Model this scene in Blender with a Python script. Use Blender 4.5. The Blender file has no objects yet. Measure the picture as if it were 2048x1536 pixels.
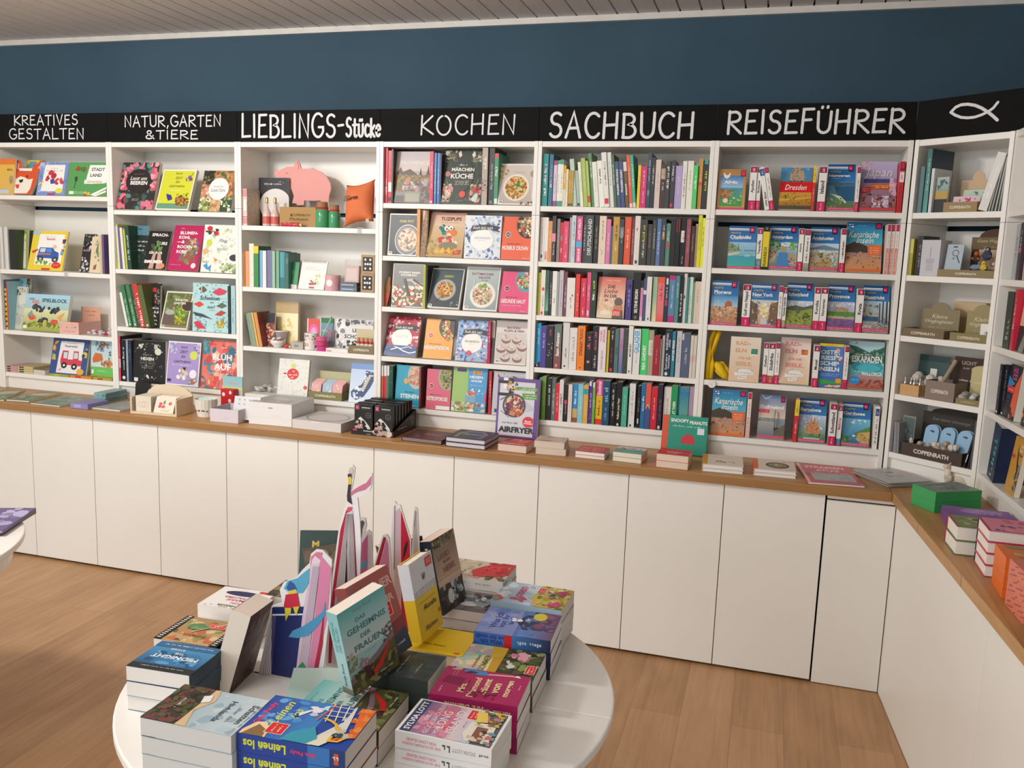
import bpy, math, random
from mathutils import Matrix, Vector
random.seed(7)
SC = bpy.context.scene
COL = SC.collection
# ------------------------------------------------------------------ camera, world, light, exposure
HT = .849                                   # counter height above the floor
FPX = 1741.5287
CAM = Vector((2.6857, -4.0024, .8759 + HT))
YAW, PIT, ROL = -.2848, -.1476, .0353
FWD = Vector((math.sin(YAW)*math.cos(PIT), math.cos(YAW)*math.cos(PIT), math.sin(PIT)))
_r = Vector((math.cos(YAW), -math.sin(YAW), 0)); _u = _r.cross(FWD)
RGT = _r*math.cos(ROL) + _u*math.sin(ROL)
UPV = -_r*math.sin(ROL) + _u*math.cos(ROL)
cd = bpy.data.cameras.new('camera'); cam = bpy.data.objects.new('camera', cd); COL.objects.link(cam)
cd.sensor_width = 36; cd.lens = FPX*36/2048; cd.clip_start = .02
m = Matrix((RGT, UPV, -FWD)).transposed().to_4x4(); m.translation = CAM
cam.matrix_world = m
SC.camera = cam
SC.view_settings.view_transform = 'Standard'; SC.view_settings.look = 'None'
SC.view_settings.exposure = -0.12; SC.view_settings.gamma = 1; SC.view_settings.use_curve_mapping = False
w = bpy.data.worlds.new('world'); SC.world = w; w.use_nodes = True
w.node_tree.nodes['Background'].inputs[0].default_value = (1.0, .985, .96, 1)
w.node_tree.nodes['Background'].inputs[1].default_value = .60
def area(name, loc, target, sx, sy, power, col):
    l = bpy.data.lights.new(name, 'AREA'); l.shape = 'RECTANGLE'; l.size = sx; l.size_y = sy
    l.energy = power; l.color = col
    o = bpy.data.objects.new(name, l); COL.objects.link(o)
    o.location = loc; o.rotation_euler = (Vector(target)-Vector(loc)).to_track_quat('-Z', 'Y').to_euler()
    return o
area('ceiling_lamp_light', (-.35, -2.5, 2.78), (1.1, 0, 1.45), .5, .35, 66, (1, .965, .92))
area('ceiling_lamp_light', (1.5, -3.4, 2.80), (1.9, -1.8, .7), .9, .5, 22, (1, .97, .93))
area('shop_window_light', (-1.5, -6.5, 1.9), (1.2, 0, 1.2), 4.0, 2.2, 125, (.95, .98, 1))

# ------------------------------------------------------------------ pixel rays of the photograph (measuring helpers)
def ray(u, v): return FWD + RGT*((u-1024)/FPX) + UPV*((768-v)/FPX)
def atY(u, v, Y): d = ray(u, v); return CAM + d*((Y-CAM.y)/d.y)
def atZ(u, v, Z): d = ray(u, v); return CAM + d*((Z-CAM.z)/d.z)
def atP(u, v, p, n): d = ray(u, v); return CAM + d*((p-CAM).dot(n)/d.dot(n))

# ------------------------------------------------------------------ materials
def lin(h):
    h = h.lstrip('#')
    if len(h) == 3: h = h[0]*2+h[1]*2+h[2]*2
    c = [int(h[i:i+2], 16)/255 for i in (0, 2, 4)]
    return tuple(x/12.92 if x <= .04045 else ((x+.055)/1.055)**2.4 for x in c)
def new_mat(name):
    mt = bpy.data.materials.new(name); mt.use_nodes = True
    nt = mt.node_tree; return mt, nt, nt.nodes['Principled BSDF'], nt.nodes, nt.links
def simple(name, hexc, rough=.5, metal=0, vary=.04, scale=30, bump=0, spec=.5, stretch=(1, 1, 1)):
    mt, nt, b, N, L = new_mat(name)
    c = lin(hexc)
    tc = N.new('ShaderNodeTexCoord'); mp = N.new('ShaderNodeMapping'); mp.inputs['Scale'].default_value = stretch
    nz = N.new('ShaderNodeTexNoise'); nz.inputs['Scale'].default_value = scale; nz.inputs['Detail'].default_value = 4
    L.new(tc.outputs['Object'], mp.inputs['Vector']); L.new(mp.outputs[0], nz.inputs['Vector'])
    rp = N.new('ShaderNodeValToRGB')
    rp.color_ramp.elements[0].color = tuple(x*(1-vary) for x in c)+(1,); rp.color_ramp.elements[1].color = tuple(min(1, x*(1+vary)) for x in c)+(1,)
    rp.color_ramp.elements[0].position = .3; rp.color_ramp.elements[1].position = .7
    L.new(nz.outputs['Fac'], rp.inputs[0]); L.new(rp.outputs[0], b.inputs['Base Color'])
    b.inputs['Roughness'].default_value = rough; b.inputs['Metallic'].default_value = metal
    b.inputs['Specular IOR Level'].default_value = spec
    if bump:
        bp = N.new('ShaderNodeBump'); bp.inputs['Strength'].default_value = bump; bp.inputs['Distance'].default_value = .002
        L.new(nz.outputs['Fac'], bp.inputs['Height']); L.new(bp.outputs[0], b.inputs['Normal'])
    return mt
def printed(name, rough, spec=.4, metal=0):
    """ink on paper / card / cloth: colour from the mesh, alpha adds printed photo grain"""
    mt, nt, b, N, L = new_mat(name)
    at = N.new('ShaderNodeAttribute'); at.attribute_name = 'Col'
    tc = N.new('ShaderNodeTexCoord'); oi = N.new('ShaderNodeObjectInfo')
    ad = N.new('ShaderNodeVectorMath'); ad.operation = 'ADD'
    sc = N.new('ShaderNodeVectorMath'); sc.operation = 'SCALE'; sc.inputs['Scale'].default_value = 37.
    cx = N.new('ShaderNodeCombineXYZ')
    for i in range(3): L.new(oi.outputs['Random'], cx.inputs[i])
    L.new(cx.outputs[0], sc.inputs[0]); L.new(tc.outputs['Object'], ad.inputs[0]); L.new(sc.outputs[0], ad.inputs[1])
    nz = N.new('ShaderNodeTexNoise'); nz.inputs['Scale'].default_value = 70; nz.inputs['Detail'].default_value = 5; nz.inputs['Roughness'].default_value = .65
    L.new(ad.outputs[0], nz.inputs['Vector'])
    sb = N.new('ShaderNodeVectorMath'); sb.operation = 'SUBTRACT'; sb.inputs[1].default_value = (.5, .5, .5); L.new(nz.outputs['Color'], sb.inputs[0])
    ml = N.new('ShaderNodeMath'); ml.operation = 'MULTIPLY'; ml.inputs[1].default_value = 5.; L.new(at.outputs['Alpha'], ml.inputs[0])
    s2 = N.new('ShaderNodeVectorMath'); s2.operation = 'SCALE'; L.new(sb.outputs[0], s2.inputs[0]); L.new(ml.outputs[0], s2.inputs['Scale'])
    one = N.new('ShaderNodeVectorMath'); one.operation = 'ADD'; one.inputs[1].default_value = (1, 1, 1); L.new(s2.outputs[0], one.inputs[0])
    mx = N.new('ShaderNodeVectorMath'); mx.operation = 'MULTIPLY'; L.new(at.outputs['Color'], mx.inputs[0]); L.new(one.outputs[0], mx.inputs[1])
    cl = N.new('ShaderNodeVectorMath'); cl.operation = 'MAXIMUM'; cl.inputs[1].default_value = (.004, .004, .004); L.new(mx.outputs[0], cl.inputs[0])
    c2 = N.new('ShaderNodeVectorMath'); c2.operation = 'MINIMUM'; c2.inputs[1].default_value = (.92, .92, .92); L.new(cl.outputs[0], c2.inputs[0])
    L.new(c2.outputs[0], b.inputs['Base Color'])
    b.inputs['Roughness'].default_value = rough; b.inputs['Specular IOR Level'].default_value = spec; b.inputs['Metallic'].default_value = metal
    return mt
M = {}
M['print'] = printed('printed_gloss_paper', .38)
M['matte'] = printed('matte_coloured_surface', .75, .25)
M['shiny'] = printed('glossy_coloured_surface', .12, .5)
M['metal'] = printed('coloured_metal', .25, .5, 1.0)
M['white'] = simple('white_melamine', 'eeebe4', .35, vary=.012, scale=6)
M['door'] = simple('white_cabinet_foil', 'eae7e0', .4, vary=.012, scale=3)
M['table'] = simple('white_table_lacquer', 'eeebe5', .3, vary=.012, scale=5)
M['black_board'] = simple('black_chalk_board', '10100f', .75, vary=.15, scale=14, spec=.15)
M['chalk'] = simple('chalk_marker', 'dedede', .8, vary=.10, scale=160)
M['trim'] = simple('white_trim_paint', 'cfccc6', .5, vary=.05, scale=12)
M['dark'] = simple('gap_shade', '0d0c0b', .8)  # near-black colour stands in for the shade in the cabinet gaps
M['wire'] = simple('steel_wire', '9a9a9a', .3, metal=1)
def wall_mat():
    mt, nt, b, N, L = new_mat('blue_fabric_wall')
    tc = N.new('ShaderNodeTexCoord'); wv = N.new('ShaderNodeTexNoise'); wv.inputs['Scale'].default_value = 240; wv.inputs['Detail'].default_value = 3
    big = N.new('ShaderNodeTexNoise'); big.inputs['Scale'].default_value = 1.6; big.inputs['Detail'].default_value = 3
    L.new(tc.outputs['Object'], wv.inputs['Vector']); L.new(tc.outputs['Object'], big.inputs['Vector'])
    rp = N.new('ShaderNodeValToRGB'); rp.color_ramp.elements[0].color = lin('3a4f5d')+(1,); rp.color_ramp.elements[1].color = lin('465d6c')+(1,)
    rp.color_ramp.elements[0].position = .3; rp.color_ramp.elements[1].position = .7
    a = N.new('ShaderNodeMath'); a.operation = 'MULTIPLY_ADD'; a.inputs[1].default_value = .45; L.new(wv.outputs['Fac'], a.inputs[0])
    s = N.new('ShaderNodeMath'); s.operation = 'MULTIPLY'; s.inputs[1].default_value = .55; L.new(big.outputs['Fac'], s.inputs[0]); L.new(s.outputs[0], a.inputs[2])
    L.new(a.outputs[0], rp.inputs[0]); L.new(rp.outputs[0], b.inputs['Base Color']); b.inputs['Roughness'].default_value = .95; b.inputs['Specular IOR Level'].default_value = .1
    bp = N.new('ShaderNodeBump'); bp.inputs['Strength'].default_value = .35; bp.inputs['Distance'].default_value = .001; L.new(wv.outputs['Fac'], bp.inputs['Height']); L.new(bp.outputs[0], b.inputs['Normal'])
    return mt
def wood(name, cols, plank_w, plank_l, rot, rough, gap):
    """boards along the local Y axis (rot turns them), each with its own tone and grain"""
    mt, nt, b, N, L = new_mat(name)
    tc = N.new('ShaderNodeTexCoord'); mp = N.new('ShaderNodeMapping'); mp.inputs['Rotation'].default_value = (0, 0, rot)
    L.new(tc.outputs['Object'], mp.inputs['Vector'])
    br = N.new('ShaderNodeTexBrick'); br.offset = .37; br.inputs['Scale'].default_value = 1
    br.inputs['Brick Width'].default_value = plank_l; br.inputs['Row Height'].default_value = plank_w
    br.inputs['Mortar Size'].default_value = gap; br.inputs['Mortar Smooth'].default_value = .3
    br.inputs['Color1'].default_value = (0, 0, 0, 1); br.inputs['Color2'].default_value = (1, 1, 1, 1); br.inputs['Mortar'].default_value = (.5, .5, .5, 1)
    L.new(mp.outputs[0], br.inputs['Vector'])
    st = N.new('ShaderNodeMapping'); st.inputs['Scale'].default_value = (1.4, 26, 26); L.new(mp.outputs[0], st.inputs['Vector'])
    gr = N.new('ShaderNodeTexNoise'); gr.inputs['Scale'].default_value = 1.6; gr.inputs['Detail'].default_value = 8; gr.inputs['Roughness'].default_value = .6; gr.inputs['Distortion'].default_value = .6
    L.new(st.outputs[0], gr.inputs['Vector'])
    st2 = N.new('ShaderNodeMapping'); st2.inputs['Scale'].default_value = (2.2, 7, 7); L.new(mp.outputs[0], st2.inputs['Vector'])
    g2 = N.new('ShaderNodeTexNoise'); g2.inputs['Scale'].default_value = 1.3; g2.inputs['Detail'].default_value = 5; L.new(st2.outputs[0], g2.inputs['Vector'])
    a1 = N.new('ShaderNodeMath'); a1.operation = 'MULTIPLY'; a1.inputs[1].default_value = .16; L.new(br.outputs['Color'], a1.inputs[0])
    a2 = N.new('ShaderNodeMath'); a2.operation = 'MULTIPLY_ADD'; a2.inputs[1].default_value = .42; L.new(gr.outputs['Fac'], a2.inputs[0]); L.new(a1.outputs[0], a2.inputs[2])
    a3 = N.new('ShaderNodeMath'); a3.operation = 'MULTIPLY_ADD'; a3.inputs[1].default_value = .42; L.new(g2.outputs['Fac'], a3.inputs[0]); L.new(a2.outputs[0], a3.inputs[2])
    rp = N.new('ShaderNodeValToRGB'); rp.color_ramp.elements[0].position = .3; rp.color_ramp.elements[1].position = .75
    rp.color_ramp.elements[0].color = lin(cols[0])+(1,); rp.color_ramp.elements[1].color = lin(cols[2])+(1,)
    e = rp.color_ramp.elements.new(.5); e.color = lin(cols[1])+(1,)
    L.new(a3.outputs[0], rp.inputs[0])
    mx = N.new('ShaderNodeMix'); mx.data_type = 'RGBA'; mx.inputs[7].default_value = lin(cols[3])+(1,)
    fm = N.new('ShaderNodeMath'); fm.operation = 'MULTIPLY'; fm.inputs[1].default_value = .55; L.new(br.outputs['Fac'], fm.inputs[0]); L.new(fm.outputs[0], mx.inputs[0])
    L.new(rp.outputs[0], mx.inputs[6]); L.new(mx.outputs[2], b.inputs['Base Color'])
    b.inputs['Roughness'].default_value = rough; b.inputs['Specular IOR Level'].default_value = .4
    return mt
M['wall'] = wall_mat()
M['floor'] = wood('oak_floor', ('9c7450', 'b48a62', 'c6a078', '6a4a30'), .19, 1.3, math.pi/2, .42, .0012)
M['oak'] = wood('oak_worktop', ('9a6c40', 'b48652', 'c89e6c', '84603a'), .042, .9, 0, .4, .0006)
M['oak_y'] = wood('oak_worktop_side', ('9a6c40', 'b48652', 'c89e6c', '84603a'), .042, .9, math.pi/2, .4, .0006)
M['ceiling'] = simple('ceiling_panel_paint', 'e6dfd8', .55, vary=.04, scale=5, stretch=(8, 1, 1))
def clear_mat():
    mt, nt, b, N, L = new_mat('clear_film')
    b.inputs['Base Color'].default_value = (.93, .95, .95, 1); b.inputs['Roughness'].default_value = .08; b.inputs['Alpha'].default_value = .22
    b.inputs['IOR'].default_value = 1.4; b.inputs['Specular IOR Level'].default_value = .8
    nz = N.new('ShaderNodeTexNoise'); nz.inputs['Scale'].default_value = 45
    bp = N.new('ShaderNodeBump'); bp.inputs['Strength'].default_value = .8; bp.inputs['Distance'].default_value = .01; L.new(nz.outputs['Fac'], bp.inputs['Height']); L.new(bp.outputs[0], b.inputs['Normal'])
    return mt
M['clear'] = clear_mat()

# ------------------------------------------------------------------ mesh building
def C4(c, d=0.):
    """'hex' or 'hex~5' (photo grain) -> linear rgba"""
    if isinstance(c, tuple): return c
    if '~' in c: c, g = c.split('~'); d = int(g)/10
    return lin(c)+(d,)
class MB:
    def __init__(s): s.v = []; s.f = []; s.c = []
    def face(s, pts, col):
        n = len(s.v); s.v += [tuple(p) for p in pts]; s.f.append(tuple(range(n, n+len(pts))))
        s.c.append([col]*len(pts) if not isinstance(col, list) else col); return s
    def box(s, a, b, col='888', skip=''):
        c = C4(col); x0, y0, z0 = a; x1, y1, z1 = b
        F = {'b': [(x0, y0, z0), (x0, y1, z0), (x1, y1, z0), (x1, y0, z0)], 't': [(x0, y0, z1), (x1, y0, z1), (x1, y1, z1), (x0, y1, z1)],
             'f': [(x0, y0, z0), (x1, y0, z0), (x1, y0, z1), (x0, y0, z1)], 'k': [(x1, y1, z0), (x0, y1, z0), (x0, y1, z1), (x1, y1, z1)],
             'l': [(x0, y1, z0), (x0, y0, z0), (x0, y0, z1), (x0, y1, z1)], 'r': [(x1, y0, z0), (x1, y1, z0), (x1, y1, z1), (x1, y0, z1)]}
        for k, p in F.items():
            if k not in skip: s.face(p, c)
        return s
    def prism(s, pts, a, b, col, side=None, axis='y'):
        """extrude the outline (u, w) from a to b; axis y: (u, y, w); axis z: (u, w, z)"""
        c = C4(col); sd = C4(side) if side else c
        P = (lambda u, w, t: (u, t, w)) if axis == 'y' else (lambda u, w, t: (u, w, t))
        ar = sum(pts[i][0]*pts[(i+1) % len(pts)][1]-pts[(i+1) % len(pts)][0]*pts[i][1] for i in range(len(pts)))
        if ar < 0: pts = pts[::-1]
        if axis == 'y':
            s.face([P(u, w, a) for u, w in pts], c); s.face([P(u, w, b) for u, w in pts[::-1]], sd)
        else:
            s.face([P(u, w, b) for u, w in pts], c); s.face([P(u, w, a) for u, w in pts[::-1]], sd)
        for i in range(len(pts)):
            p, q = pts[i], pts[(i+1) % len(pts)]
            f = [P(*p, a), P(*q, a), P(*q, b), P(*p, b)]
            s.face(f if axis != 'y' else f[::-1], sd)
        return s
    def lathe(s, prof, col, n=24, c=(0, 0, 0), sx=1, sy=1):
        """prof: (r, z[, colour]) from bottom to top"""
        col = C4(col); R = []
        for p in prof:
            R.append([(c[0]+p[0]*sx*math.cos(2*math.pi*k/n), c[1]+p[0]*sy*math.sin(2*math.pi*k/n), c[2]+p[1]) for k in range(n)])
        for i in range(len(R)-1):
            cc = C4(prof[i][2]) if len(prof[i]) > 2 else col
            for k in range(n):
                j = (k+1) % n; s.face([R[i][k], R[i][j], R[i+1][j], R[i+1][k]], cc)
        if prof[0][0] > 1e-5: s.face(R[0][::-1], C4(prof[0][2]) if len(prof[0]) > 2 else col)
        if prof[-1][0] > 1e-5: s.face(R[-1], C4(prof[-1][2]) if len(prof[-1]) > 2 else col)
        return s
    def tube(s, path, r, col, n=8, caps=True):
        col = C4(col); P = [Vector(p) for p in path]; R = []
        for i, p in enumerate(P):
            t = (P[min(i+1, len(P)-1)]-P[max(i-1, 0)]).normalized()
            a = t.cross(Vector((0, 0, 1)));  a = t.cross(Vector((1, 0, 0))) if a.length < .1 else a
            a.normalize(); b = t.cross(a); rr = r[i] if isinstance(r, (list, tuple)) else r
            R.append([p+a*rr*math.cos(2*math.pi*k/n)+b*rr*math.sin(2*math.pi*k/n) for k in range(n)])
        for i in range(len(R)-1):
            for k in range(n):
                j = (k+1) % n; s.face([R[i][j], R[i][k], R[i+1][k], R[i+1][j]], col)
        if caps: s.face(R[0], col); s.face(R[-1][::-1], col)
        return s
    def ball(s, c, r, col, n=12, m=8, e=(1, 1, 1)):
        col = C4(col)
        pr = [(math.sin(math.pi*i/m), -math.cos(math.pi*i/m)) for i in range(m+1)]
        R = [[(c[0]+r*e[0]*a*math.cos(2*math.pi*k/n), c[1]+r*e[1]*a*math.sin(2*math.pi*k/n), c[2]+r*e[2]*z) for k in range(n)] for a, z in pr]
        for i in range(m):
            for k in range(n):
                j = (k+1) % n
                f = [R[i][k], R[i][j], R[i+1][j], R[i+1][k]]
                if i == 0: f = [R[0][0], R[1][j], R[1][k]][::1]; f = [f[0], f[1], f[2]]
                elif i == m-1: f = [R[i][k], R[i][j], R[m][0]]
                s.face(f, col)
        return s
    def xf(s, mat):
        s.v = [tuple(mat @ Vector(p)) for p in s.v]; return s
    def add(s, o, mat=None):
        n = len(s.v); s.v += [tuple(mat @ Vector(p)) for p in o.v] if mat else o.v
        s.f += [tuple(i+n for i in f) for f in o.f]; s.c += o.c; return s
    def build(s, name, mat, parent=None, smooth=False, bevel=0, mw=None):
        me = bpy.data.meshes.new(name); me.from_pydata(s.v, [], s.f); me.update()
        at = me.attributes.new('Col', 'FLOAT_COLOR', 'CORNER')
        fl = []
        for fc in s.c:
            for c in fc: fl += (c if isinstance(c, tuple) else C4(c))
        at.data.foreach_set('color', fl)
        me.materials.append(M[mat] if isinstance(mat, str) else mat)
        o = bpy.data.objects.new(name, me); COL.objects.link(o)
        if smooth or bevel: weld(me)
        if smooth: me.polygons.foreach_set('use_smooth', [True]*len(me.polygons))
        if mw is not None: o.matrix_world = mw
        if parent: o.parent = parent
        if bevel:
            bv = o.modifiers.new('bevel', 'BEVEL'); bv.width = bevel; bv.segments = 2; bv.limit_method = 'ANGLE'
        return o
import bmesh
def weld(me):
    b = bmesh.new(); b.from_mesh(me); bmesh.ops.remove_doubles(b, verts=b.verts, dist=1e-5); b.to_mesh(me); b.free()
def tag(o, label, cat, group=None, kind=None):
    o['label'] = label; o['category'] = cat
    if group: o['group'] = group
    if kind: o['kind'] = kind
    return o
def thing(name, label, cat, mw=None, group=None):
    o = bpy.data.objects.new(name, None); o.empty_display_size = .05; COL.objects.link(o)
    if mw is not None: o.matrix_world = mw if isinstance(mw, Matrix) else Matrix.Translation(mw)
    return tag(o, label, cat, group)
def struct(o, label, cat): return tag(o, label, cat, None, 'structure')
def frame(o, x, y, z=None):
    """matrix with the given origin and axes"""
    x = Vector(x).normalized(); y = Vector(y).normalized(); z = Vector(z).normalized() if z else x.cross(y)
    mm = Matrix((x, y, z)).transposed().to_4x4(); mm.translation = Vector(o); return mm
def RZ(a): return Matrix.Rotation(a, 4, 'Z')
def RX(a): return Matrix.Rotation(a, 4, 'X')
def RY(a): return Matrix.Rotation(a, 4, 'Y')
def T(*a): return Matrix.Translation(Vector(a if len(a) == 3 else a[0]))
# ------------------------------------------------------------------ the room
X0, X1, Y1 = -3.4, 3.92, .30
o = MB().box((X0, -6.0, -.05), (X1, Y1, 0)).build('floor', 'floor'); struct(o, 'oak plank floor of the shop running towards the shelves', 'floor')
o = MB().box((X0, Y1, 0), (X1+.1, Y1+.1, 2.9)).build('wall_back', 'wall'); struct(o, 'dark blue fabric covered wall above the bookcases', 'wall')
o = MB().box((X1, -2.6, 0), (X1+.1, Y1, 2.9)).build('wall_right', 'wall'); struct(o, 'dark blue wall at the corner behind the fish sign', 'wall')
cb = MB(); k = 0
x = X0
while x < X1+.1:                                     # grooved ceiling boards run towards the wall
    cb.box((x, -6.0, 2.866), (x+.0895, Y1-.006, 2.885)); x += .098
cb.box((X0, -6.0, 2.885), (X1+.1, Y1+.1, 2.92))
o = cb.build('ceiling', 'ceiling'); struct(o, 'grooved panel ceiling in greyish white paint', 'ceiling')
o = MB().box((X0, Y1-.022, 2.838), (X1, Y1, 2.866)).build('trim_1', 'trim'); struct(o, 'thin white strip between blue wall and ceiling', 'trim')

# ------------------------------------------------------------------ bookcases on the counter
SH_A = [.092, .345, .595, .848, 1.104]
BOOKCASES = [(-2.4, [.092, .345, .595, .848, 1.104], 'craft books', 'far end bookcase, only a sliver of its edge showing'),
 (-1.6, [.092, .340, .690, 1.109], 'KREATIVES', 'white bookcase of craft books below the KREATIVES GESTALTEN board'),
 (-.8, [.097, .404, .722, 1.040], 'NATUR', 'white bookcase of garden books below the NATUR GARTEN board'),
 (0., [.093, .347, .660, .977], 'LIEBLINGS', 'white bookcase of gift articles below the LIEBLINGS board'),
 (.8, SH_A, 'KOCHEN', 'white bookcase of cookbooks below the KOCHEN board'),
 (1.6, SH_A, 'SACHBUCH', 'white bookcase packed with book spines below the SACHBUCH board'),
 (2.4, SH_A, 'REISE', 'white bookcase of travel guides below the board for travel')]
TOPZ = 1.3986; PT = .0185; ST = .024; DEP = .278
def bookcase(W, shelves, label, mw):
    r = thing('bookcase', label, 'bookcase', mw, 'white bookcases on the counter')
    for x in (0.0004, W-PT-.0004):
        for z0, z1 in ((0, 1.0605), (1.0615, TOPZ)):
            MB().box((x, 0, z0), (x+PT, DEP, z1)).build('side_panel', 'white', r, bevel=.0012)
    MB().box((PT, .002, TOPZ-.026), (W-PT, DEP-.01, TOPZ-.001)).build('top_panel', 'white', r, bevel=.001)
    for z in shelves:
        MB().box((PT+.0005, .004, z-ST), (W-PT-.0005, DEP-.012, z)).build('shelf', 'white', r, bevel=.0012)
    MB().box((PT, .0225, 0), (W-PT, .036, shelves[0]-ST)).build('kick_plate', 'white', r)
    for z0, z1 in ((.0, 1.040), (1.0615, TOPZ)):
        MB().box((PT*.5, DEP-.0095, z0), (W-PT*.5, DEP-.004, z1)).build('back_panel', 'white', r)
    return r
for x, sh, nm, lb in BOOKCASES: bookcase(.8, sh, lb, T(x, 0, HT))
FA = .69                                              # the narrow corner bookcase stands at an angle
FD = Vector((math.cos(FA), -math.sin(FA), 0)); FNI = Vector((math.sin(FA), math.cos(FA), 0))   # along its front, into its depth
FP = Vector((3.203, -.002, HT))
FM = frame(FP, FD, FNI, (0, 0, 1))
bookcase(.40, SH_A, 'narrow white bookcase set across the corner below the fish board', FM)
RD = Vector((.058, -1, 0)).normalized(); RN = Vector((1, .058, 0)).normalized()
RP = FP+FD*.4+RD*.004; RMt = frame(RP, RD, RN, (0, 0, 1))
bookcase(.8, SH_A, 'white bookcase on the side counter, its shelves running towards the viewer', RMt)
# ------------------------------------------------------------------ counter and cabinets
CF = -.3776
SF0 = Vector((3.201, CF+.008, 0)); SFD = Vector((.0811, -1, 0)).normalized(); SFN = Vector((1, .0811, 0)).normalized()
o = MB().box((-3.3, CF, HT-.0378), (3.2, Y1-.005, HT-.0005)).build('worktop', 'oak', bevel=.0025)
tag(o, 'long oak worktop running along the back wall under the bookcases', 'worktop')
SM = frame(Vector((3.2015, Y1-.006, HT)), SFD, SFN, (0, 0, 1))
e1 = Vector((3.2015, Y1-.006)); 
def sidepoly(pts, z0, z1): return MB().prism(pts, z0, z1, '888', axis='z')
fA = Vector((3.2012, CF)); fB = fA+Vector((.0811, -1))*1.9
o = sidepoly([(3.2012, Y1-.005), (fA.x, fA.y), (fB.x, fB.y), (X1-.002, fB.y), (X1-.002, Y1-.005)], HT-.0378, HT-.0005).build('worktop', 'oak_y', bevel=.0025)
tag(o, 'oak worktop of the side counter reaching towards the viewer', 'worktop')
DX = -1.0427
def cabinet(x0, n, label):
    r = thing('base_cabinet', label, 'cabinet', T(x0, CF+.02, 0), 'white base cabinets under the counter')
    W = .4*n
    MB().box((.0015, .021, .06), (W-.0015, .58, HT-.039)).build('carcass', 'white', r)
    MB().box((.0, .05, 0), (W, .065, .06)).build('plinth', 'dark', r)  # toe-kick coloured near-black to paint the shadow line below the doors
    for i in range(n):
        MB().box((.4*i+.0016, 0, .0135), (.4*i+.3984, .019, HT-.0378-.004)).build('door', 'door', r, bevel=.0012)
    return r
NAMES = ['at the far end beside the second table', 'below the greenish magazines and teal boxes', 'below the wooden card tray', 'below the white boxes', 'below the black display and dark books', 'below the small book stacks', 'next to the corner filler panel']
xs = [DX-1.2, DX-.4, DX+.4, DX+1.2, DX+2.0, DX+2.8]
for i, x in enumerate(xs):
    cabinet(x, 2, 'white base cabinet with two plain doors '+NAMES[i if i < 6 else 6])
cabinet(DX+3.6, 1, 'white single door base cabinet '+NAMES[6])
fx0 = DX+4.0
r = thing('filler_panel', 'white filler panel closing the corner under the worktop', 'panel', T(fx0+.006, CF+.02, 0))
MB().box((0, .004, .004), (3.2235-fx0-.009, .022, HT-.0378-.024)).build('panel', 'door', r, bevel=.001)
MB().box((0, .03, .05), (3.2235-fx0-.009, .04, HT-.0385)).build('gap_shade_sheet', 'dark', r)  # sheet added behind the slit, its near-black colour paints the shade there
MB().box((0, .006, HT-.0378-.017), (3.2235-fx0-.012, .02, HT-.0385)).build('rail', 'white', r)
# finger tabs clipped to two door tops
for x in (DX+2.4, DX+3.2):
    o = MB().box((x+.008, CF+.0145, HT-.0432), (x+.075, CF+.0215, HT-.0415), 'c9c6bf').build('door_pull', 'matte')
    bpy.data.objects.remove(o)
def sidecab(s0, s1, label):
    p = Vector((3.2235, CF+.03, 0))+SFD*s0
    r = thing('base_cabinet', label, 'cabinet', frame(p, SFD, SFN, (0, 0, 1)), 'white base cabinets under the counter')
    L_ = s1-s0
    MB().box((.001, .021, .004), (L_-.001, .5, HT-.039)).build('carcass', 'white', r)
    MB().box((.0015, 0, .003), (L_-.0015, .02, HT-.0378-.004)).build('side_panel', 'door', r, bevel=.001)
sidecab(0, 1.135, 'white panelled cabinet under the side counter next to the corner')
sidecab(1.135, 1.86, 'white panelled cabinet under the side counter nearest the viewer')

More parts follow.
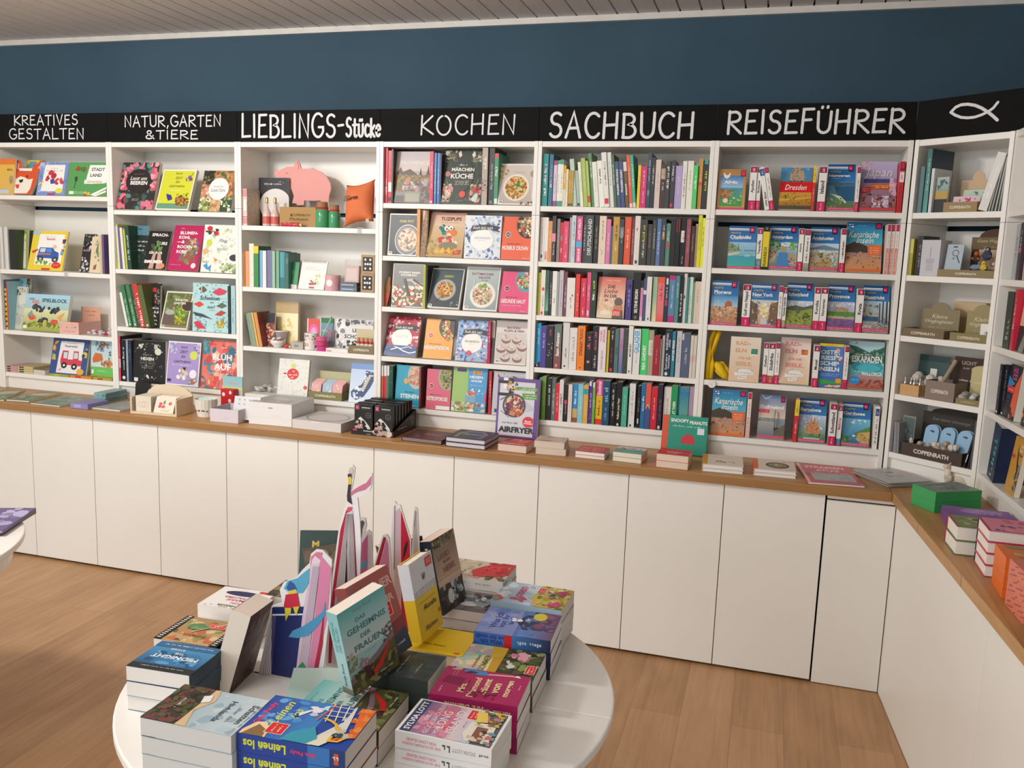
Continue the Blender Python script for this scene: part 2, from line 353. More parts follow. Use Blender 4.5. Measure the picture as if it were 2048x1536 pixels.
# ------------------------------------------------------------------ lettered boards above the bookcases
SHT = .152
def glyphs():
    def arc(cx, cy, rx, ry, a0, a1, n=10): return [(cx+rx*math.cos(math.radians(a0+(a1-a0)*i/n)), cy+ry*math.sin(math.radians(a0+(a1-a0)*i/n))) for i in range(n+1)]
    G = {}
    G['K'] = (.62, [[(.08, 1), (.05, 0)], [(.58, .98), (.08, .45), (.62, .02)]])
    G['R'] = (.62, [[(.08, .98), (.06, 0)], [(.06, .93)]+arc(.28, .74, .26, .22, 80, -80)+[(.1, .5), (.6, .02)]])
    G['E'] = (.55, [[(.5, .98), (.1, .97), (.06, .02), (.52, .03)], [(.08, .52), (.42, .54)]])
    G['A'] = (.66, [[(.03, 0), (.34, 1), (.62, 0)], [(.16, .36), (.52, .38)]])
    G['T'] = (.6, [[(.02, .95), (.6, .98)], [(.32, .96), (.29, 0)]])
    G['I'] = (.2, [[(.1, 1), (.1, 0)]])
    G['V'] = (.6, [[(.04, 1), (.3, 0), (.56, 1)]])
    G['S'] = (.58, [arc(.32, .75, .22, .23, 40, 250)+arc(.28, .27, .24, .26, 80, -150)])
    G['G'] = (.68, [arc(.38, .5, .33, .5, 50, 330, 16)+[(.66, .42), (.42, .42)]])
    G['L'] = (.54, [[(.08, 1), (.06, .02), (.52, .04)]])
    G['N'] = (.62, [[(.06, 0), (.08, 1), (.54, .02), (.57, 1)]])
    G['U'] = (.62, [[(.06, 1), (.08, .3)]+arc(.32, .28, .24, .27, 180, 350)+[(.57, .4), (.58, 1)]])
    G['Ü'] = (.62, [[(.06, .9), (.08, .3)]+arc(.32, .28, .24, .27, 180, 350)+[(.57, .4), (.58, .9)], [(.2, 1.07), (.21, 1.11)], [(.42, 1.08), (.43, 1.12)]])
    G['B'] = (.6, [[(.08, .98), (.08, .02)], [(.06, .97)]+arc(.26, .76, .24, .21, 85, -80)+arc(.27, .28, .29, .27, 85, -85)+[(.06, .02)]])
    G['O'] = (.76, [arc(.38, .5, .33, .5, 90, 452, 20)])
    G['C'] = (.64, [arc(.38, .5, .32, .5, 48, 318, 16)])
    G['H'] = (.66, [[(.08, 1), (.06, 0)], [(.58, 1), (.57, 0)], [(.07, .5), (.58, .53)]])
    G['D'] = (.68, [[(.08, .98), (.08, .02)], [(.06, .97)]+arc(.2, .5, .42, .48, 75, -75)+[(.06, .02)]])
    G['F'] = (.52, [[(.5, .98), (.1, .97), (.07, 0)], [(.08, .52), (.42, .54)]])
    G[','] = (.22, [[(.14, .08), (.06, -.16)]])
    G['-'] = (.34, [[(.05, .47), (.28, .5)]])
    G['&'] = (.7, [[(.66, .02), (.2, .68)]+arc(.32, .8, .15, .18, 200, -30)+[(.12, .34)]+arc(.3, .22, .22, .2, 160, 330)+[(.6, .42)]])
    G['s'] = (.5, [arc(.28, .56, .19, .17, 40, 250)+arc(.24, .2, .21, .2, 80, -150)])
    G['t'] = (.42, [[(.2, .95), (.18, .2)]+arc(.3, .18, .12, .16, 180, 320), [(.02, .64), (.4, .66)]])
    G['ü'] = (.52, [[(.06, .65), (.07, .25)]+arc(.26, .22, .19, .2, 180, 350)+[(.46, .3), (.46, .66)], [(.16, .84), (.17, .9)], [(.36, .85), (.37, .91)]])
    G['c'] = (.44, [arc(.27, .33, .22, .32, 50, 315, 12)])
    G['k'] = (.42, [[(.08, .98), (.06, 0)], [(.4, .62), (.1, .3), (.42, .02)]])
    G['e'] = (.46, [[(.06, .34), (.42, .4)]+arc(.25, .34, .2, .3, 20, 320, 12)])
    G[' '] = (.25, [])
    return G
GL = glyphs()
def ribbon(mb, pts, wd, P):
    """flat marker stroke; P maps (u, w) to 3D"""
    pts = [Vector(p) for p in pts]
    if len(pts) < 2: return
    n = len(pts); Lf, Rt = [], []
    for i in range(n):
        a = (pts[i]-pts[i-1]) if i else (pts[1]-pts[0]); b = (pts[i+1]-pts[i]) if i < n-1 else a
        a = a.normalized(); b = b.normalized(); t = a+b
        if t.length < .2: t = b
        t.normalize(); nn = Vector((-t.y, t.x)); k = 1/max(.55, nn.dot(Vector((-b.y, b.x))))
        Lf.append(pts[i]+nn*wd/2*k); Rt.append(pts[i]-nn*wd/2*k)
    c = C4('dedede')
    for i in range(n-1): mb.face([P(*Lf[i]), P(*Rt[i]), P(*Rt[i+1]), P(*Lf[i+1])], c)
    for p, q in ((pts[0], pts[1]), (pts[-1], pts[-2])):
        d = (p-q).normalized(); a0 = math.atan2(d.y, d.x)
        mb.face([P(*(p+Vector((math.cos(a0+math.radians(-90+30*i)), math.sin(a0+math.radians(-90+30*i))))*wd/2)) for i in range(7)], c)
def letters(mb, text, x0, x1, zb, zt, wd, slant=0.):
    tot = sum(GL[ch][0]+.12 for ch in text)-.12; sx = (x1-x0)/tot; x = x0; h = zt-zb; lay = 0
    for ch in text:
        wch, strokes = GL[ch]; jy = random.uniform(-.02, .02); js = random.uniform(.97, 1.03)
        for st in strokes:
            lay += 1; yy = -.0006-.00003*lay
            ribbon(mb, [(x+(px+slant*py)*sx, zb+(py*js+jy)*h) for px, py in st], wd, lambda u, w, yy=yy: (u, yy, w))
        x += (wch+.12)*sx
def sign(x0, x1, lines, label, mw=None):
    """lines: (text, u0, u1, vtop, vbottom in the photo, stroke width)"""
    r = thing('shelf_sign', label, 'sign', T(x0, -.002, HT+TOPZ) if mw is None else mw, 'black lettered boards above the bookcases')
    MB().box((.0008, 0, 0), (x1-x0-.0008, .012, SHT)).build('board', 'black_board', r, bevel=.0008)
    lt = MB()
    for tx, u0, u1, vt, vb, wd in lines:
        a = atY(u0, (vt+vb)/2, -.002); b = atY(u1, (vt+vb)/2, -.002); t_ = atY((u0+u1)/2, vt, -.002); q = atY((u0+u1)/2, vb, -.002)
        for part, f0, f1, s in tx if isinstance(tx, list) else [(tx, 0, 1, 1)]:
            letters(lt, part, a.x-x0+(b.x-a.x)*f0, a.x-x0+(b.x-a.x)*f1, q.z-HT-TOPZ, q.z-HT-TOPZ+(t_.z-q.z)*s, wd)
    lt.build('lettering', 'chalk', r)
    return r
sign(-2.4, -1.6, [], 'blank end of the black sign board at the picture edge')
sign(-1.6, -.8, [('KREATIVES', 28, 156, 230, 250, .0066), ('GESTALTEN', 18, 168, 257, 278, .0066)], 'black board lettered KREATIVES GESTALTEN in white marker')
sign(-.8, 0, [('NATUR,GARTEN', 249, 442, 231, 253, .0066), ('&TIERE', 290, 396, 261, 278, .0062)], 'black board lettered NATUR GARTEN and TIERE in white marker')
sign(0, .8, [([('LIEBLINGS', 0, .69, 1), ('-', .70, .75, 1), ('Stücke', .76, 1, .8)], 483, 761, 228, 274, .012)], 'black board lettered LIEBLINGS Stücke in white marker')
sign(.8, 1.6, [('KOCHEN', 841, 1031, 230, 269, .0085)], 'black board lettered KOCHEN in white marker')
sign(1.6, 2.4, [('SACHBUCH', 1098, 1389, 225, 275, .0125)], 'black board lettered SACHBUCH in white marker')
sign(2.4, 3.2, [('REISEFÜHRER', 1455, 1811, 219, 266, .0115)], 'black board lettered REISEFÜHRER in white marker')
r = thing('shelf_sign', 'black board with a white fish outline in the corner', 'sign', frame(FP+Vector((0, 0, TOPZ))-FNI*.002, FD, FNI, (0, 0, 1)), 'black lettered boards above the bookcases')
MB().box((.001, 0, 0), (.44, .012, SHT)).build('board', 'black_board', r)
fp = []
lt = MB()
def fpx(zx, zy):
    q = atP(1820+zx/8.982, 160+zy/8.982, FP-FNI*.002, FNI)-FP; return (q.dot(FD), q.z-TOPZ)
top = [(735, 580), (820, 490), (920, 445), (1040, 435), (1170, 455), (1290, 505), (1420, 590), (1500, 655), (1570, 720)]
bot = [(735, 580), (810, 630), (920, 672), (1040, 680), (1160, 668), (1290, 625), (1420, 560), (1500, 500), (1580, 400)]
ribbon(lt, [fpx(*p) for p in top], .0115, lambda u, w: (u, -.0006, w))
ribbon(lt, [fpx(*p) for p in bot], .0105, lambda u, w: (u, -.0007, w))
lt.build('fish_outline', 'chalk', r)

# ------------------------------------------------------------------ round tables
def round_table(cx, cy, label, seam):
    r = thing('round_table', label, 'table', T(cx, cy, 0), 'white round tables')
    R = .555
    for s in (1, -1):
        pts = [(R*math.cos(math.pi*i/40), s*R*math.sin(math.pi*i/40)) for i in range(41)]
        pts = [(x, y+s*.0006 if abs(y) < 1e-6 else y) for x, y in pts]
        MB().prism(pts, .718, .74, 'eee', axis='z').build('tabletop', 'table', r, bevel=.004, mw=RZ(seam))
    MB().lathe([(.50, .640), (.515, .655), (.515, .717)], 'eee', 64).build('apron', 'table', r, smooth=False)
    MB().lathe([(.30, 0), (.30, .03), (.16, .07), (.075, .14), (.065, .3), (.085, .42), (.07, .5), (.12, .6), (.2, .64)], 'eee', 40).build('pedestal', 'table', r, smooth=True)
    return r
round_table(1.868, -2.26, 'white round table in front, loaded with stacks of novels', .02)
round_table(-.09, -2.11, 'white round table by the far cabinets, mostly outside the picture', .02)
# ------------------------------------------------------------------ printed matter
_TX = {}
def text_geo(s, bold=0., shear=0., space=1.):
    k = (s, bold, shear, space)
    if k not in _TX:
        c = bpy.data.curves.new('lettering', 'FONT'); c.body = s; c.size = 1; c.resolution_u = 2; c.offset = bold; c.shear = shear; c.space_character = space; c.fill_mode = 'FRONT'
        o = bpy.data.objects.new('lettering', c)
        me = bpy.data.meshes.new_from_object(o)
        v = [(p.co.x, p.co.y) for p in me.vertices]; f = [tuple(p.vertices) for p in me.polygons]
        bpy.data.objects.remove(o); bpy.data.curves.remove(c); bpy.data.meshes.remove(me)
        if v:
            x0 = min(p[0] for p in v); x1 = max(p[0] for p in v); y0 = min(p[1] for p in v); y1 = max(p[1] for p in v)
        else: x0 = y0 = 0; x1 = y1 = 1
        _TX[k] = ([(x-(x0+x1)/2, y-(y0+y1)/2) for x, y in v], f, x1-x0, y1-y0)
    return _TX[k]
def art(mb, ops, o, ux, uy, w, h, step=5e-5):
    """draw a printed design (percent units, y up) on the rectangle o + ux*w + uy*h"""
    o = Vector(o); ux = Vector(ux); uy = Vector(uy); n = ux.cross(uy); rnd = random.Random(ops); lay = 0
    def P(x, y): return o+ux*(x/100*w)+uy*(y/100*h)+n*(step*lay)
    def put(pts, col):
        pts = [(min(100, max(0, x)), min(100, max(0, y))) for x, y in pts]
        mb.face([P(*p) for p in pts], col)
    for op in ops.split(';'):
        op = op.strip()
        if not op: continue
        k = op[0]; lay += 1
        if k in 'tTivVxX':
            a = op.split(None, 6); cx, cy, bw, bh = map(float, a[1:5]); col = C4(a[5]); s = a[6]
            for line in [s]:
                vs, fs, tw, th = text_geo(s, .03 if k in 'TvVX' else .008, .3 if k in 'ix' else 0)
                W_, H_ = (h, w) if k in 'vV' else (w, h)
                sy = bh/100*H_/max(th, .3); sx = min(sy*1.15, bw/100*W_/max(tw, .01))
                sy = min(sy, sx*1.9)
                c0 = o+ux*(cx/100*w)+uy*(cy/100*h)+n*(step*lay)
                dx, dy = (uy, -ux) if k == 'v' else (-uy, ux) if k == 'V' else (ux, uy)
                b0 = len(mb.v); mb.v += [tuple(c0+dx*(x*sx)+dy*(y*sy)) for x, y in vs]
                for f in fs: mb.f.append(tuple(i+b0 for i in f)); mb.c.append([col]*len(f))
            continue
        a = op.split()
        if k in 'zZ':                                     # tiny print, letters too small to read
            cx, cy, ln, th = map(float, a[1:5]); col = C4(a[5])
            LL, TT = (ln/100*h, th/100*w) if k == 'z' else (ln/100*w, th/100*h)
            pit = max(TT*.72, .0012); nL = max(2, int(LL/pit)); t0 = -nL*pit/2; wl = rnd.randint(4, 8)
            for i in range(nL):
                wl -= 1
                if wl == 0: wl = rnd.randint(4, 9); continue
                p0, p1 = t0+i*pit, t0+i*pit+pit*.68; q0, q1 = -TT*.5, TT*rnd.choice([.2, .2, .5])
                R_ = [(p0, q0), (p1, q0), (p1, q1), (p0, q1)]
                if rnd.random() < .5: R_ = [(p0, q0), (p1, q0), (p1, q0+TT*.22), (p0+pit*.25, q0+TT*.3), (p0+pit*.25, q1), (p0, q1)]
                if k == 'z': pp = [(cx-100*y/w, cy+100*x/h) for x, y in R_]
                else: pp = [(cx+100*x/w, cy+100*y/h) for x, y in R_]
                put(pp, col)
            continue
        if k == 'r':
            x0, y0, x1, y1 = map(float, a[1:5]); put([(x0, y0), (x1, y0), (x1, y1), (x0, y1)], C4(a[5]))
        elif k == 'g':
            x0, y0, x1, y1 = map(float, a[1:5]); cb, ct = C4(a[5]), C4(a[6])
            put([(x0, y0), (x1, y0), (x1, y1), (x0, y1)], [cb, cb, ct, ct])
        elif k in 'eE':
            cx, cy, rx, ry = map(float, a[1:5]); N_ = 28; col = C4(a[5])
            Q = lambda t, s=1.: (cx+rx*s*math.cos(t), cy+ry*s*math.sin(t))
            if k == 'e': put([Q(2*math.pi*i/N_) for i in range(N_)], col)
            else:
                s = 1-float(a[6])/100
                for i in range(N_):
                    t, u = 2*math.pi*i/N_, 2*math.pi*(i+1)/N_
                    put([Q(t), Q(u), Q(u, s), Q(t, s)], col)
        elif k == 'p':
            q = list(map(float, a[2:])); put(list(zip(q[::2], q[1::2])), C4(a[1]))
        elif k == 'l':
            q = list(map(float, a[3:])); pts = [Vector((x*w/100, y*h/100)) for x, y in zip(q[::2], q[1::2])]; lw = float(a[2])*w/200
            for p0, p1 in zip(pts, pts[1:]):
                d = p1-p0
                if d.length < 1e-6: continue
                nn = Vector((-d.y, d.x)).normalized()*lw; d = d.normalized()*lw*.5; lay += .2
                put([((p.x)*100/w, p.y*100/h) for p in (p0-d+nn, p0-d-nn, p1+d-nn, p1+d+nn)], C4(a[1]))
        elif k in 'sS':
            x0, y0, x1, y1 = map(float, a[1:5]); n_ = int(a[5]); sz = float(a[6]); cs = [C4(c) for c in a[7].split(',')]
            for i in range(n_):
                lay += .25
                if k == 's': cx, cy = rnd.uniform(x0, x1), rnd.uniform(y0, y1)
                else:
                    t = rnd.uniform(0, 6.283); q = math.sqrt(rnd.random()); cx, cy = x0+x1*q*math.cos(t), y0+y1*q*math.sin(t)
                r_ = sz*rnd.uniform(.5, 1.15); el = rnd.uniform(.45, 1); th = rnd.uniform(0, 3.14); pts = []
                for j in range(7):
                    t = 6.283*j/7; q = r_*rnd.uniform(.75, 1.1); ax, ay = q*math.cos(t), q*el*math.sin(t)
                    pts.append((cx+ax*math.cos(th)-ay*math.sin(th), cy+(ax*math.sin(th)+ay*math.cos(th))*w/h))
                if k == 's': pts = [(min(max(p[0], x0), x1), min(max(p[1], y0), y1)) for p in pts]
                put(pts, rnd.choice(cs))
PAGE = 'e6ddcf'
def book_mesh(W, H, Tk, cov, spine=None, page=PAGE, hard=False, front='', sp='', backc=None, round_=0):
    """local frame: spine at x = 0, foot at y = 0, back board at z = 0, front board at z = Tk"""
    c = .0022 if hard else .0007; ins = .003 if hard else .0004
    spine = spine or cov
    mb = MB()
    mb.box((0, 0, 0), (W, H, c), backc or cov); mb.box((0, 0, Tk-c), (W, H, Tk), cov); mb.box((-.0001, 0, .0001), (c, H, Tk-.0001), spine)
    if front: art(mb, front, (0, 0, Tk+5e-5), (1, 0, 0), (0, 1, 0), W, H)
    if sp: art(mb, sp, (-.00015, 0, 0), (0, 0, 1), (0, 1, 0), Tk, H)
    pb = MB().box((c+.0001, ins, c), (W-ins, H-ins, Tk-c), page)
    return mb, pb
def book(name, label, cat, group, mw, W, H, Tk, cov, mat='print', **kw):
    r = thing(name, label, cat, mw, group)
    a, b = book_mesh(W, H, Tk, cov, **kw)
    a.build('cover', mat, r); b.build('page_block', 'matte', r)
    return r
# colour words for labels
def colour_word(h):
    import colorsys
    h = h.split('~')[0]
    r_, g_, b_ = (int(h[i:i+2], 16)/255 for i in (0, 2, 4)); hh, s, v = colorsys.rgb_to_hsv(r_, g_, b_); hh *= 360
    if v < .2: return 'black'
    if s < .13: return 'white' if v > .82 else 'light grey' if v > .62 else 'grey' if v > .36 else 'charcoal'
    if s < .24 and v > .75: return 'pale '+('pink' if hh > 300 or hh < 20 else 'beige' if hh < 75 else 'green' if hh < 165 else 'blue' if hh < 255 else 'lilac')
    nm = ('red' if hh < 12 or hh >= 348 else 'orange' if hh < 36 else 'yellow' if hh < 66 else 'green' if hh < 160 else 'teal' if hh < 195 else 'blue' if hh < 246 else 'purple' if hh < 295 else 'pink')
    if nm == 'orange' and v < .6: nm = 'brown'
    if nm == 'orange' and s < .45: nm = 'tan'
    if nm == 'red' and v > .75 and s < .62: nm = 'pink'
    if nm == 'yellow' and v < .8: nm = 'olive'
    return ('dark ' if v < .42 else 'light ' if s < .4 and v > .7 and nm not in ('tan',) else '')+nm
ORD = 'first second third fourth fifth sixth seventh eighth ninth tenth eleventh twelfth thirteenth fourteenth fifteenth sixteenth seventeenth eighteenth nineteenth twentieth'.split()
def ordinal(i):
    if i < 20: return ORD[i]
    t = {2: 'twenty', 3: 'thirty'}[(i+1)//10]
    return {20: 'twentieth', 30: 'thirtieth'}.get(i+1) or t+'-'+ORD[(i+1) % 10-1]
FR = {'A': (1060, 270, 5.389), 'B': (1060, 520, 5.389), 'C': (1060, 720, 5.389), 'D': (1400, 270, 4.763), 'E': (1400, 540, 4.763), 'F': (1380, 750, 4.267),
      'G': (750, 270, 5.909), 'H': (750, 510, 6.0235), 'I': (750, 690, 6.0235), 'J': (470, 210, 4.39), 'L': (470, 540, 4.8), 'N': (210, 210, 4.389), 'O': (210, 540, 5.296),
      'Q': (0, 210, 4.3875), 'R': (0, 540, 5.296), 'U': (1790, 170, 3.748), 'W': (1770, 560, 3.657), 'P': (0, 0, 1)}
def px(f, x, y): a, b, s = FR[f]; return a+x/s, b+y/s
class Plane:
    """a bookcase front: shelf contents are placed in its own frame (along, into, up)"""
    def __init__(s, mw): s.m = mw; s.i = mw.inverted(); s.p = mw.translation; s.n = (mw.to_3x3() @ Vector((0, 1, 0)))
    def at(s, u, v, y=0.): return s.i @ atP(u, v, s.p+s.n*y, s.n)
MAIN = Plane(T(0, 0, HT)); FISH = Plane(FM); SIDE = Plane(RMt)
def ceil_above(x, zs):
    sh = [b for b in BOOKCASES if b[0] <= x < b[0]+.8][0][1]
    up_ = [z for z in sh if z > zs+.05]
    return (min(up_)-ST if up_ else TOPZ-.027)-zs
def shelf_room(zs): return min([z-ST for z in SH_A if z > zs+.05]+[TOPZ-.027])-zs
def spines(pl, fr, zs, vb, rows, where, group, cat='book', name='book', depth=.14, Y=.012, hard=(), n0=0, wmin=0., wmax=.8, noun_='book'):
    """row: x0 x1 ytop colour |lean px|spine design|textcolour text ;  x at the foot of the spine, all in the frame fr"""
    angs = [0.]*len(rows); i = 0
    def la(row):
        yb = sum(vb)/2; q0 = pl.at(*px(fr, (row[0]+row[1])/2, yb), Y); q1 = pl.at(*px(fr, (row[0]+row[1])/2+row[5], row[2]), Y)
        return math.atan2(q1.x-q0.x, q1.z-q0.z)
    angs = [la(r) if len(r) > 5 and r[5] else 0. for r in rows]; i = 0
    while i < len(rows) and pl is MAIN:                  # neighbours that lean, lean together
        j = i
        while j < len(rows) and angs[j]: j += 1
        for k in range(i, j): angs[k] = sum(angs[i:j])/(j-i) if k == i else angs[i]
        i = max(j, i+1)
    for i, row in enumerate(rows):
        x0, x1, yt, col = row[:4]; opt = row[4] if len(row) > 4 else ''; lean = row[5] if len(row) > 5 else 0
        yb = vb[0]+(vb[1]-vb[0])*(x0-rows[0][0])/max(1, rows[-1][0]-rows[0][0])
        y_ = Y+random.uniform(-.005, .008)
        a = pl.at(*px(fr, x0, yb), Y); b = pl.at(*px(fr, x1, yb), Y)
        t_ = pl.at(*px(fr, (x0+x1)/2+lean, yt), Y); a.x = max(a.x, wmin+PT+.0012); b.x = min(b.x, wmin+wmax-PT-.0012)
        Tk = max(.005, b.x-a.x-.0004); H = t_.z-zs
        ang = angs[i]
        if ang: H = H/math.cos(ang)
        H = min(max(.08, H-.001), (ceil_above(a.x, zs) if pl is MAIN else shelf_room(zs))/math.cos(ang)-Tk*abs(math.sin(ang))-.002)
        if ang < 0: ang = max(ang, -math.atan2(max(0, a.x-wmin-PT-.0015), H))
        if ang > 0: ang = min(ang, math.asin(min(1, max(0, wmin+wmax-PT-.002-b.x)/H)))
        m_ = pl.m @ T(a.x+.0002, y_, zs+.0004) @ RY(ang) if ang <= 0 else pl.m @ T(b.x-.0002, y_, zs+.0004) @ RY(ang) @ T(-Tk, 0, 0)
        m_ = m_ @ frame((0, 0, 0), (0, 1, 0), (0, 0, 1), (1, 0, 0))
        noun = noun_
        D = min(depth, H*.72); hd = i in hard
        lab = f"{colour_word(col)} {noun}, {ordinal(i+n0)} spine from the left on {where}"
        book(name, lab, cat, group, m_, D, H, Tk, row[6] if len(row) > 6 else col, spine=col, hard=hd, sp=opt, page=random.choice(['e6ddcf', 'ddd2c2', 'e9e4da']))
def faceout(pl, fr, zs, x0, x1, yb, xt, yt, Tk, label, cov, front, Y=.016, spine=None, name='book', cat='book', group=None, lean=None, sp='', hard=False, page=PAGE, yaw=0., mat='print', shadow=None):
    """a book shown cover first; x0 x1 at its foot, xt / yt the middle of its top edge"""
    ub0, vb0 = px(fr, x0, yb); ub1, _ = px(fr, x1, yb); ut, vt = px(fr, xt if xt else (x0+x1)/2, yt)
    a = pl.at(ub0, vb0, Y); b = pl.at(ub1, vb0, Y)
    if pl is MAIN and zs > .05:
        lo = max(-1.6, .8*math.floor((a.x+b.x)/1.6)); a.x = max(a.x, lo+PT+.0015); b.x = min(b.x, lo+.8-PT-.0015)
    if pl is FISH: a.x = max(a.x, PT+.0015); b.x = min(b.x, .4-PT-.0015)
    if pl is SIDE: a.x = max(a.x, PT+.0015)
    W = b.x-a.x
    def up(al): return Vector((0, math.sin(al), math.cos(al)))
    def hit(al):
        n = Vector((0, -math.cos(al), math.sin(al))); p0 = Vector((a.x, Y, zs))
        q = pl.i @ atP(ut, vt, pl.m @ p0, (pl.m.to_3x3() @ n)); return q, (q-p0).dot(up(al))
    if lean is None:
        if xt is None: al = math.radians(9)
        else:
            best = None
            for k in range(2, 23):
                al = math.radians(k); q, h_ = hit(al); e = abs(q.x-(a.x+b.x)/2)
                if best is None or e < best[0]: best = (e, al)
            al = best[1]
    else: al = math.radians(lean)
    q, H = hit(al)
    H = max(.05, H)
    if zs > .05: H = min(H, ((ceil_above((a.x+b.x)/2, zs) if pl is MAIN else shelf_room(zs))-.003-Tk*math.sin(al))/math.cos(al))
    al = min(al, math.asin(min(.9, max(.03, (.262-Y-Tk)/H))))
    n = Vector((0, -math.cos(al), math.sin(al)))
    org = Vector((a.x, Y, zs+Tk*math.sin(al)+.0004))-n*Tk
    m_ = pl.m @ frame(org, (1, 0, 0), up(al), n)
    if yaw: m_ = m_ @ T(W/2, 0, 0) @ Matrix.Rotation(yaw, 4, 'Y') @ T(-W/2, 0, 0)
    return book(name, label, cat, group, m_, W, H, Tk, cov, mat=mat, spine=spine, front=front, sp=sp, hard=hard, page=page)
# ------------------------------------------------------------------ SACHBUCH: five shelves of spines
KEEP = set('PFLEGERS STRUGGLE|PFLEGERS DIARY|ENDGATE|HOLISTIC WEALTH|DEUTSCHLAND|SELTENE ERDEN|Sam Altman|STANLEY TUCCI|GALLAGHER|REA GARVEY|AUF DIE FRESSE|EXPECT|LET THEM|GÜZER|MOSBURY|KEISHA BLAIR|1924|GIORGIA MELONI|Follow your Fear'.split('|'))
def vt(txt, col, cy=50, ln=80, th=52):
    if txt in KEEP: return f'v 50 {cy} {ln} {th} {col} {txt}'
    return f'z 50 {cy} {ln*.85:.0f} {th*.8:.0f} {col}'
def bt(col, *bands): return ';'.join(f'r 0 {a} 100 {b} {c}' for a, b, c in bands)
W1 = 'f2efe8'; K1 = '2a2a2a'
SA1 = [
 (118, 182, 200, '0b8d89', vt('Die Macht des Geldes', 'f0c9d8', 62, 50)+';'+vt('Nachtap', W1, 28, 18)), (190, 232, 205, '2f6f86', vt('Der Heilige', 'c08ab0', 62, 45)+';'+vt('Die', W1, 40, 10)),
 (238, 275, 272, 'd9c5d6', 'r 0 90 100 100 a0467e;r 0 0 100 12 a0467e;'+vt('Atlas der Seele', '8a6a8a', 50, 50, 34)), (276, 306, 270, 'e9e6df', 'r 0 92 100 100 4a9a7c;r 0 0 100 12 4a9a7c;'+vt('Atlas der Tiere', '7a8a80', 50, 50, 34)),
 (307, 343, 262, 'e6e6da', 'r 0 90 100 100 4a9a7c;r 0 0 100 12 4a9a7c;'+vt('Atlas der Heimat', '7a8a80', 50, 50, 34)), (345, 374, 325, 'd0a522', 'r 0 0 100 42 d9d6c4;'+vt('Insel', W1, 70, 30)),
 (376, 401, 366, 'e9dcc2', vt('kleine Reihe', '9a8a70', 55, 40, 34)), (403, 431, 376, 'b8952c', 'r 15 2 85 9 1f3550;'+vt('Weisheit', 'efe2b0', 55, 40, 36)), (432, 457, 380, 'b9972f', 'r 15 2 85 9 1f3550;'+vt('Weisheit', 'efe2b0', 55, 40, 36)),
 (458, 504, 258, 'b9cbc0', vt('Heilkraft der Natur', 'eef2ee', 55, 60, 36), -20), (506, 538, 382, 'a9bfae', 'r 10 2 90 10 27424f', -14), (541, 574, 290, 'e6ead6', vt('Leichter leben', '9aa88a', 55, 50, 36), -26),
 (582, 626, 250, 'a9bf5e', vt('Pflanzen und ihre Kraft', 'd5e0a8', 55, 60, 36), -46), (628, 655, 278, 'b5c96a', 'r 0 10 100 24 d8452f', -40), (657, 694, 195, '5f8a57', vt('Mein Garten', W1, 70, 40, 44), -54),
 (696, 744, 290, 'e9e9de', vt('Ruhe finden', 'b0b0a0', 50, 40, 30), -36), (746, 800, 278, 'efeee4', vt('ACHTSAMKEIT', '4a4a44', 68, 42, 44), -44), (803, 856, 188, 'e6e6dc', 'r 10 6 90 16 cf2a3c;'+vt('Der kleine Weg', '5a5a54', 62, 52, 44), -54), (858, 904, 186, 'e4e6dd', vt('Der andere Weg', '8a9088', 62, 52, 40), -52),
 (906, 938, 212, '4d6b55', vt('Gelassenheit', 'dfe8df', 62, 46, 44), -40), (941, 980, 286, '3f566b', vt('PFLEGERS STRUGGLE', W1, 55, 66, 50), -26), (983, 1025, 286, '3d4f82', vt('PFLEGERS DIARY', W1, 58, 58, 52), -18), (1028, 1066, 290, '6b5a35', 'r 0 80 100 100 e0dccf;'+vt('ENDGATE', W1, 40, 34, 46), -14),
 (1069, 1105, 215, 'ea5a3c', 'r 10 1 90 8 e8e0d8;'+vt('Das grosse Buch', 'f6d6c8', 62, 50, 44), -18), (1106, 1140, 215, '38b08f', 'r 10 1 90 10 e8d8dc;'+vt('Das andere Buch', 'dff2ea', 62, 50, 44), -10), (1143, 1173, 322, 'f0d232', vt('Langenberg', 'b09418', 52, 60, 34)), (1176, 1239, 332, 'd42b6f', vt('Die Kunst der Worte', 'f6c8d8', 70, 50, 30)+';e 50 50 9 3 f08a3a;'+vt('Stefan Verra', 'f6c8d8', 26, 36, 30)),
 (1242, 1281, 190, '38485c', 'e 50 28 26 6 6a93b0;'+vt('Zwei Welten und ein Leben', 'b9c5d2', 68, 46, 46)), (1284, 1326, 240, '2b2d30', vt('The Undiscovered', 'e8e6e0', 66, 46, 42)), (1329, 1386, 262, 'd9c9bf', vt('Alt werden', 'c0a898', 55, 50, 36)), (1389, 1441, 310, '40302f', 'r 6 66 94 90 b89a8c~4;'+vt('Bei Nacht', 'e0d6cc', 50, 22, 34)), (1444, 1491, 282, '3a3b3a', vt('BEKENNTNISSE EINES', 'e6e4dc', 66, 58, 62)), (1494, 1541, 272, '3a3644', 'e 50 7 30 4 d8324a;'+vt('NICHT DAS', 'c9c2d2', 74, 40, 52)),
 (1544, 1619, 330, 'b3a3d0', vt('Leise Frauen', 'cbbfe0', 55, 50, 40)), (1621, 1666, 278, 'e8e5df', vt('Das Unperfekte', '45423c', 50, 60, 46)), (1669, 1736, 275, 'ece7da', vt('Gesundheit beginnt', '9a9284', 60, 50, 24)), (1740, 1786, 325, '58cf73', vt('Zukunft', 'e6f8e0', 62, 40, 56)), (1793, 1836, 250, 'c98f3c', 'r 0 48 100 53 d8483a;'+vt('Der Weg der Mitte', 'e8cc98', 70, 36, 36)), (1841, 1905, 270, '2d3230', 'r 20 92 80 100 3f9a98;'+vt('RADIKAL LAUT', 'd8d434', 60, 52, 44))]
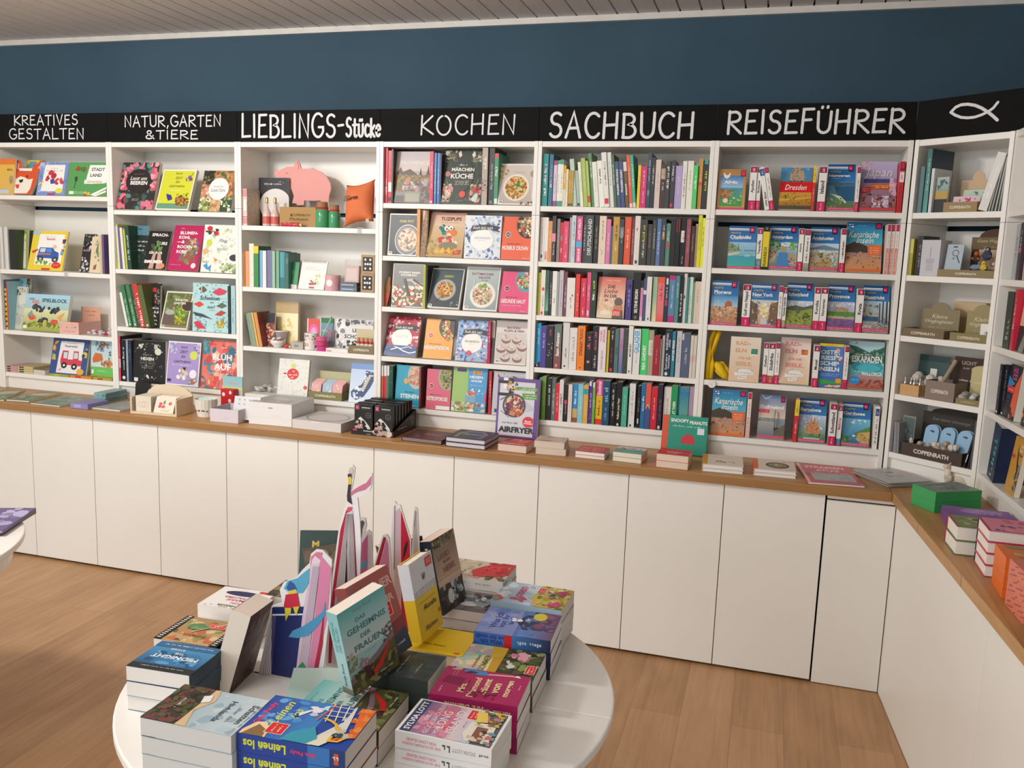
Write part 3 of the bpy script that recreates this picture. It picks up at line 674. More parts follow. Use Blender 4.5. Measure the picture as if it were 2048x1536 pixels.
SA2 = [
 (95, 140, 885, 'e5e0da', vt('Alles in Fluss', 'b0a8a0', 60, 50, 30)+';r 25 8 70 16 5a5652'), (141, 180, 885, 'e9e4de', 'r 10 3 90 24 e2b6b0;'+vt('LUST', 'c4382f', 13, 18, 40)), (183, 226, 925, 'd9964e', vt('Stille Jahre', 'f0d0a0', 55, 50, 40)), (228, 269, 870, '3a2f33', 'r 0 44 100 62 e48aa4;'+vt('Die Nacht', 'e0d8da', 28, 30, 40)), (273, 308, 900, '8d857d', vt('Zeit', 'b8b0a8', 55, 50, 36)), (310, 345, 940, 'c9263f', 'r 20 54 80 66 8f8890;'+vt('1924', 'f0c8cc', 30, 30, 50)), (348, 404, 928, 'e0466a', vt('Mut zur Liebe', 'f6c8d0', 66, 50, 30)+';'+vt('Anabel', W1, 18, 18, 34)), (407, 435, 885, 'a7a29c', vt('und Ruhe', '85807a', 50, 50, 40)),
 (438, 481, 865, 'c5d3da', vt('ADHS ALS ERWACHSENE', '3a4a58', 70, 50, 46)+';'+vt('Dr. Huber', '6a8290', 24, 26, 30)), (486, 551, 875, 'd8528d', 'r 0 34 100 46 49b4d8;'+vt('HOLISTIC WEALTH', W1, 72, 44, 46)+';'+vt('KEISHA BLAIR', W1, 17, 28, 42)), (556, 588, 880, '333739', vt('DAS NEUE LEBEN', 'd6d6d2', 55, 66, 50)), (589, 668, 865, '3f4547', vt('DEUTSCHLAND', 'd9d8d4', 55, 76, 50)), (672, 722, 870, '1f1d1a', vt('Der Schwarze Kreis', 'b09a68', 55, 60, 36)), (726, 800, 870, 'e6d3bf', vt('Robert und der Sommer', '8a6a58', 70, 48, 30)+';l 7a5a48 5 30 30 60 24 45 18'), (804, 850, 905, 'e07aa8', vt('Sonja denkt nach', 'f6d6e4', 50, 50, 34)), (851, 875, 980, '46617c', ''),
 (877, 945, 880, 'c49a45', vt('F. F. de Bergerac', '4a3a20', 68, 42, 44)+';'+vt('Vernunft und', 'f0e0b0', 38, 24, 34)), (949, 996, 905, '3a3c42', 'r 0 60 100 82 7a8088~4;'+vt('Die Welt im', 'd0d0d0', 62, 36, 40)), (1000, 1070, 882, 'e5572f', vt('Ein kurzer Sommer', 'f6d0b8', 55, 50, 34)), (1073, 1106, 890, '7d3440', vt('Die Gabe des Herzens', 'd8a8ac', 50, 66, 44)), (1109, 1166, 870, 'e4ded6', 'p b03050 30 72 60 78 50 68;e 50 6 24 4 3a3a3a'), (1169, 1246, 910, '3b3a34', vt('ABLEITUNG', 'e8e6d8', 34, 40, 34)+';'+vt('BEWUSST BÖSEN', 'd6cf3a', 70, 46, 40)), (1249, 1296, 958, '3d3a3b', vt('Die Familie', '96707a', 64, 50, 40)), (1299, 1341, 915, '3c4140', vt('Schwarzer Regen', 'c0c4c0', 60, 54, 36)), (1346, 1391, 900, '5c77a8', vt('Mein langer Weg', 'cdd8ea', 50, 60, 40)),
 (1394, 1441, 900, '32404a', 'r 20 56 80 70 b0744a;'+vt('Die Frau', 'd8e0e4', 74, 32, 44)), (1444, 1491, 950, '5d8a78', 'e 50 48 30 9 c04a4a;'+vt('LESEN', 'dceae2', 72, 30, 40)), (1496, 1546, 905, '1a1a1a', ''), (1548, 1600, 890, '0f0e0f', 'r 20 70 28 98 d83030;r 66 70 74 98 d83030'), (1603, 1660, 892, '0d0c0d', 'r 2 50 70 74 e8e4e0;'+vt('NEXUS', 'c8323c', 62, 20, 40)+';'+vt('HARARI', 'd0ccc8', 14, 20, 30)), (1664, 1710, 905, '95505a', vt('Die Rote Gräfin', 'c88a8a', 55, 60, 40)), (1714, 1755, 980, '4a3230', vt('Leben', 'b8a09a', 60, 50, 40)), (1758, 1783, 955, 'b58f86', ''), (1786, 1826, 860, 'd8d82f', vt('Das Glück der kleinen', '8f8f20', 60, 66, 36)), (1829, 1868, 893, 'e2e23c', vt('AUFGEHALTEN', '55551c', 62, 46, 46))]
SA3 = [
 (65, 102, 132, 'b7b534', vt('Sieh hin', '8f8d20', 50, 50, 40)), (104, 151, 105, 'e8e0d4', 'e 55 58 32 4 d8483a;e 40 5 26 4 d0453c;'+vt('MACH DIE TÜR', '4a4440', 32, 30, 40)), (153, 190, 110, '2f5b50', 'g 0 10 100 60 6fb59a 2f5b50'), (192, 223, 118, '2a2624', vt('DUNKEL', 'c8c2ba', 50, 60, 40)), (225, 272, 118, 'ece9e2', vt('S', 'e0a04a', 56, 10, 60)+';'+vt('Max Sommer', '4a4844', 36, 18, 36)), (273, 299, 125, '9aa3a0', ''), (301, 345, 110, 'c3bcbf', vt('Altes Herz geht auf die Reise', '8a8488', 50, 70, 30)), (347, 386, 125, '6b3f52', vt('Komm bald nach Hause', 'd8c0ca', 45, 60, 40)), (388, 474, 190, 'e8e4dc', 'e 70 55 10 3 c0505a;'+vt('Liebe Love', '9a948c', 36, 36, 30)), (478, 523, 150, 'dd3a2c', vt('Kleine Freundin', 'f6c8c0', 35, 50, 30)), (527, 590, 195, 'd92f4f', vt('Das Hotel', 'f6c0cc', 70, 40, 34)+';'+vt('Freundin', W1, 16, 22, 34)), (595, 636, 130, 'e0537d', 'r 30 5 70 16 e8e0e0;'+vt('Hannah', 'f6ccd8', 55, 40, 36)), (640, 700, 125, '26382f', vt('ABSOLUT NEUE WEISHEIT', 'b8cc48', 66, 44, 44)+';'+vt('101 1/2', W1, 46, 20, 50)),
 (1022, 1084, 212, '4b3f86', 'e 60 84 26 5 2a2250;'+vt('Die Wahrheit über', 'a89ad0', 55, 50, 34)), (1088, 1170, 135, '141312', vt('SELTENE ERDEN', W1, 40, 50, 40)+';e 50 6 20 4 6a6a68'), (1173, 1202, 220, 'd98db3', 'r 0 82 100 100 222222;r 0 0 100 10 dcd0d4'), (1205, 1238, 195, '4a5078', 'r 0 62 100 72 d8d4e0'), (1240, 1293, 178, 'e3e0da', vt('Marie Kern', 'b8b4ae', 50, 40, 30)+';e 55 5 16 3 5a5a8a'), (1301, 1351, 180, '9dbf9c', 'g 0 0 100 55 efd9ac 9dbf9c'), (1354, 1429, 182, 'e5787c', 'g 0 0 100 20 e85a3a e5787c;r 0 86 100 100 e8583e;'+vt('KANADISCHER SOMMER', 'b83a4a', 66, 46, 50)), (1431, 1476, 185, '263040', 'r 30 84 80 98 dcd8d4;r 20 36 80 50 b03a5a;'+vt('ERINNER', 'e8e4e0', 66, 30, 40)), (1479, 1546, 165, '5d86ab', 'r 0 91 100 100 b82a78;r 0 0 100 14 b82a78;'+vt('Das Buch vom Weg', 'c0d4e8', 55, 60, 30)), (1549, 1590, 168, '4f8d92', vt('ALLES AM MEER', 'd0e4e4', 70, 40, 40)), (1592, 1632, 180, '16181a', vt('von nun an', 'e0deda', 40, 60, 50)), (1634, 1666, 145, 'dad5d2', 'r 20 50 60 56 3a3a5a'), (1668, 1690, 185, '3f8f8d', ''), (1692, 1731, 182, 'cfe3d6', vt('und mehr davon', '6a9a80', 40, 50, 36)), (1733, 1751, 240, '6fa678', ''), (1754, 1822, 230, 'd9c6b8', vt('Jan und Ida', 'a88a78', 66, 40, 30))]
SA4 = [
 (40, 100, 680, '149cc9', 'p 141414 0 0 100 0 100 14 0 4;'+vt('NÄCHSTER HALT ZUKUNFT', 'c9ecf6', 70, 46, 40)+';e 40 4 14 3 e8e0d8'), (104, 166, 710, '4d3f93', vt('Das grosse Handbuch', 'c0b6e0', 66, 46, 44)), (168, 242, 705, '1d1a26', 's 10 20 90 60 14 12 6a6478,c8c4cc;'+vt('Eddie', 'c04a6a', 84, 20, 40)), (248, 326, 695, '66746f', 'g 0 0 100 100 8f4447 5f7a74;'+vt('Sam Altman', W1, 55, 56, 44)+';e 40 7 18 4 c09a9a'), (335, 407, 670, 'dbd9d6', vt('Henning Baum', '6a6864', 36, 30, 36)+';r 30 4 56 8 4a4a48'), (410, 490, 730, 'e3dfda', vt('KIRCHNER NACHLASS', 'a8a49e', 50, 70, 44)), (497, 578, 710, 'ef8421', vt('STANLEY TUCCI', '5a2a10', 63, 60, 40)+';r 40 4 56 7 5a2a10'), (580, 652, 780, '1c1718', 'r 30 20 70 26 d888a8;'+vt('Arch Enemy', 'e0608a', 74, 42, 56)), (657, 722, 715, '1e1a1c', vt('TRÄUME IN EIS', 'd8507a', 68, 52, 44)+';'+vt('MAX PIEPER', 'd8d0d0', 22, 34, 36)), (726, 809, 718, 'e8dde0', 'v 28 80 34 26 d0507a ICH BIN;v 66 80 34 28 d0507a GIORGIA;'+vt('GIORGIA MELONI', 'b09098', 26, 42, 26)), (812, 836, 755, 'e8d92f', ''), (838, 896, 730, '2a0d14', 'e 50 6 26 4 d83050;'+vt('DAS LEBEN EINER DIVA', '8a4a54', 40, 44, 34)+';'+vt('WUNDERBAR', 'e0d8d4', 84, 24, 40)), (898, 940, 740, '4f7a76', vt('GÜZER', '2a4542', 50, 30, 50)), (943, 986, 735, 'a58fb0', 'g 0 0 100 100 5a78b0 c89ab4;'+vt('HOMERS', 'd04a72', 64, 30, 50)), (989, 1040, 740, '3f4742', 's 0 0 100 100 14 20 566058,2c322e'), (1043, 1091, 708, 'e8e6e2', vt('MOSBURY', '3a3a3a', 50, 36, 44)+';r 30 3 60 7 4a4a4a'), (1095, 1171, 740, 'e5e5e4', 'v 50 72 50 74 2fa8d8 GALLAGHER;'+vt('.....', '8a8a8a', 36, 26, 20)), (1175, 1253, 742, '46cf70', vt('REA GARVEY', 'f2f8ea', 38, 54, 44)), (1255, 1311, 755, 'a5a285', 'r 0 44 76 78 d8d4c4;'+vt('Die Kunst', '8a8870', 62, 30, 40)), (1313, 1381, 815, 'a3202f', vt('Adam Smith', 'd08a8a', 50, 50, 26)), (1384, 1400, 850, '8a7f70', ''), (1402, 1431, 815, 'b9b2ae', ''), (1433, 1506, 755, '1c2a3c', 'v 34 76 44 30 d0d8e0 ROSENTHAL;v 70 72 34 28 d0d8e0 HANS;v 34 32 36 28 d0d8e0 Zwei Leben in;v 70 32 36 26 d0d8e0 Deutschland;e 40 6 22 4 dcdcd8'), (1509, 1546, 768, '2a7f96', vt('AUF DIE FRESSE', W1, 58, 64, 60)), (1555, 1611, 765, 'c5c6cb', vt('KUNST UND SEELE', 'a0a2aa', 60, 66, 44)), (1614, 1705, 785, '56607a', 'r 0 84 20 98 d8d8dc;'+vt('Was wir wissen', 'a8b0c4', 50, 50, 36)), (1708, 1738, 810, 'd6d0c0', 'r 0 36 100 52 d8b8b4'), (1741, 1775, 815, 'd2cbbd', 'r 0 40 100 55 d4b4b0')]
SA5 = [
 (84, 112, 190, '3fa0a5', ''), (118, 161, 175, '6f9a3c', 'r 40 3 60 7 c05a3a;'+vt('Gartenjahr', 'a8c880', 55, 50, 34)), (163, 216, 195, '1e221e', vt('Das neue Haus im Wald', 'd8d8d0', 60, 60, 56)), (218, 259, 200, '5f6d66', vt('DER LEBEN ZEIT', 'c0cac4', 45, 76, 50)), (262, 304, 250, 'd92338', vt('Neu beginnen', 'f4c4c8', 50, 60, 40)), (306, 350, 210, 'dcdad6', vt('EXPECT', '3a3a3a', 54, 26, 50)+';'+vt('Irgendwas', '8a8884', 28, 30, 36)), (352, 396, 260, '1d1a1a', 'r 20 48 80 58 e83a5a;'+vt('Die grosse Frage', 'a8a0a0', 36, 40, 40)), (398, 441, 262, 'e5d6d0', vt('Nadine Mutter', 'c0a49c', 50, 60, 34)), (444, 500, 262, '2f8bc5', 'r 0 0 100 12 8a5236;r 0 12 100 36 c8ac70;'+vt('HELD DER BERGE', 'd8ecf6', 66, 44, 50)), (503, 558, 260, '8cc6d2', vt('wo das Meer', 'b8dfe6', 45, 60, 40)), (563, 615, 268, 'd9ab52', 'r 0 76 100 90 3fa0a5;'+vt('Schatz', 'e8cc90', 40, 50, 36)), (617, 659, 225, '5b2f86', 'r 10 88 60 99 e4dce8;'+vt('Alle lieben das Leben', 'e0d0ec', 55, 40, 44)+';'+vt('Ella', 'b090c8', 18, 16, 34)), (661, 689, 240, '6fae45', 'r 0 88 60 100 e4e8dc;'+vt('YOGA', W1, 50, 22, 44)), (691, 765, 215, 'e8b81f', 'r 0 65 100 100 e2408a;r 0 0 100 12 d83a2c;v 50 82 30 56 f4dce8 Emotional;'+vt('Isabel Kadro', '5a4410', 38, 44, 40)), (768, 846, 220, '1f4a6b', vt('HILFE FÜR STRESS', '8ab4d0', 70, 44, 60)+';'+vt('THEODOR MEISTER', '6a9ab8', 26, 36, 40)), (850, 906, 255, '191716', vt('Ein Leben ohne Angst', 'd8d4cc', 55, 76, 40)), (912, 976, 235, '0f0f0d', vt('Follow your Fear', 'e4e0c0', 40, 64, 44)+';e 45 4 18 3 d8d4c4'), (979, 1036, 290, '4fae90', vt('Die Ruhe in mir', '8ad0b8', 55, 60, 30)), (1050, 1116, 255, 'e0e0df', vt('HEILEN UND LEBEN', 'a0a0a0', 55, 66, 44)+';e 40 4 18 3 4a4a4a'), (1136, 1171, 280, '171717', 'r 30 10 70 22 d8d8d4;'+vt('NACHT', '8a8a86', 55, 40, 50)), (1180, 1226, 250, '246c9e', vt('BAUT EUREN MUT', 'd8e8f2', 56, 40, 56)), (1229, 1286, 250, 'd65a4f', 'p 3f5790 0 0 100 0 100 42 50 52 0 42;p e8d0a8 0 42 50 52 100 42 50 56'), (1290, 1356, 290, 'cf2338', vt('Fürchte dich nicht', 'f0b8b8', 50, 60, 30)), (1359, 1411, 260, '2c2333', vt('MIT DER ANGST', '8a5a8a', 45, 56, 46)+';e 50 6 26 4 d0ccd0'), (1421, 1500, 290, 'e3dad2', vt('DIE Vermessung', '9a8f88', 56, 50, 28)), (1503, 1570, 275, '23995a', vt('LET THEM', W1, 50, 30, 44)), (1573, 1591, 270, '2d7ea0', ''), (1593, 1690, 290, '3f86a0', 'g 0 20 100 90 6fb58e 2f7aa8'), (1695, 1760, 290, 'a58fa5', vt('Balance', 'c4b4c4', 45, 50, 30))]
for zs, fr, vb, rows, nm in ((1.104, 'A', (765, 795), SA1, 'top'), (.848, 'A', (1365, 1420), SA2, 'second'), (.595, 'B', (600, 688), SA3, 'third'), (.345, 'B', (1160, 1285), SA4, 'fourth'), (.092, 'C', (640, 755), SA5, 'bottom')):
    spines(MAIN, fr, zs, vb, rows, f'the {nm} shelf under SACHBUCH', f'books on the {nm} shelf under SACHBUCH', wmin=1.6)
faceout(MAIN, 'B', .595, 712, 1006, 628, 890, 192, .022, 'peach coloured novel turned cover first among the spines under SACHBUCH', 'e4a48c',
 'g 0 0 100 55 e8cfae e9b9a0;g 0 55 100 100 e9b9a0 d8604c;t 55 92 60 3 f2c8b8 KAREN HALLER;T 50 77 28 8 5a2a30 DIE;i 48 66 50 10 6a3038 Liebe;T 48 54 48 8 5a2a30 IN DIR;e 33 43 6 3.5 c8483c;s 0 15 60 50 24 9 e4c8a4,ddb894,e8d4b4;e 78 40 15 11 6a5a58;p c8825e 62 32 94 32 97 4 58 4;p 55504e 56 0 98 0 94 20 62 22;e 33 13 20 6 efe0cc;r 58 6 88 20 e04a3c;t 73 15 24 4 f6e0d8 SPIEGEL;t 73 10 24 4 f6e0d8 BESTSELLER', Y=.02)
# ------------------------------------------------------------------ travel guides
MG, LG = 'd01f5c', 'd8246a'
def sky(c0, c1, y=0): return f'g 0 {y} 100 100 {c0} {c1}'
def guide(title, series, ph):
    return (f'g 0 0 100 100 4a9ad8 1d5c9c;{ph};r 0 92 72 94.5 f2f0ea;r 0 89.6 72 90.8 dfe8f0;r 74 84 91 98.5 1c1418;r 76 86.5 89 97 {MG};Z 82 91.5 9 2.4 f4e6ea;'
            f't 26 83.5 40 4.6 e8d44a {series};T 42 74 76 8.2 f6f4ee {title};Z 30 68.6 40 1.6 c8dcf0;r 0 0 100 5.4 d84a6e;Z 50 2.7 86 1.7 f0c0cc')
def gsp(txt, col='2a2a2a', ph=''):
    return f'r 0 0 100 22 {MG};r 4 86 96 99 1c1418;r 18 87.5 82 98 {MG};z 50 92 8 30 f4e6ea;v 50 54 {min(58, 6.5*len(txt)):.0f} 52 {col} {txt};z 50 11 16 26 f0b8c8'+ph
def gss(txt, ph=''): return f'r 0 0 100 22 {MG};r 4 86 96 99 1c1418;r 18 87.5 82 98 {MG};z 50 52 46 30 5a5a5a;z 50 11 16 26 f0b8c8'+ph
GW = 'eeebe6'
kan = ('g 0 0 100 100 d8935a 2f86b8;g 0 55 100 100 4fb4cc 2576ac;p 4a4038 0 52 0 38 70 38 62 50 44 56 22 60;s 0 6 100 40 60 5 c87a3c,a85e2e,d89a58,8a5a34,c0a070;r 0 0 100 5 e0703c;e 13 92 9 5 2a5a98;s 6 88 20 96 6 3.4 dfe8f0;r 80 87 97 98.5 1c1418;r 82 88.5 95 97 d01f5c;Z 45 93 30 1.6 a8c8e0;'
       'i 48 75 84 13 f4f2ec Kanarische;i 52 63 48 12 f4f2ec Inseln;p e8703a 60 52 97 54 97 36 62 33;Z 79 48 26 2 f6d8c0;Z 79 43 28 2 f6d8c0;Z 79 38.5 24 2 f6d8c0')
jap = ('g 0 0 100 100 8a5a50 a8a4d0;g 0 66 100 100 a8aad0 c8b8d8;s 0 82 30 100 26 5 d8a8b8,c890a4,e0b8c4;r 10 56 84 64 4a4a7a;r 30 42 84 54 c85a2c;r 30 49 84 52 e08a4a;s 0 6 100 34 50 4.5 4a3a52,7a3a48,c85a30,e08040,3a3048;s 34 6 80 30 40 6 d8bcd0,e4ccdc,c8a8c4;s 80 30 100 66 24 7 e4c4d0,d8b0c4;p c83232 2 46 28 48 28 36 2 34;Z 15 44 20 2 f0c8c8;Z 15 40 20 2 f0c8c8;i 48 75 78 22 e6dce4 Japan;Z 60 47 40 3 f0d0a0;r 0 0 100 4.4 d84a58')
RE = 'book from the travel shelves'
def gspines(zs, fr, vb, rows, where, n0=0, **k): spines(MAIN, fr, zs, vb, rows, where, 'travel guide spines', 'travel guide', 'travel_guide', depth=.115, wmin=2.4, noun_='travel guide', n0=n0, **k)
def gface(zs, fr, x0, x1, yb, yt, label, cov, front, Tk=.02, xt=None, **k):
    return faceout(MAIN, fr, zs, x0, x1, yb, xt, yt, Tk, label, cov, front, name='travel_guide', cat='travel guide', group='travel guides shown cover first', **k)
dres = ('g 0 0 100 100 6a8a30 4f94c8;s 0 66 100 99 16 5 5aa0d0,88b8d8;p b8a48a 30 66 30 84 40 100 66 100 74 84 74 66;s 32 66 72 100 30 4 8a7860,c8b8a0,a89478;r 0 64 100 67 7a6a50;r 0 40 100 64 d8212c;i 50 52 68 13 f4f0ea Dresden;g 0 8 100 40 b07a2c d8a048;p d8b050 0 24 100 30 100 26 0 18;s 0 8 100 38 30 5 7a7a24,a88a30,5a6a20;r 0 0 100 8 5a5448;r 30 65 70 68 2a3a58;Z 50 66.5 34 1.6 c8d0e0')
allg = ('g 0 0 100 100 c89a58 b07a40;g 8 8 90 84 4a9a34 4a8cc8;g 8 54 90 84 9ac0e0 3a78b8;s 10 12 88 50 50 5 5aa83a,48902c,7ab84a,e8e4a0;S 30 36 18 16 22 8 a86a38,b87a44,8a5228;e 30 22 9 6 e6dccc;p e8e4dc 16 92 30 84 44 92 40 80 30 76 20 80;T 46 67 62 11 f4f4f0 Allgäu;r 80 82 97 98 1c1418;r 82 84 95 97 d01f5c;r 0 0 100 5 d84a6e')
def city(c, sky_='b8cfe0'): return f'g 0 5 100 62 {c[0]} {sky_};s 0 5 100 34 55 6 {",".join(c)}'
flo = 'g 0 40 100 66 a8d0e4 3f8cc4;'+'g 0 6 100 42 b8845a c8a888;e 66 46 14 9 b8603a;r 52 34 80 42 d8b898;r 26 38 30 56 d0c0a8;s 0 6 100 42 80 4.5 c8743c,e0c8a8,a85a34,8a6a50,d89a68'
nyc = 'g 0 6 100 62 d8a05a c8d0d8;p 6a5a4a 0 6 0 60 26 50 30 6;p 7a624a 100 6 100 60 72 52 68 6;s 6 30 34 60 20 5 8a7058,c8a070,5a4a40;s 68 28 98 58 20 5 a8804a,6a5440,c89a58;S 52 38 14 16 24 7 f8e8b0,f4d890,fff4d8;s 8 6 92 18 26 4 5a5a60,c8c8cc,8a8a90;r 40 6 64 20 c8ccd4'
sco = 'g 0 6 100 60 6a8a3c c8d4e0;p 5a645a 0 44 30 50 66 46 100 52 100 36 0 36;p 8a9a48 0 40 40 36 100 44 100 6 0 6;s 0 6 100 38 40 7 6a7a34,9aa850,b0a458,55642e;s 0 48 100 58 14 6 e4e8ec,c8d4de;s 62 14 96 32 20 4 3a3a34,5a5a48'
pro = 'g 0 6 100 62 8a7aa8 c0c8dc;s 0 46 100 60 16 7 e0dcd8,a8b0c8;p a8946a 20 42 36 50 64 50 84 40;s 26 40 78 49 26 4 c8a888,b88a68,8a7a58;r 0 30 100 40 5a8a44;s 0 28 100 41 26 4 6a9a4c,4a7a3a;p c8b070 0 30 100 26 100 22 0 26;r 0 6 100 24 7a5a8a;s 0 6 100 24 24 6 8a6a9c,6a4c7c'
maa = 'g 0 6 100 66 8a8478 b8d4e4;s 0 30 60 58 30 7 8a8a78,b0a890,6a7a58;r 62 20 66 62 3a3a38;r 74 20 79 66 44423e;r 88 14 94 66 3a3834;s 0 6 100 20 24 7 b0a898,8a8478,c8c0b0;r 0 22 60 32 3f5a7a;E 72 18 9 7 2a2a2a 14;E 92 16 9 7 2a2a2a 14;l 3a6aa8 2 72 18 80 30 92 16'
cha = 'g 0 6 100 62 2fa898 9fc4e0;p 8a9a78 0 38 0 62 20 58 38 46 56 42;p d8c8a8 0 34 44 40 40 36 0 28;s 2 42 40 58 18 5 5a7048,7a8a5c;r 58 42 100 44 3a78a8;g 0 6 100 30 38b0a0 3f9cb4;s 60 26 96 34 5 3 eaf0f0'
ams = 'g 0 6 100 62 6a8a6a a8c4dc;s 0 44 40 66 20 7 5a9a3c,6aa848,4a8432;s 70 44 100 64 16 7 5a9a3c,78ac4c;p c0a890 0 40 22 52 22 22 0 10;r 42 38 60 56 b09a78;s 0 14 30 44 20 4 8a6a54,c8b49c,705040;p 4a88c0 34 38 64 38 76 6 24 6;p a89a84 64 38 100 34 100 6 78 6;s 66 10 98 26 14 5 c83a3a,8a8478,d8ccb8;s 20 52 90 62 8 6 e8ecf0'
anda = 'g 0 6 100 62 b08a54 c0d4e4;p 6a8aa0 0 50 30 55 50 58 74 54 100 50 100 46 0 46;s 0 40 100 47 20 5 e8e4d8,d0c8b4;s 0 8 100 40 60 6 a8783c,c89a58,7a8a44,b8a068,5a6a38;s 74 8 100 34 14 6 8ab0b0,c8d4cc'
bar = 'g 0 6 100 62 5a7a48 b8c8e0;s 0 30 100 62 18 9 d8dce8,a8bcd8;p c88a5c 26 20 32 44 40 38 46 58 52 42 58 62 64 42 70 50 76 34 82 18;s 30 18 78 48 40 3.4 a86a40,dca878,8a5434;s 0 6 100 20 34 6 3f6a34,5a8a44,7a9a58;r 20 6 80 9 b8ccd4'
gar = 'g 0 6 100 62 1f6ea0 78c0dc;s 20 50 90 60 7 7 e4ecf0;p 5a8a44 100 46 62 34 40 28 56 24 100 26;p c8a468 100 34 60 30 52 14 70 6 100 6;s 60 8 100 30 30 4 d8b888,a87a4a,6a8a3c;s 0 6 36 22 26 6 4a7a30,6a9a44,3a6428;e 44 22 5 2 eef2f4'
ofr = 'g 0 0 100 100 8a8a80 7a9ac0;g 0 44 100 100 e0c8a8 6a94c4;l e8eef4 3 8 99 22 90 44 97;T 48 72 88 8.4 f4f4f2 Ostfriesland;r 0 58 40 65 d8245a;Z 20 61.5 30 2 f6c8d4;r 0 40 100 46 8a94a0;s 0 38 40 46 10 4 7a7a68;l 3a302c 1.4 62 18 62 66;l 3a302c 1.2 76 18 76 60;l 3a302c .8 50 22 62 64 76 58 88 22;p 3a3230 46 24 90 26 84 14 50 14;p 6a6458 100 34 60 16 30 6 100 6;g 0 6 60 38 707888 a8a8a0;r 80 84 96 98 1c1418;r 82 86 94 97 d01f5c;r 0 0 100 5 d84a6e;l 3a302c 1.2 70 12 72 62'
def radeln(c, c2, pc): return f'g 0 0 100 100 e0c0a0 {c2};s 2 4 98 40 26 1.6 c09a84,8a7a70;Z 50 95 28 1.2 b0a090;T 42 86 54 9 {c} RAD-;T 36 70 44 9 {c} ELN;r 68 60 92 76 f0ece4;r 69 63 91 75 {pc}~6;T 50 53.5 66 6 {c} FÜR DIE;T 48 40 66 9 {c} SEELE.;e 52 24 26 6 ece8de;E 52 24 26 6 8a9a98 8;p f0ece4 18 20 80 24 82 17 20 13;p f0ece4 30 12 60 14 60 7 32 5;Z 52 20 50 2 6a7a80;Z 46 10 24 2 6a7a80'
osti = 'g 0 0 100 100 3a6ab0 4f80c0;r 0 94 100 100 f0d030;Z 50 97 50 2 a88a20;e 76 84 9 6 e8a0a8;s 66 52 99 80 18 7 b84a4a,d8d0c8,8a9ac0;T 40 80 76 10 dfeede OSTF;T 38 67 72 10 e4f0e0 RIESI;T 40 54 76 10 e8f2e4 SCHE;T 44 41 84 10 f0f6ee INSELN;Z 50 30 80 2.4 b8c8e8;Z 46 26 70 2 b8c8e8;p 3fa048 0 6 0 18 60 14 100 16 100 8;r 74 10 96 20 f0a020;p f0c8a0 30 2 96 6 96 0 30 0;s 40 0 98 5 10 5 d83a3a,f0d060'
eska = 'g 0 0 100 100 b05a48 bfe0e6;g 0 28 100 100 5ab0b8 c4e4ea;p 3f6a5c 0 92 24 88 60 76 100 90 100 56 70 48 40 54 0 48;s 0 52 100 84 40 8 4a7a68,5a8a74,8ab0a0,30564a;e 54 46 44 13 3a9ab0;e 56 44 34 8 4fb8c8;Z 44 72 50 3 dce8e8;T 52 62 84 14 f0f4f0 ESKAPADEN;Z 56 54 44 1.8 c8dcdc;T 68 32 56 8 f0eee8 MALLORCA;Z 30 36 24 2.2 e0ece8;s 20 4 100 20 30 8 a04c3c,b86450,8a4438;e 20 17 15 9 2f8fd0;Z 20 18 22 2 c8e4f6;E 12 96 12 3 2a4a50 16'
gface(1.104, 'D', 158, 420, 705, 328, 'travel guide with a cow meadow inside a wooden frame, top travel shelf', 'b88a50', allg, xt=302)
gspines(1.104, 'D', (708, 718), [(455, 520, 297, GW, gsp('Apulien')), (523, 562, 297, GW, gsp('Bodensee'))], 'the top travel shelf')
gspines(1.104, 'D', (712, 716), [(615, 660, 310, GW, 'r 0 80 100 96 3a5a90;z 50 88 12 40 c8d8f0;v 50 26 44 50 3a3a3a côte dazur', -52), (664, 705, 308, GW, gss(''), -50)], 'the top travel shelf', n0=2)
def rings(r, W, H):
    mb = MB()
    for i in range(15):
        z = H*(.05+.9*i/14); mb.tube([(.006+.006*math.cos(t), z, .006+.0075*math.sin(t)) for t in [x*.785 for x in range(9)]], .0009, '2a2a2a', 5, False)
    mb.build('ring_binding', 'matte', r)
d = gface(1.104, 'D', 745, 1050, 714, 328, 'ring bound city guide lettered Dresden on a red band', 'c8a070', dres, xt=905)
mb = MB()
gspines(1.104, 'D', (716, 716), [(1052, 1080, 297, 'd0362c', 'r 0 64 100 100 f0d030;z 50 82 26 40 8a7a20;z 50 36 30 34 f0c0b8')], 'the top travel shelf', n0=4)
gspines(1.104, 'D', (718, 718), [(1108, 1180, 300, GW, gsp('Island'))], 'the top travel shelf', n0=5)
gface(1.104, 'D', 1198, 1462, 716, 298, 'blue travel guide lettered Norwegen', '2a6aa8', guide('Norwegen', 'Mein|Trip', 'g 0 5 100 62 5a7a44 4f88b0;p 2a5a80 20 58 100 60 100 20 70 20 40 30;p 4a6a80 0 60 30 62 70 56 100 60 100 52 50 50 0 54;p d8d4b0 10 36 50 30 72 18 70 14 40 26;s 0 5 62 26 36 6 7a9a50,5a8040,a8b070,4a6a34'), xt=1345)
gspines(1.104, 'D', (722, 722), [(1464, 1500, 300, GW, gss(''))], 'the top travel shelf', n0=6)
gface(1.104, 'D', 1512, 1862, 724, 272, 'large travel guide with cherry blossom lettered Japan', '8a4a48', jap, xt=1695)
gspines(1.104, 'D', (728, 728), [(1868, 1913, 252, 'c82c38', 'r 0 60 100 80 e8dcd8;v 50 70 16 40 c83040 Japan;r 10 84 90 99 1c1418;r 18 86 82 98 d01f5c;r 20 2 80 54 b8242e')], 'the top travel shelf', n0=7)
w2 = 'the second travel shelf'
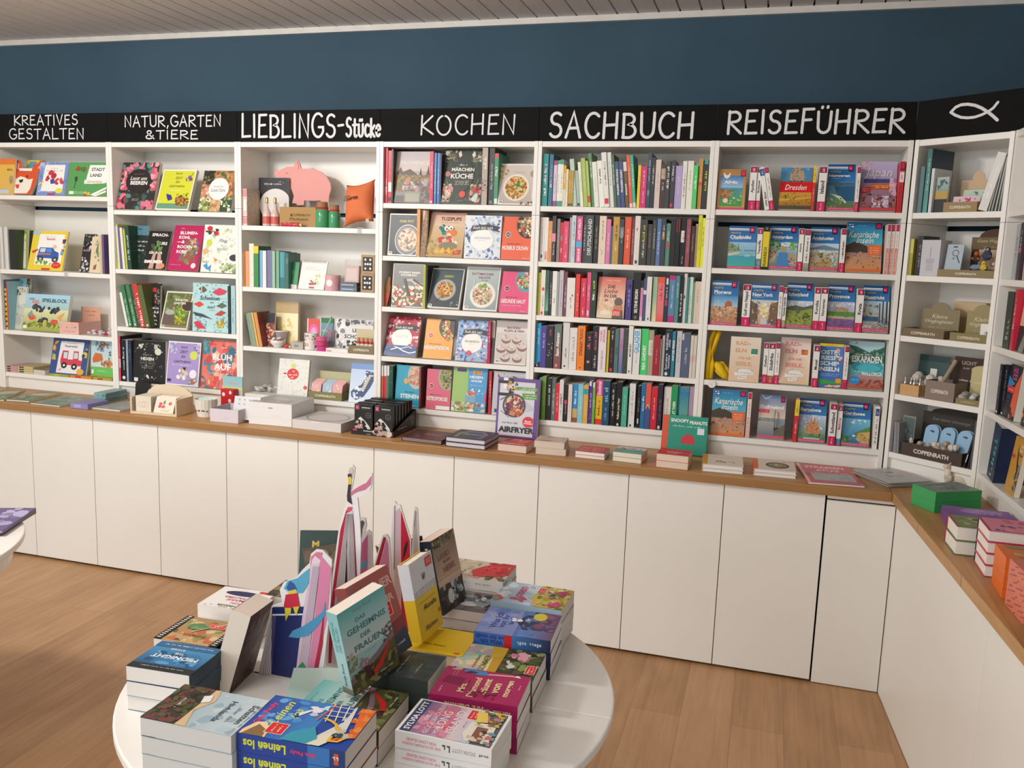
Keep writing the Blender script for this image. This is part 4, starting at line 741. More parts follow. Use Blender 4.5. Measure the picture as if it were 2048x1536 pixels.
gface(.848, 'D', 256, 520, 1255, 870, 'blue travel guide lettered Chalkidiki', '2a6aa8', guide('Chalkidiki', 'Mein|Trip', cha), xt=402)
gspines(.848, 'D', (1258, 1268), [(526, 574, 885, GW, gsp('Teneriffa').replace('r 0 0 100 22 '+MG, 'r 0 6 100 26 5a8a9a~5;r 0 0 100 6 '+MG)), (579, 640, 868, 'e8d028', 'r 0 88 100 100 1e1c18;r 0 0 100 7 1e1c18;v 50 30 44 50 3a3a20 FRANKREICH;E 50 95 16 2.4 c8c8c0 30')], w2)
gface(.848, 'D', 652, 914, 1268, 887, 'blue travel guide lettered Amsterdam', '2a6aa8', guide('Amsterdam', 'City|Trip', ams), xt=808)
gspines(.848, 'D', (1285, 1290), [(919, 966, 887, GW, gsp('Algarve')), (973, 1029, 897, GW, 'r 4 86 96 99 1c1418;r 18 87.5 82 98 d01f5c;z 50 52 56 34 4a4a4a;g 0 0 100 20 8a8468 b0ac98')], w2, n0=2)
gface(.848, 'D', 1036, 1310, 1290, 897, 'blue travel guide lettered Andalusien', '2a6aa8', guide('Andalusien', 'Mein|Trip', anda), xt=1190)
gspines(.848, 'D', (1302, 1302), [(1318, 1366, 888, GW, gss('')+';z 50 54 36 40 3a3a3a')], w2, n0=4)
gface(.848, 'D', 1376, 1722, 1302, 850, 'large travel guide lettered Kanarische Inseln on the second travel shelf', 'c87a44', kan, xt=1562)
gspines(.848, 'D', (1316, 1320), [(1745+i*40, 1783+i*40, 848, 'e6dcd4', 'r 10 86 90 99 1c1418;r 18 87.5 82 98 d01f5c;r 14 0 86 52 d88a7a;z 50 26 40 30 f0d8d0;z 50 68 26 34 c89a90') for i in range(3)], w2, n0=5)
w3 = 'the third travel shelf'
gface(.595, 'E', 92, 345, 510, 103, 'blue travel guide with a domed cathedral lettered Florenz', '2a6aa8', guide('Florenz', 'City|Trip', flo), xt=242)
gspines(.595, 'E', (528, 528), [(388, 464, 135, GW, gsp('Golf von Neapel'))], w3)
gface(.595, 'E', 470, 724, 530, 130, 'blue travel guide lettered New York', '2a6aa8', guide('New York', 'City|Trip', nyc), xt=615)
gspines(.595, 'E', (550, 552), [(727, 765, 150, GW, gss('')), (768, 806, 165, GW, gsp('Kanada Atlantik').replace('r 0 0 100 22 '+MG, 'r 0 4 100 20 8a9a68~5;r 0 0 100 4 '+MG))], w3, n0=1)
gface(.595, 'E', 809, 1060, 550, 143, 'blue travel guide lettered Schottland with green hills', '2a6aa8', guide('Schottland', 'Mein|Trip', sco), xt=957)
gspines(.595, 'E', (566, 570), [(1066, 1122, 165, GW, gsp('Korsika')), (1127, 1192, 165, GW, gsp('Norwegen'))], w3, n0=3)
gface(.595, 'E', 1202, 1462, 572, 160, 'violet blue travel guide lettered Provence with a lavender field', '3a5aa8', guide('Provence', 'Mein|Trip', pro), xt=1350)
gspines(.595, 'E', (586, 586), [(1470, 1534, 178, GW, gsp('Kreta'))], w3, n0=5)
gface(.595, 'E', 1540, 1792, 586, 168, 'blue travel guide lettered Maastricht', '2a6aa8', guide('Maastricht', 'City|Trip', maa), xt=1685)
w4 = 'the fourth travel shelf'
gface(.345, 'E', 268, 556, 1050, 642, 'cream cycling guide lettered RADELN FÜR DIE SEELE in golden brown', 'e0cbb4', radeln('d8a878', 'ecdccc', '4a8a7a'), xt=440)
gspines(.345, 'E', (1080, 1086), [(585, 630, 690, GW, gsp('Zeeland')), (633, 694, 693, GW, gsp('Südafrika').replace('r 0 0 100 22 '+MG, 'r 0 4 100 20 a85a34~6;r 0 0 100 4 '+MG)), (698, 741, 690, GW, gss(''))], w4)
gface(.345, 'E', 746, 1034, 1085, 662, 'pale pink cycling guide lettered RADELN FÜR DIE SEELE in coral', 'e6cfc8', radeln('e08a80', 'ecdcd6', 'c8743c'), xt=918)
gspines(.345, 'E', (1116, 1116), [(1058, 1112, 715, GW, gsp('Mosel'))], w4, n0=3)
gface(.345, 'E', 1116, 1346, 1108, 715, 'blue and green island guide with a yellow top stripe', '4a7ac0', osti, xt=1258)
gspines(.345, 'E', (1130, 1130), [(1350, 1392, 722, GW, gss('')+';r 0 0 100 16 d01f5c')], w4, n0=4)
gface(.345, 'E', 1396, 1742, 1128, 697, 'round cornered teal guide lettered ESKAPADEN with a blue dot', '6ab0b4', eska, xt=1578)
w5 = 'the lowest travel shelf'
gface(.092, 'F', 172, 460, 508, 128, 'large travel guide lettered Kanarische Inseln on the lowest travel shelf', 'c87a44', kan, xt=332)
gspines(.092, 'F', (530, 530), [(469, 504, 148, 'e8dcd6', 'r 10 86 90 99 1c1418;r 18 87.5 82 98 d01f5c;r 14 0 86 46 e0a898;z 50 26 40 30 f4e4dc;z 50 64 26 34 c8a098')], w5)
gface(.092, 'F', 568, 800, 540, 186, 'grey blue travel guide with a sailing boat lettered Ostfriesland', '7a94b4', ofr, xt=710)
gspines(.092, 'F', (562, 562), [(870, 906, 210, 'd0323a', 'r 0 62 100 100 f0d440;z 50 80 26 40 6a5a20;z 50 34 30 34 f0c0c0', 36)], w5, n0=1)
gface(.092, 'F', 916, 1150, 565, 218, 'blue travel guide with a church lettered Barcelona', '2a6aa8', guide('Barcelona', 'City|Trip', bar), xt=1055)
gspines(.092, 'F', (590, 596), [(1172, 1231, 240, GW, gsp('Schottland')), (1240, 1280, 255, GW, gsp('Mallorca', 'd01f5c').replace('r 0 0 100 22 '+MG, 'r 0 3 100 18 3a7a9a~5;r 0 0 100 3 '+MG))], w5, n0=2)
gface(.092, 'F', 1286, 1530, 598, 250, 'blue travel guide with a lake lettered Gardasee', '2a6aa8', guide('Gardasee', 'Mein|Trip', gar), xt=1425)
gspines(.092, 'F', (620, 620), [(1552, 1592, 266, GW, 'r 10 78 90 95 3a4a8a;z 50 86 12 36 c8d0f0;z 50 42 60 36 5a5a64')], w5, n0=4)
# ------------------------------------------------------------------ KOCHEN: cookbooks
def kface(zs, fr, x0, x1, yb, yt, label, cov, front, Tk=.018, xt=None, **k):
    return faceout(MAIN, fr, zs, x0, x1, yb, xt, yt, Tk, label, cov, front, name='cookbook', cat='cookbook', group='cookbooks shown cover first', **k)
def ksp(zs, fr, vb, rows, where, n0=0): spines(MAIN, fr, zs, vb, rows, where, 'cookbook spines', 'cookbook', 'cookbook', depth=.2, wmin=.8, noun_='cookbook', n0=n0)
def plate(cx, cy, rx, ry, rim, cols, n=90, s=6): return f'e {cx} {cy} {rx} {ry} {rim};e {cx} {cy} {rx*.84:.1f} {ry*.84:.1f} {cols.split(",")[0]};S {cx} {cy} {rx*.76:.1f} {ry*.76:.1f} {n} {s} {cols}'
EMF = 'r 4 3 16 9 e8e6e0;r 6 5 14 7.4 3a3a38'
k1 = 'the top shelf under KOCHEN'
ksp(1.104, 'G', (795, 798), [(94, 140, 135, 'c8283f', 'z 50 30 30 40 f0c0c8;r 20 20 80 30 e0a0a8'), (144, 190, 180, 'd3303f', 'r 4 22 96 40 ece4e0;z 50 66 40 40 a81f30;r 0 4 100 12 5a1420'), (194, 214, 165, '2a211c', '')], k1)
kface(1.104, 'G', 216, 640, 800, 205, 'cookbook lettered PROVENCE with a hazy landscape and a stone wall', 'a89c94', 'g 0 0 100 100 6a6258 c8c0c0;g 0 62 100 100 cfc0b4 b8b2b8;t 52 78 84 7.5 dcd8d8 PROVENCE;Z 50 71 50 2 d0cac8;p 5a4a44 4 58 14 70 20 60 40 66 60 56 64 48 4 46;p 3a3430 66 52 70 70 74 52;p 3a3430 86 54 91 74 95 54;r 0 22 100 54 7a6440~7;s 0 40 100 56 50 5 8a7a44,6a5a34,a08850;s 22 20 90 42 40 6 8a7480,a88a8a,5a4a54,c8b4b4;e 36 42 7 6 c07a70;e 86 40 7 8 a09aa8;r 30 2 74 22 8a8a78;r 34 2 70 18 9a9a86;r 0 0 30 14 4a4a42;s 74 0 100 30 20 5 4a443e,5a5044', Tk=.022, xt=475)
ksp(1.104, 'G', (806, 808), [(642, 686, 193, 'cf2f52', 'z 50 55 50 40 f0a8b8;r 20 2 80 6 e8d0d4'), (688, 718, 210, '3f77b5', 'z 50 45 50 40 b8d0ec'), (720, 751, 210, '3f77b5', 'z 50 45 50 40 b8d0ec'), (754, 772, 215, '2a2f45', 's 0 60 100 100 12 30 8a4a34,4a3a4a')], k1, 3)
kface(1.104, 'G', 776, 1250, 815, 175, 'dark green storybook cookbook lettered MÄRCHEN KÜCHE among flowers', '39423a', 's 0 0 100 100 70 5 4a564a,2e362f;s 2 76 34 98 26 6 6a3a34,8a8a6a,5a6a50,c0b8a8;s 66 76 98 98 26 6 6a3a34,8a8a6a,5a6a50,c0b8a8;s 2 2 24 36 24 6 b85a54,d8908a,6a8058,c8b898;s 70 2 98 36 24 6 b83a40,d8908a,6a8058,c8b898;e 48 52 29 30 39423a;p d8d4cc 34 92 40 98 44 88 38 84;p d8d4cc 68 90 74 97 78 88 72 84;e 12 54 7 5 c07a72;e 22 26 7 6 d88a90;e 82 26 6 6 b82a38;e 52 17 8 6 d8503c;S 18 20 8 7 8 5 c8b09a,e0d0b8;p c8d4cc 74 8 86 20 92 16 88 4 78 4;l 7a9068 2 12 40 20 26 30 20;l 7a9068 2 90 44 84 30 74 22;z 0 0 0 0 000000;Z 49 71 22 3 d8d4cc;T 49 63 56 7.6 ece8e0 MÄRCHEN;T 48 51 56 11 ece8e0 KÜCHE;Z 49 41 36 2 c8c4bc;Z 49 38 32 2 c8c4bc;Z 49 35 36 2 c8c4bc;Z 49 5 16 1.6 a8a89c', Tk=.026, xt=1070)
ksp(1.104, 'G', (820, 822), [(1256, 1320, 140, 'b0a397', 'z 50 74 24 50 e8e0d0;s 0 24 100 46 14 24 8a6a58,a88a78,5a4a44'), (1328, 1392, 140, '2b332d', 'z 50 50 46 34 a8b0a4;s 0 0 100 100 20 6 c8ccc4;r 24 3 76 8 7a807a'), (1395, 1441, 213, '3f8f68', 'r 0 92 100 100 d83a50;v 50 66 24 60 e4f0e0 ITALY;r 12 3 88 13 dce8dc')], k1, 7)
kface(1.104, 'G', 1446, 1850, 822, 352, 'white framed cookbook lettered VEGAN with a plate of pasta', 'e8e4de', 'g 3 3 98 97 b8aca4 d0c6be;t 56 79 34 4.5 a89c94 VEGAN;S 2 80 20 16 26 6 c8a468,b08a54,d8bc88;e 99 76 11 9 9a9088;'+plate(50, 42, 38, 33, 'e4dcd0', 'd8b070,c8702c,7a8a34,e0c890,b8542c,e8d0a0,5a7a30', 130, 5)+';S 92 2 26 9 12 5 6a3a2c,3a2a24,a85a3c;'+EMF, xt=1695)
k2 = 'the second shelf under KOCHEN'
kface(.848, 'G', 146, 486, 1410, 937, 'dark framed cookbook lettered ONE POT with a steel pot', 'dcdcd8', 'g 3 3 98 97 2c3036 34383e;t 60 82 50 6.4 e0cc3c ONE POT;Z 50 92 50 1.4 8a8a8a;E 66 38 44 37 b8b8b8 9;'+plate(66, 38, 38, 32, '8a8480', 'd8c8a8,a87a70,c89a90,e8dcc0,8a5a60,6a7a50', 120, 6)+';r 3 3 30 10 2c3036;'+EMF, xt=352)
ksp(.848, 'G', (1432, 1432), [(488, 524, 865, 'd99d5f', 'z 50 30 30 34 e8c090')], k2)
kface(.848, 'G', 527, 597, 1428, 870, 'brown patterned cookbook squeezed behind the dragon cookbook', '8a6a4c', 's 0 0 100 100 30 18 6a4a34,a88a60,3a2a22,c8a070;p d8b088 0 100 70 100 40 74', xt=610, lean=4)
kface(.848, 'G', 600, 1020, 1440, 935, 'cream childrens cookbook lettered TUZIPUPS with a small dragon', 'd8b890', 'g 0 0 100 100 b89a60 e4c8a8;g 0 70 100 100 dcc4a8 e0b0a0;T 58 86 58 8 3a2c28 TUZIPUPS;Z 56 78 50 2.6 b88a70;S 50 56 24 17 16 8 2f8a8a,3f9c94,287a84;p 2a7a80 34 74 40 64 44 72;p 2a7a80 28 68 36 60 40 66;e 64 54 16 8 e08040;e 48 64 6 5 f4f0e8;e 60 65 6 5 f4f0e8;e 49 63 2.4 2 2a2420;e 61 64 2.4 2 2a2420;S 58 38 24 12 20 8 d8c0a8,ece0d0,c84a3c,e0a890;e 58 24 26 9 8a8068;p e8b83a 20 8 30 20 36 10 46 22 52 10 62 22 70 10 78 20 90 8;s 0 4 100 12 20 5 c86a2c,d88a3a,a85a28;p c83a2c 74 14 96 16 94 6 76 5;Z 85 12 14 2 f0d0c0;Z 85 9 12 2 f0d0c0;s 0 14 24 40 14 6 c8b070,a89858', xt=880)
koch = lambda a, b, c, t, tc: f's 0 0 100 100 150 6 {a};e 48 44 32 24 f0eee8;p 2a2a2c 16 62 20 76 44 78 66 80 98 74 90 68 98 62 66 68 40 66;i 56 71.5 54 6.5 f0eee6 Koch dich;Z 80 72.5 14 5 f0eee6;{b};t 49 48 44 5 {tc} {t};{c}'
kface(.848, 'G', 1046, 1474, 1455, 957, 'white and blue patterned cookbook lettered Koch dich GRIECHENLAND', 'dce0e4', koch('4a6aa8,7a9acc,e8ecf0,b8c8dc,34508c,dce4ec', 'e 49 60 22 8 f0eee8;e 49 40 28 20 f0eee8;p 2a2a2c 16 62 20 76 44 78 66 80 98 74 90 68 98 62 66 68 40 66;i 50 71.5 54 6.5 f0eee6 Koch dich reich', 'Z 49 42 20 1.8 8aa0c0;'+EMF, 'GRIECHENLAND', '7a9ac8'), xt=1288)
ill = lambda bg, dish, t, badge, rim='2a2624': f'e 84 82 38 32 {rim};S 84 82 30 26 100 7 {dish};e 20 58 9 6.6 f0e4dc;e 20 58 7.6 5.6 {badge};Z 20 58 10 3 f0e4dc;Z 40 37 44 2.4 4a2a20;T 46 27 86 9.6 f4ece4 {t};Z 84 4 22 2 f4ece4'
kface(.848, 'G', 1482, 1838, 1480, 975, 'bright orange cookbook lettered MORBUS CROHN', 'e4603a', ill('', 'd8b48a,8a5a3c,e8d4b8,6a7a44,c8553c,b88a60', 'MORBUS CROHN', '2f5a4a'), xt=1700)
k3 = 'the third shelf under KOCHEN'
kface(.595, 'H', 192, 574, 620, 112, 'cookbook lettered STUDENTINNEN KOCHBUCH with a pizza on the cover', 'e4e2da', 'g 2 2 98 98 7a7a78 8a8a88;T 52 80 82 4.6 f0efea STUDENT*INNEN;T 50 74 58 4.6 f0efea KOCHBUCH;p c8c0b8 30 62 60 66 100 54 100 30 60 60;S 46 26 62 34 20 10 b8583c,c86a48;s 2 4 98 50 110 7 d8cfb8,c8603c,e8e0cc,6a7a4a,a8402c,f0e8d8;p 5a5450 34 64 42 66 58 26 50 24;p 4a4a4a 66 66 98 52 98 48 64 62', xt=415)
ksp(.595, 'H', (632, 636), [(576, 605, 125, 'a9b13c', ''), (607, 622, 130, '1e1c1c', '')], k3)
kface(.595, 'H', 618, 1008, 650, 180, 'dark grey framed cookbook with a bowl of noodles', 'e2e2de', 'g 3 3 97 97 3c4448 56646a;T 54 80 34 6 b8b83a ASIEN;e 48 46 34 27 9aa0a0;'+plate(48, 46, 31, 25, 'b0b4b4', 'c89a4c,b87a3a,d8b468,a83c2c,6a8a3c,e0c080', 110, 5)+';l c8ccd0 3 44 70 62 48;l 7a4a30 1.4 22 14 40 28;s 70 6 96 24 6 5 7a8488,98a0a4;'+EMF, xt=905)
kface(.595, 'H', 1054, 1462, 672, 160, 'pale framed cookbook lettered SATTMACHER SALATE', 'e6e6e2', 'g 3 3 97 97 8a9898 b4c0be;T 48 84 76 5.4 7a3a48 SATTMACHER;T 54 76 46 5.4 7a3a48 SALATE;i 56 69 26 5 5a6a40 to go;e 54 36 38 30 d8d4cc;'+plate(54, 36, 35, 28, 'e8e4dc', 'd8c4a0,c89a8a,8a4a58,e8dcc0,7a9a4c,b06a50', 130, 5)+';S 56 56 18 6 16 5 6a9a44,8ab058;l e0dcd4 2 26 70 24 30;'+EMF, xt=1318)
kface(.595, 'H', 1490, 1838, 692, 215, 'pink cookbook lettered GESUNDE HAUT with a salad bowl', 'e0527f', ill('', '5a8a44,e8e0d0,c83a3c,3f6a34,d8a8a0,a8c070', 'GESUNDE HAUT', '6a2444', '6a9aa8')+';Z 44 17 70 2.2 f4dce4', xt=1720)
k4 = 'the fourth shelf under KOCHEN'
kface(.345, 'H', 104, 488, 1225, 757, 'red patterned cookbook with blue waves at its foot', 'b82f48', koch('c83a54,e4c8cc,a82840,f0e4e4,d86a7c,a02438', 'e 49 60 22 8 f0eee8;p 2a2a2c 16 62 20 76 44 78 66 80 98 74 90 68 98 62 66 68 40 66;i 50 71.5 54 6.5 f0eee6 Koch dich reich', 'r 0 0 100 26 3f5f94;p 2f4a7c 0 14 30 22 60 14 100 24 100 8 50 4 0 10;l f0eee8 3 20 14 40 20 60 12 80 8 98 12;l f0eee8 2 30 22 50 18 74 24 84 20;e 49 50 10 4 e8e4dc', 'REZEPTE', 'c8c4bc'), xt=383)
kface(.345, 'H', 572, 914, 1255, 785, 'golden yellow cookbook with two round tarts on a black plate', 'e8a23a', ill('', '3a3630,33302c,2e2b27', 'NEURASYNDROM', 'c83a44')+';S 72 84 15 13 40 6 e0b060,c8803c,8a9a44,f0d898,b8502c;S 82 62 17 13 40 6 e0b060,c8803c,8a9a44,f0d898,b8502c;s 58 60 70 90 8 4 5a7a34,7a9a44', xt=800)
kface(.345, 'H', 958, 1346, 1280, 800, 'light blue patterned cookbook lettered FRANKREICH', '8fb0d4', koch('8fb4dc,5a7ab4,c84a6a,dce4ee,3a5a94,e8c8d0,a8c4e4,34508c', 'e 49 60 22 8 f0eee8;p 2a2a2c 16 62 20 76 44 78 66 80 98 74 90 68 98 62 66 68 40 66;i 50 71.5 54 6.5 f0eee6 Koch dich reich', 'Z 48 42 12 1.6 8a8a88;e 42 20 8 6 e0405c;'+EMF, 'FRANKREICH', '4a4a48'), xt=1205)
ksp(.345, 'H', (1310, 1310), [(1350, 1384, 795, 'b5264f', 'z 50 70 40 40 f0c0d0')], k4)
kface(.345, 'H', 1386, 1424, 1300, 795, 'dark brown cookbook edge beside the white cupcake cookbook', '4a3434', 's 0 0 100 60 14 22 2a2220,6a4a48,8a6a68;r 0 60 100 100 b8a8a4', xt=1428, lean=4)
cup = ';'.join(f'e {x} {y} 15 9 8a6a60;e {x} {y+5} 15 8 d8c8c0;S {x} {y+6} 11 6 9 4 e4d8d0,c8b8b0,b09a94' for x, y in ((34, 56), (68, 56), (20, 34), (52, 34), (86, 40), (34, 14), (72, 14)))
kface(.345, 'H', 1432, 1810, 1305, 800, 'white cookbook lettered BACKEN KLEIN and FEIN with cupcakes', 'ddd6d0', 'r 0 84 100 100 b0a8a6;T 56 84 44 5.4 7a3448 BACKEN;T 58 77 74 5.4 7a3448 KLEIN & FEIN;r 3 4 98 72 d0c8c2;'+cup+';'+EMF, xt=1655)
k5 = 'the bottom shelf under KOCHEN'
ksp(.092, 'I', (745, 748), [(66, 96, 245, 'e4e0da', 'r 0 0 100 74 d8582f'), (98, 130, 248, 'e4e0dc', 'r 0 0 100 74 cf2f3a'), (142, 166, 250, 'e2e4dc', 'r 0 0 100 76 2f7a58'), (168, 214, 250, '1f4a38', 's 20 50 80 90 6 16 9a5a6a')], k5)
kface(.092, 'I', 236, 524, 740, 250, 'turquoise cookbook with a shrimp dish on the cover', '2fa0bc', 'e 84 76 36 32 c0b8b0;S 84 78 30 26 70 7 d88a60,e8b890,c86a4c,b8a888;e 42 62 9 7 e8a44a;T 60 26 76 10 eef0ec STEINEN;Z 60 36 40 2.6 1a5a70;Z 82 4 22 2 e4f0f0', xt=408)
ksp(.092, 'I', (748, 748), [(530, 552, 262, '7a3a3a', 's 0 0 100 60 12 30 3a1c1c,5a2a2c')], k5, 4)
kface(.092, 'I', 608, 900, 768, 300, 'pink cookbook lettered OSTEOPOROSE', 'd8667a', ill('', 'a88a3c,5a6a34,c8a044,3a4a30,8a9a4c', 'OSTEOPOROSE', '9a2440', '9ab0a0')+';r 42 1 99 10 ece8e4', xt=780)
kface(.092, 'I', 912, 1322, 805, 268, 'green and blue childrens cookbook lettered HEXENKÜCHE with a cooking pot', '6aa050', 'p 4a9ad0 44 100 100 100 100 0 60 0 46 50;p 9cc06a 0 100 44 100 46 50 40 0 0 0;p d83a8c 92 26 100 52 100 26;r 58 84 84 92 d8a030;Z 71 88 20 4 7a5010;T 70 78 48 6 f4f4ee HEXEN-;T 70 70 42 6 f4f4ee KÜCHE;Z 72 60 40 2 c8dcec;S 68 44 22 10 14 4 e8eef4,c8dcec;r 40 22 70 40 7aa8c0;e 55 40 15 4 a8c8d4;S 55 42 12 3 10 5 c84a30,d86a3c;r 44 14 70 20 c83a30;s 0 2 100 22 50 7 c8b890,a8584c,6a8a5a,d8c8a8,e8e0d0;r 12 88 38 96 3a3a8a;p c83a4c 16 94 24 98 34 94', xt=1155)
ksp(.092, 'I', (838, 838), [(1354, 1388, 320, 'c02f3e', 'z 50 60 40 40 f0b8b8')], k5, 5)
kface(.092, 'I', 1402, 1790, 840, 328, 'light grey cookbook with radishes, half hidden by the airfryer book', 'c8c6cc', 's 10 84 90 96 6 5 b03a58,d8a8b4,3a4a34;r 8 6 18 14 3a3a5a;l 3a4a34 3 60 90 94 82', xt=1625)
# a cutting board shaped book with an orange foot, standing on the third shelf
a = MAIN.at(*px('H', 88, 610), .03); b = MAIN.at(*px('H', 152, 612), .03); t_ = MAIN.at(*px('H', 150, 245), .03); hh = t_.z-.595; ww = b.x-a.x
r = thing('cutting_board', 'small wooden cutting board with an orange foot at the end of the third cookbook shelf', 'cutting board', T(a.x, .03, HT+.5955) @ RY(math.radians(9)))
MB().prism([(0, .48*hh), (ww, .48*hh), (ww, .66*hh), (.8*ww, .76*hh), (.72*ww, .94*hh), (.5*ww, hh), (.28*ww, .94*hh), (.2*ww, .76*hh), (0, .66*hh)], 0, .012, '9a6a42~3', '7a5030').build('board', 'matte', r)
MB().prism([(0, 0), (ww*.8, 0), (ww, .475*hh), (0, .475*hh)], 0, .014, 'b84e30', '8a3a24').build('paper_band', 'print', r)

# ------------------------------------------------------------------ NATUR, GARTEN & TIERE
def nface(zs, fr, x0, x1, yb, yt, label, cov, front, Tk=.016, xt=None, name='garden_book', **k):
    return faceout(MAIN, fr, zs, x0, x1, yb, xt, yt, Tk, label, cov, front, name=name, cat='garden book', group='garden books shown cover first', **k)
def nsp(zs, fr, vb, rows, where, n0=0, wmin=-.8, grp='garden book spines', nm='garden_book', noun='garden book'): spines(MAIN, fr, zs, vb, rows, where, grp, noun, nm, depth=.18, wmin=wmin, noun_=noun, n0=n0)
nface(1.04, 'N', 95, 415, 916, 516, 'dark flowery book lettered Lasst uns BEEREN', '34302f', 's 0 0 100 100 60 9 3a5f5c,4a7a74,2e4a48,5a8a84;s 0 40 30 90 22 9 d8788a,e8a0aa,c85a70;s 74 40 100 100 22 9 d8788a,e8a0aa,c85a70;s 0 0 24 34 14 9 d8788a,a83a48;s 66 0 100 20 12 9 d8788a,c85a70;s 20 84 60 100 14 8 4a7a74,d8788a;e 50 60 34 26 2c2626;Z 50 75 30 2 8a6a6a;i 50 66 46 8 f2eeea Lasst uns;T 52 56 46 8 f2eeea BEEREN;Z 50 22 20 2 b8b0ac;Z 50 19 20 2 b8b0ac', Tk=.022, xt=325)
nface(1.04, 'N', 437, 728, 920, 580, 'lime green book lettered kurz ZEIT zu GÄRTNERN', 'eceadc', 'r 3 16 97 97 d4d63c;r 3 3 97 16 6a9a80;i 50 91 30 6 3a3a20 kurz;t 52 79 34 6 3a3a20 ZEIT;i 50 69 14 5 3a3a20 zu;t 50 59 84 6 3a3a20 GÄRTNERN;Z 48 49 30 3 f0eec8;S 82 77 9 7 12 5 6a4a80,8a6aa0;p 3a3a90 24 40 40 36 46 26 34 22 28 30;S 74 22 20 12 40 6 8a5a30,6a4020,a8743c,c88a4c;s 56 34 90 42 10 3 5a7a30;l 3a4a20 1.2 86 82 92 92', Tk=.02, xt=665)
nface(1.04, 'N', 818, 1100, 928, 585, 'collage covered book lettered GARTEN in a white circle', '5a6a4a', 'r 0 66 36 100 2c2c24;s 0 66 36 100 20 5 4a4a38,8a7a54;r 36 72 100 100 b07a4c;s 36 72 100 100 26 7 c8945c,8a5a34,3f6a3c;r 0 34 34 66 c88a6a;s 0 34 34 66 20 6 d8a888,a05a40,e0d0b8;r 70 34 100 72 9a6a3c;s 70 34 100 72 20 6 c89a6a,7a4a2c;r 0 0 34 34 8a9a5a;s 0 0 34 34 26 6 e8e0c8,b8b070,5a6a34;r 34 0 66 34 c8a478;s 34 0 66 34 20 5 e0c090,a87a4c;r 66 0 100 34 3f4a38;s 66 0 100 34 14 6 8ab070,dce8c8;e 54 55 31 27 f0efe8;i 52 61 34 5 8a8a84 kreative;t 52 51 44 7 6a6a64 GARTEN', xt=1015)
n2 = 'the second shelf under NATUR'
nsp(.722, 'N', (1432, 1436), [(90, 116, 1045, 'b8c43a', 'z 50 50 70 50 8a9420', -18), (118, 132, 1062, 'e0dcd4', '', -20), (134, 152, 1065, '6a6488', '', -22), (156, 176, 1075, 'e4e2d8', '', -30), (178, 200, 1088, 'c8ca3a', 'z 50 50 60 50 e8e890', -46), (202, 238, 1060, '2a4a3c', 'z 50 50 60 44 b8c8bc', -54)], n2)
nface(.722, 'N', 244, 372, 1436, 1062, 'dark garden book edge with a blue sky, leaning by the black book', '22302c', 'r 0 78 100 100 5a8494~4;T 40 92 34 4 1c2c2c kurz;s 0 0 100 40 30 12 2f4a34,3a5a3c,24382a;Z 50 64 90 4.5 dcdcd4;Z 46 54 70 4.5 dcdcd4;Z 50 44 50 4.5 dcdcd4', xt=320, lean=6, Y=.06)
nface(.722, 'N', 330, 522, 1440, 1116, 'black book lettered SPRACHKURS GRÜNER DAUMEN', '23201e', 'T 52 90 96 8 f4f2ec SPRACH-;T 68 68 62 8 f4f2ec KURS;T 46 44 92 8 f4f2ec GRÜNER;T 40 20 92 8 f4f2ec DAUMEN;S 44 58 24 14 18 9 5a7a4a,7a9a60,3f5a38;p c8a090 24 2 36 44 48 40 46 2;p c8a090 58 2 56 42 70 42 84 2;e 84 10 12 7 e08a6a;T 44 20 84 8 f4f2ec DAUMEN', xt=492)
nface(.722, 'N', 542, 802, 1452, 1070, 'magenta book lettered BLUMENKOHL and ROCKNROLL', 'b8265c', 'p 8a6a58 50 70 84 72 88 20 30 20 40 44;S 66 44 26 28 60 8 c89a78,8a5a48,d8b898,5a6a8a,a84a50,7a8a54;Z 30 93 16 2 e8b8c8;T 52 83 74 7 f6f2ee BLUMEN-;T 40 73 46 7 f6f2ee KOHL;T 30 63 30 7 f6f2ee —&;T 46 52 72 7 f6f2ee ROCKN;T 38 41 50 7 f6f2ee ROLL;e 86 11 8 6 e8dcdc;Z 26 12 36 2 e8a8bc', Tk=.022, xt=750, hard=True)
nface(.722, 'N', 836, 1140, 1462, 1060, 'white flora book with berries, birds and a blue butterfly', 'e8e8de', 's 0 0 100 100 60 6 c8d0b4,a8b890,dcd8c4,d4c8b0;e 16 92 8 5 c8283c;e 36 82 7 5 c8283c;S 26 86 20 6 10 5 4a4038,3a3430;e 18 62 8 7 c8d040;e 10 44 8 6 d8b080;p d89040 34 32 48 26 40 22;i 58 66 44 9 7a8aa8 Flieg;i 58 50 42 7 9aa4b8 nicht!;e 94 32 14 7 34343c;p 4a90d0 6 14 18 18 20 10 30 16 28 4 16 6;s 60 0 100 24 22 6 8aa068,6a8a54,b8c49a', xt=1028, Tk=.02)
n3 = 'the third shelf under NATUR'
nsp(.404, 'O', (600, 612), [(216, 244, 240, 'e8e8e2', '', -78), (252, 292, 165, '3f7a50', 'z 50 40 60 40 a8c8a8;e 50 6 22 3 d8dcd4', -88), (296, 338, 165, '4a7a54', 'z 50 40 60 40 a8c8a8;e 50 6 22 3 d8dcd4', -92), (341, 374, 170, '34503c', 'z 50 40 60 40 8aa890', -96), (380, 432, 155, 'c8382f', 'z 50 46 70 52 f4e8e4;e 50 6 22 3 d8d4d0', -92), (436, 486, 165, '5a6438', 'e 50 6 22 3 d8d4c8', -86)], n3)
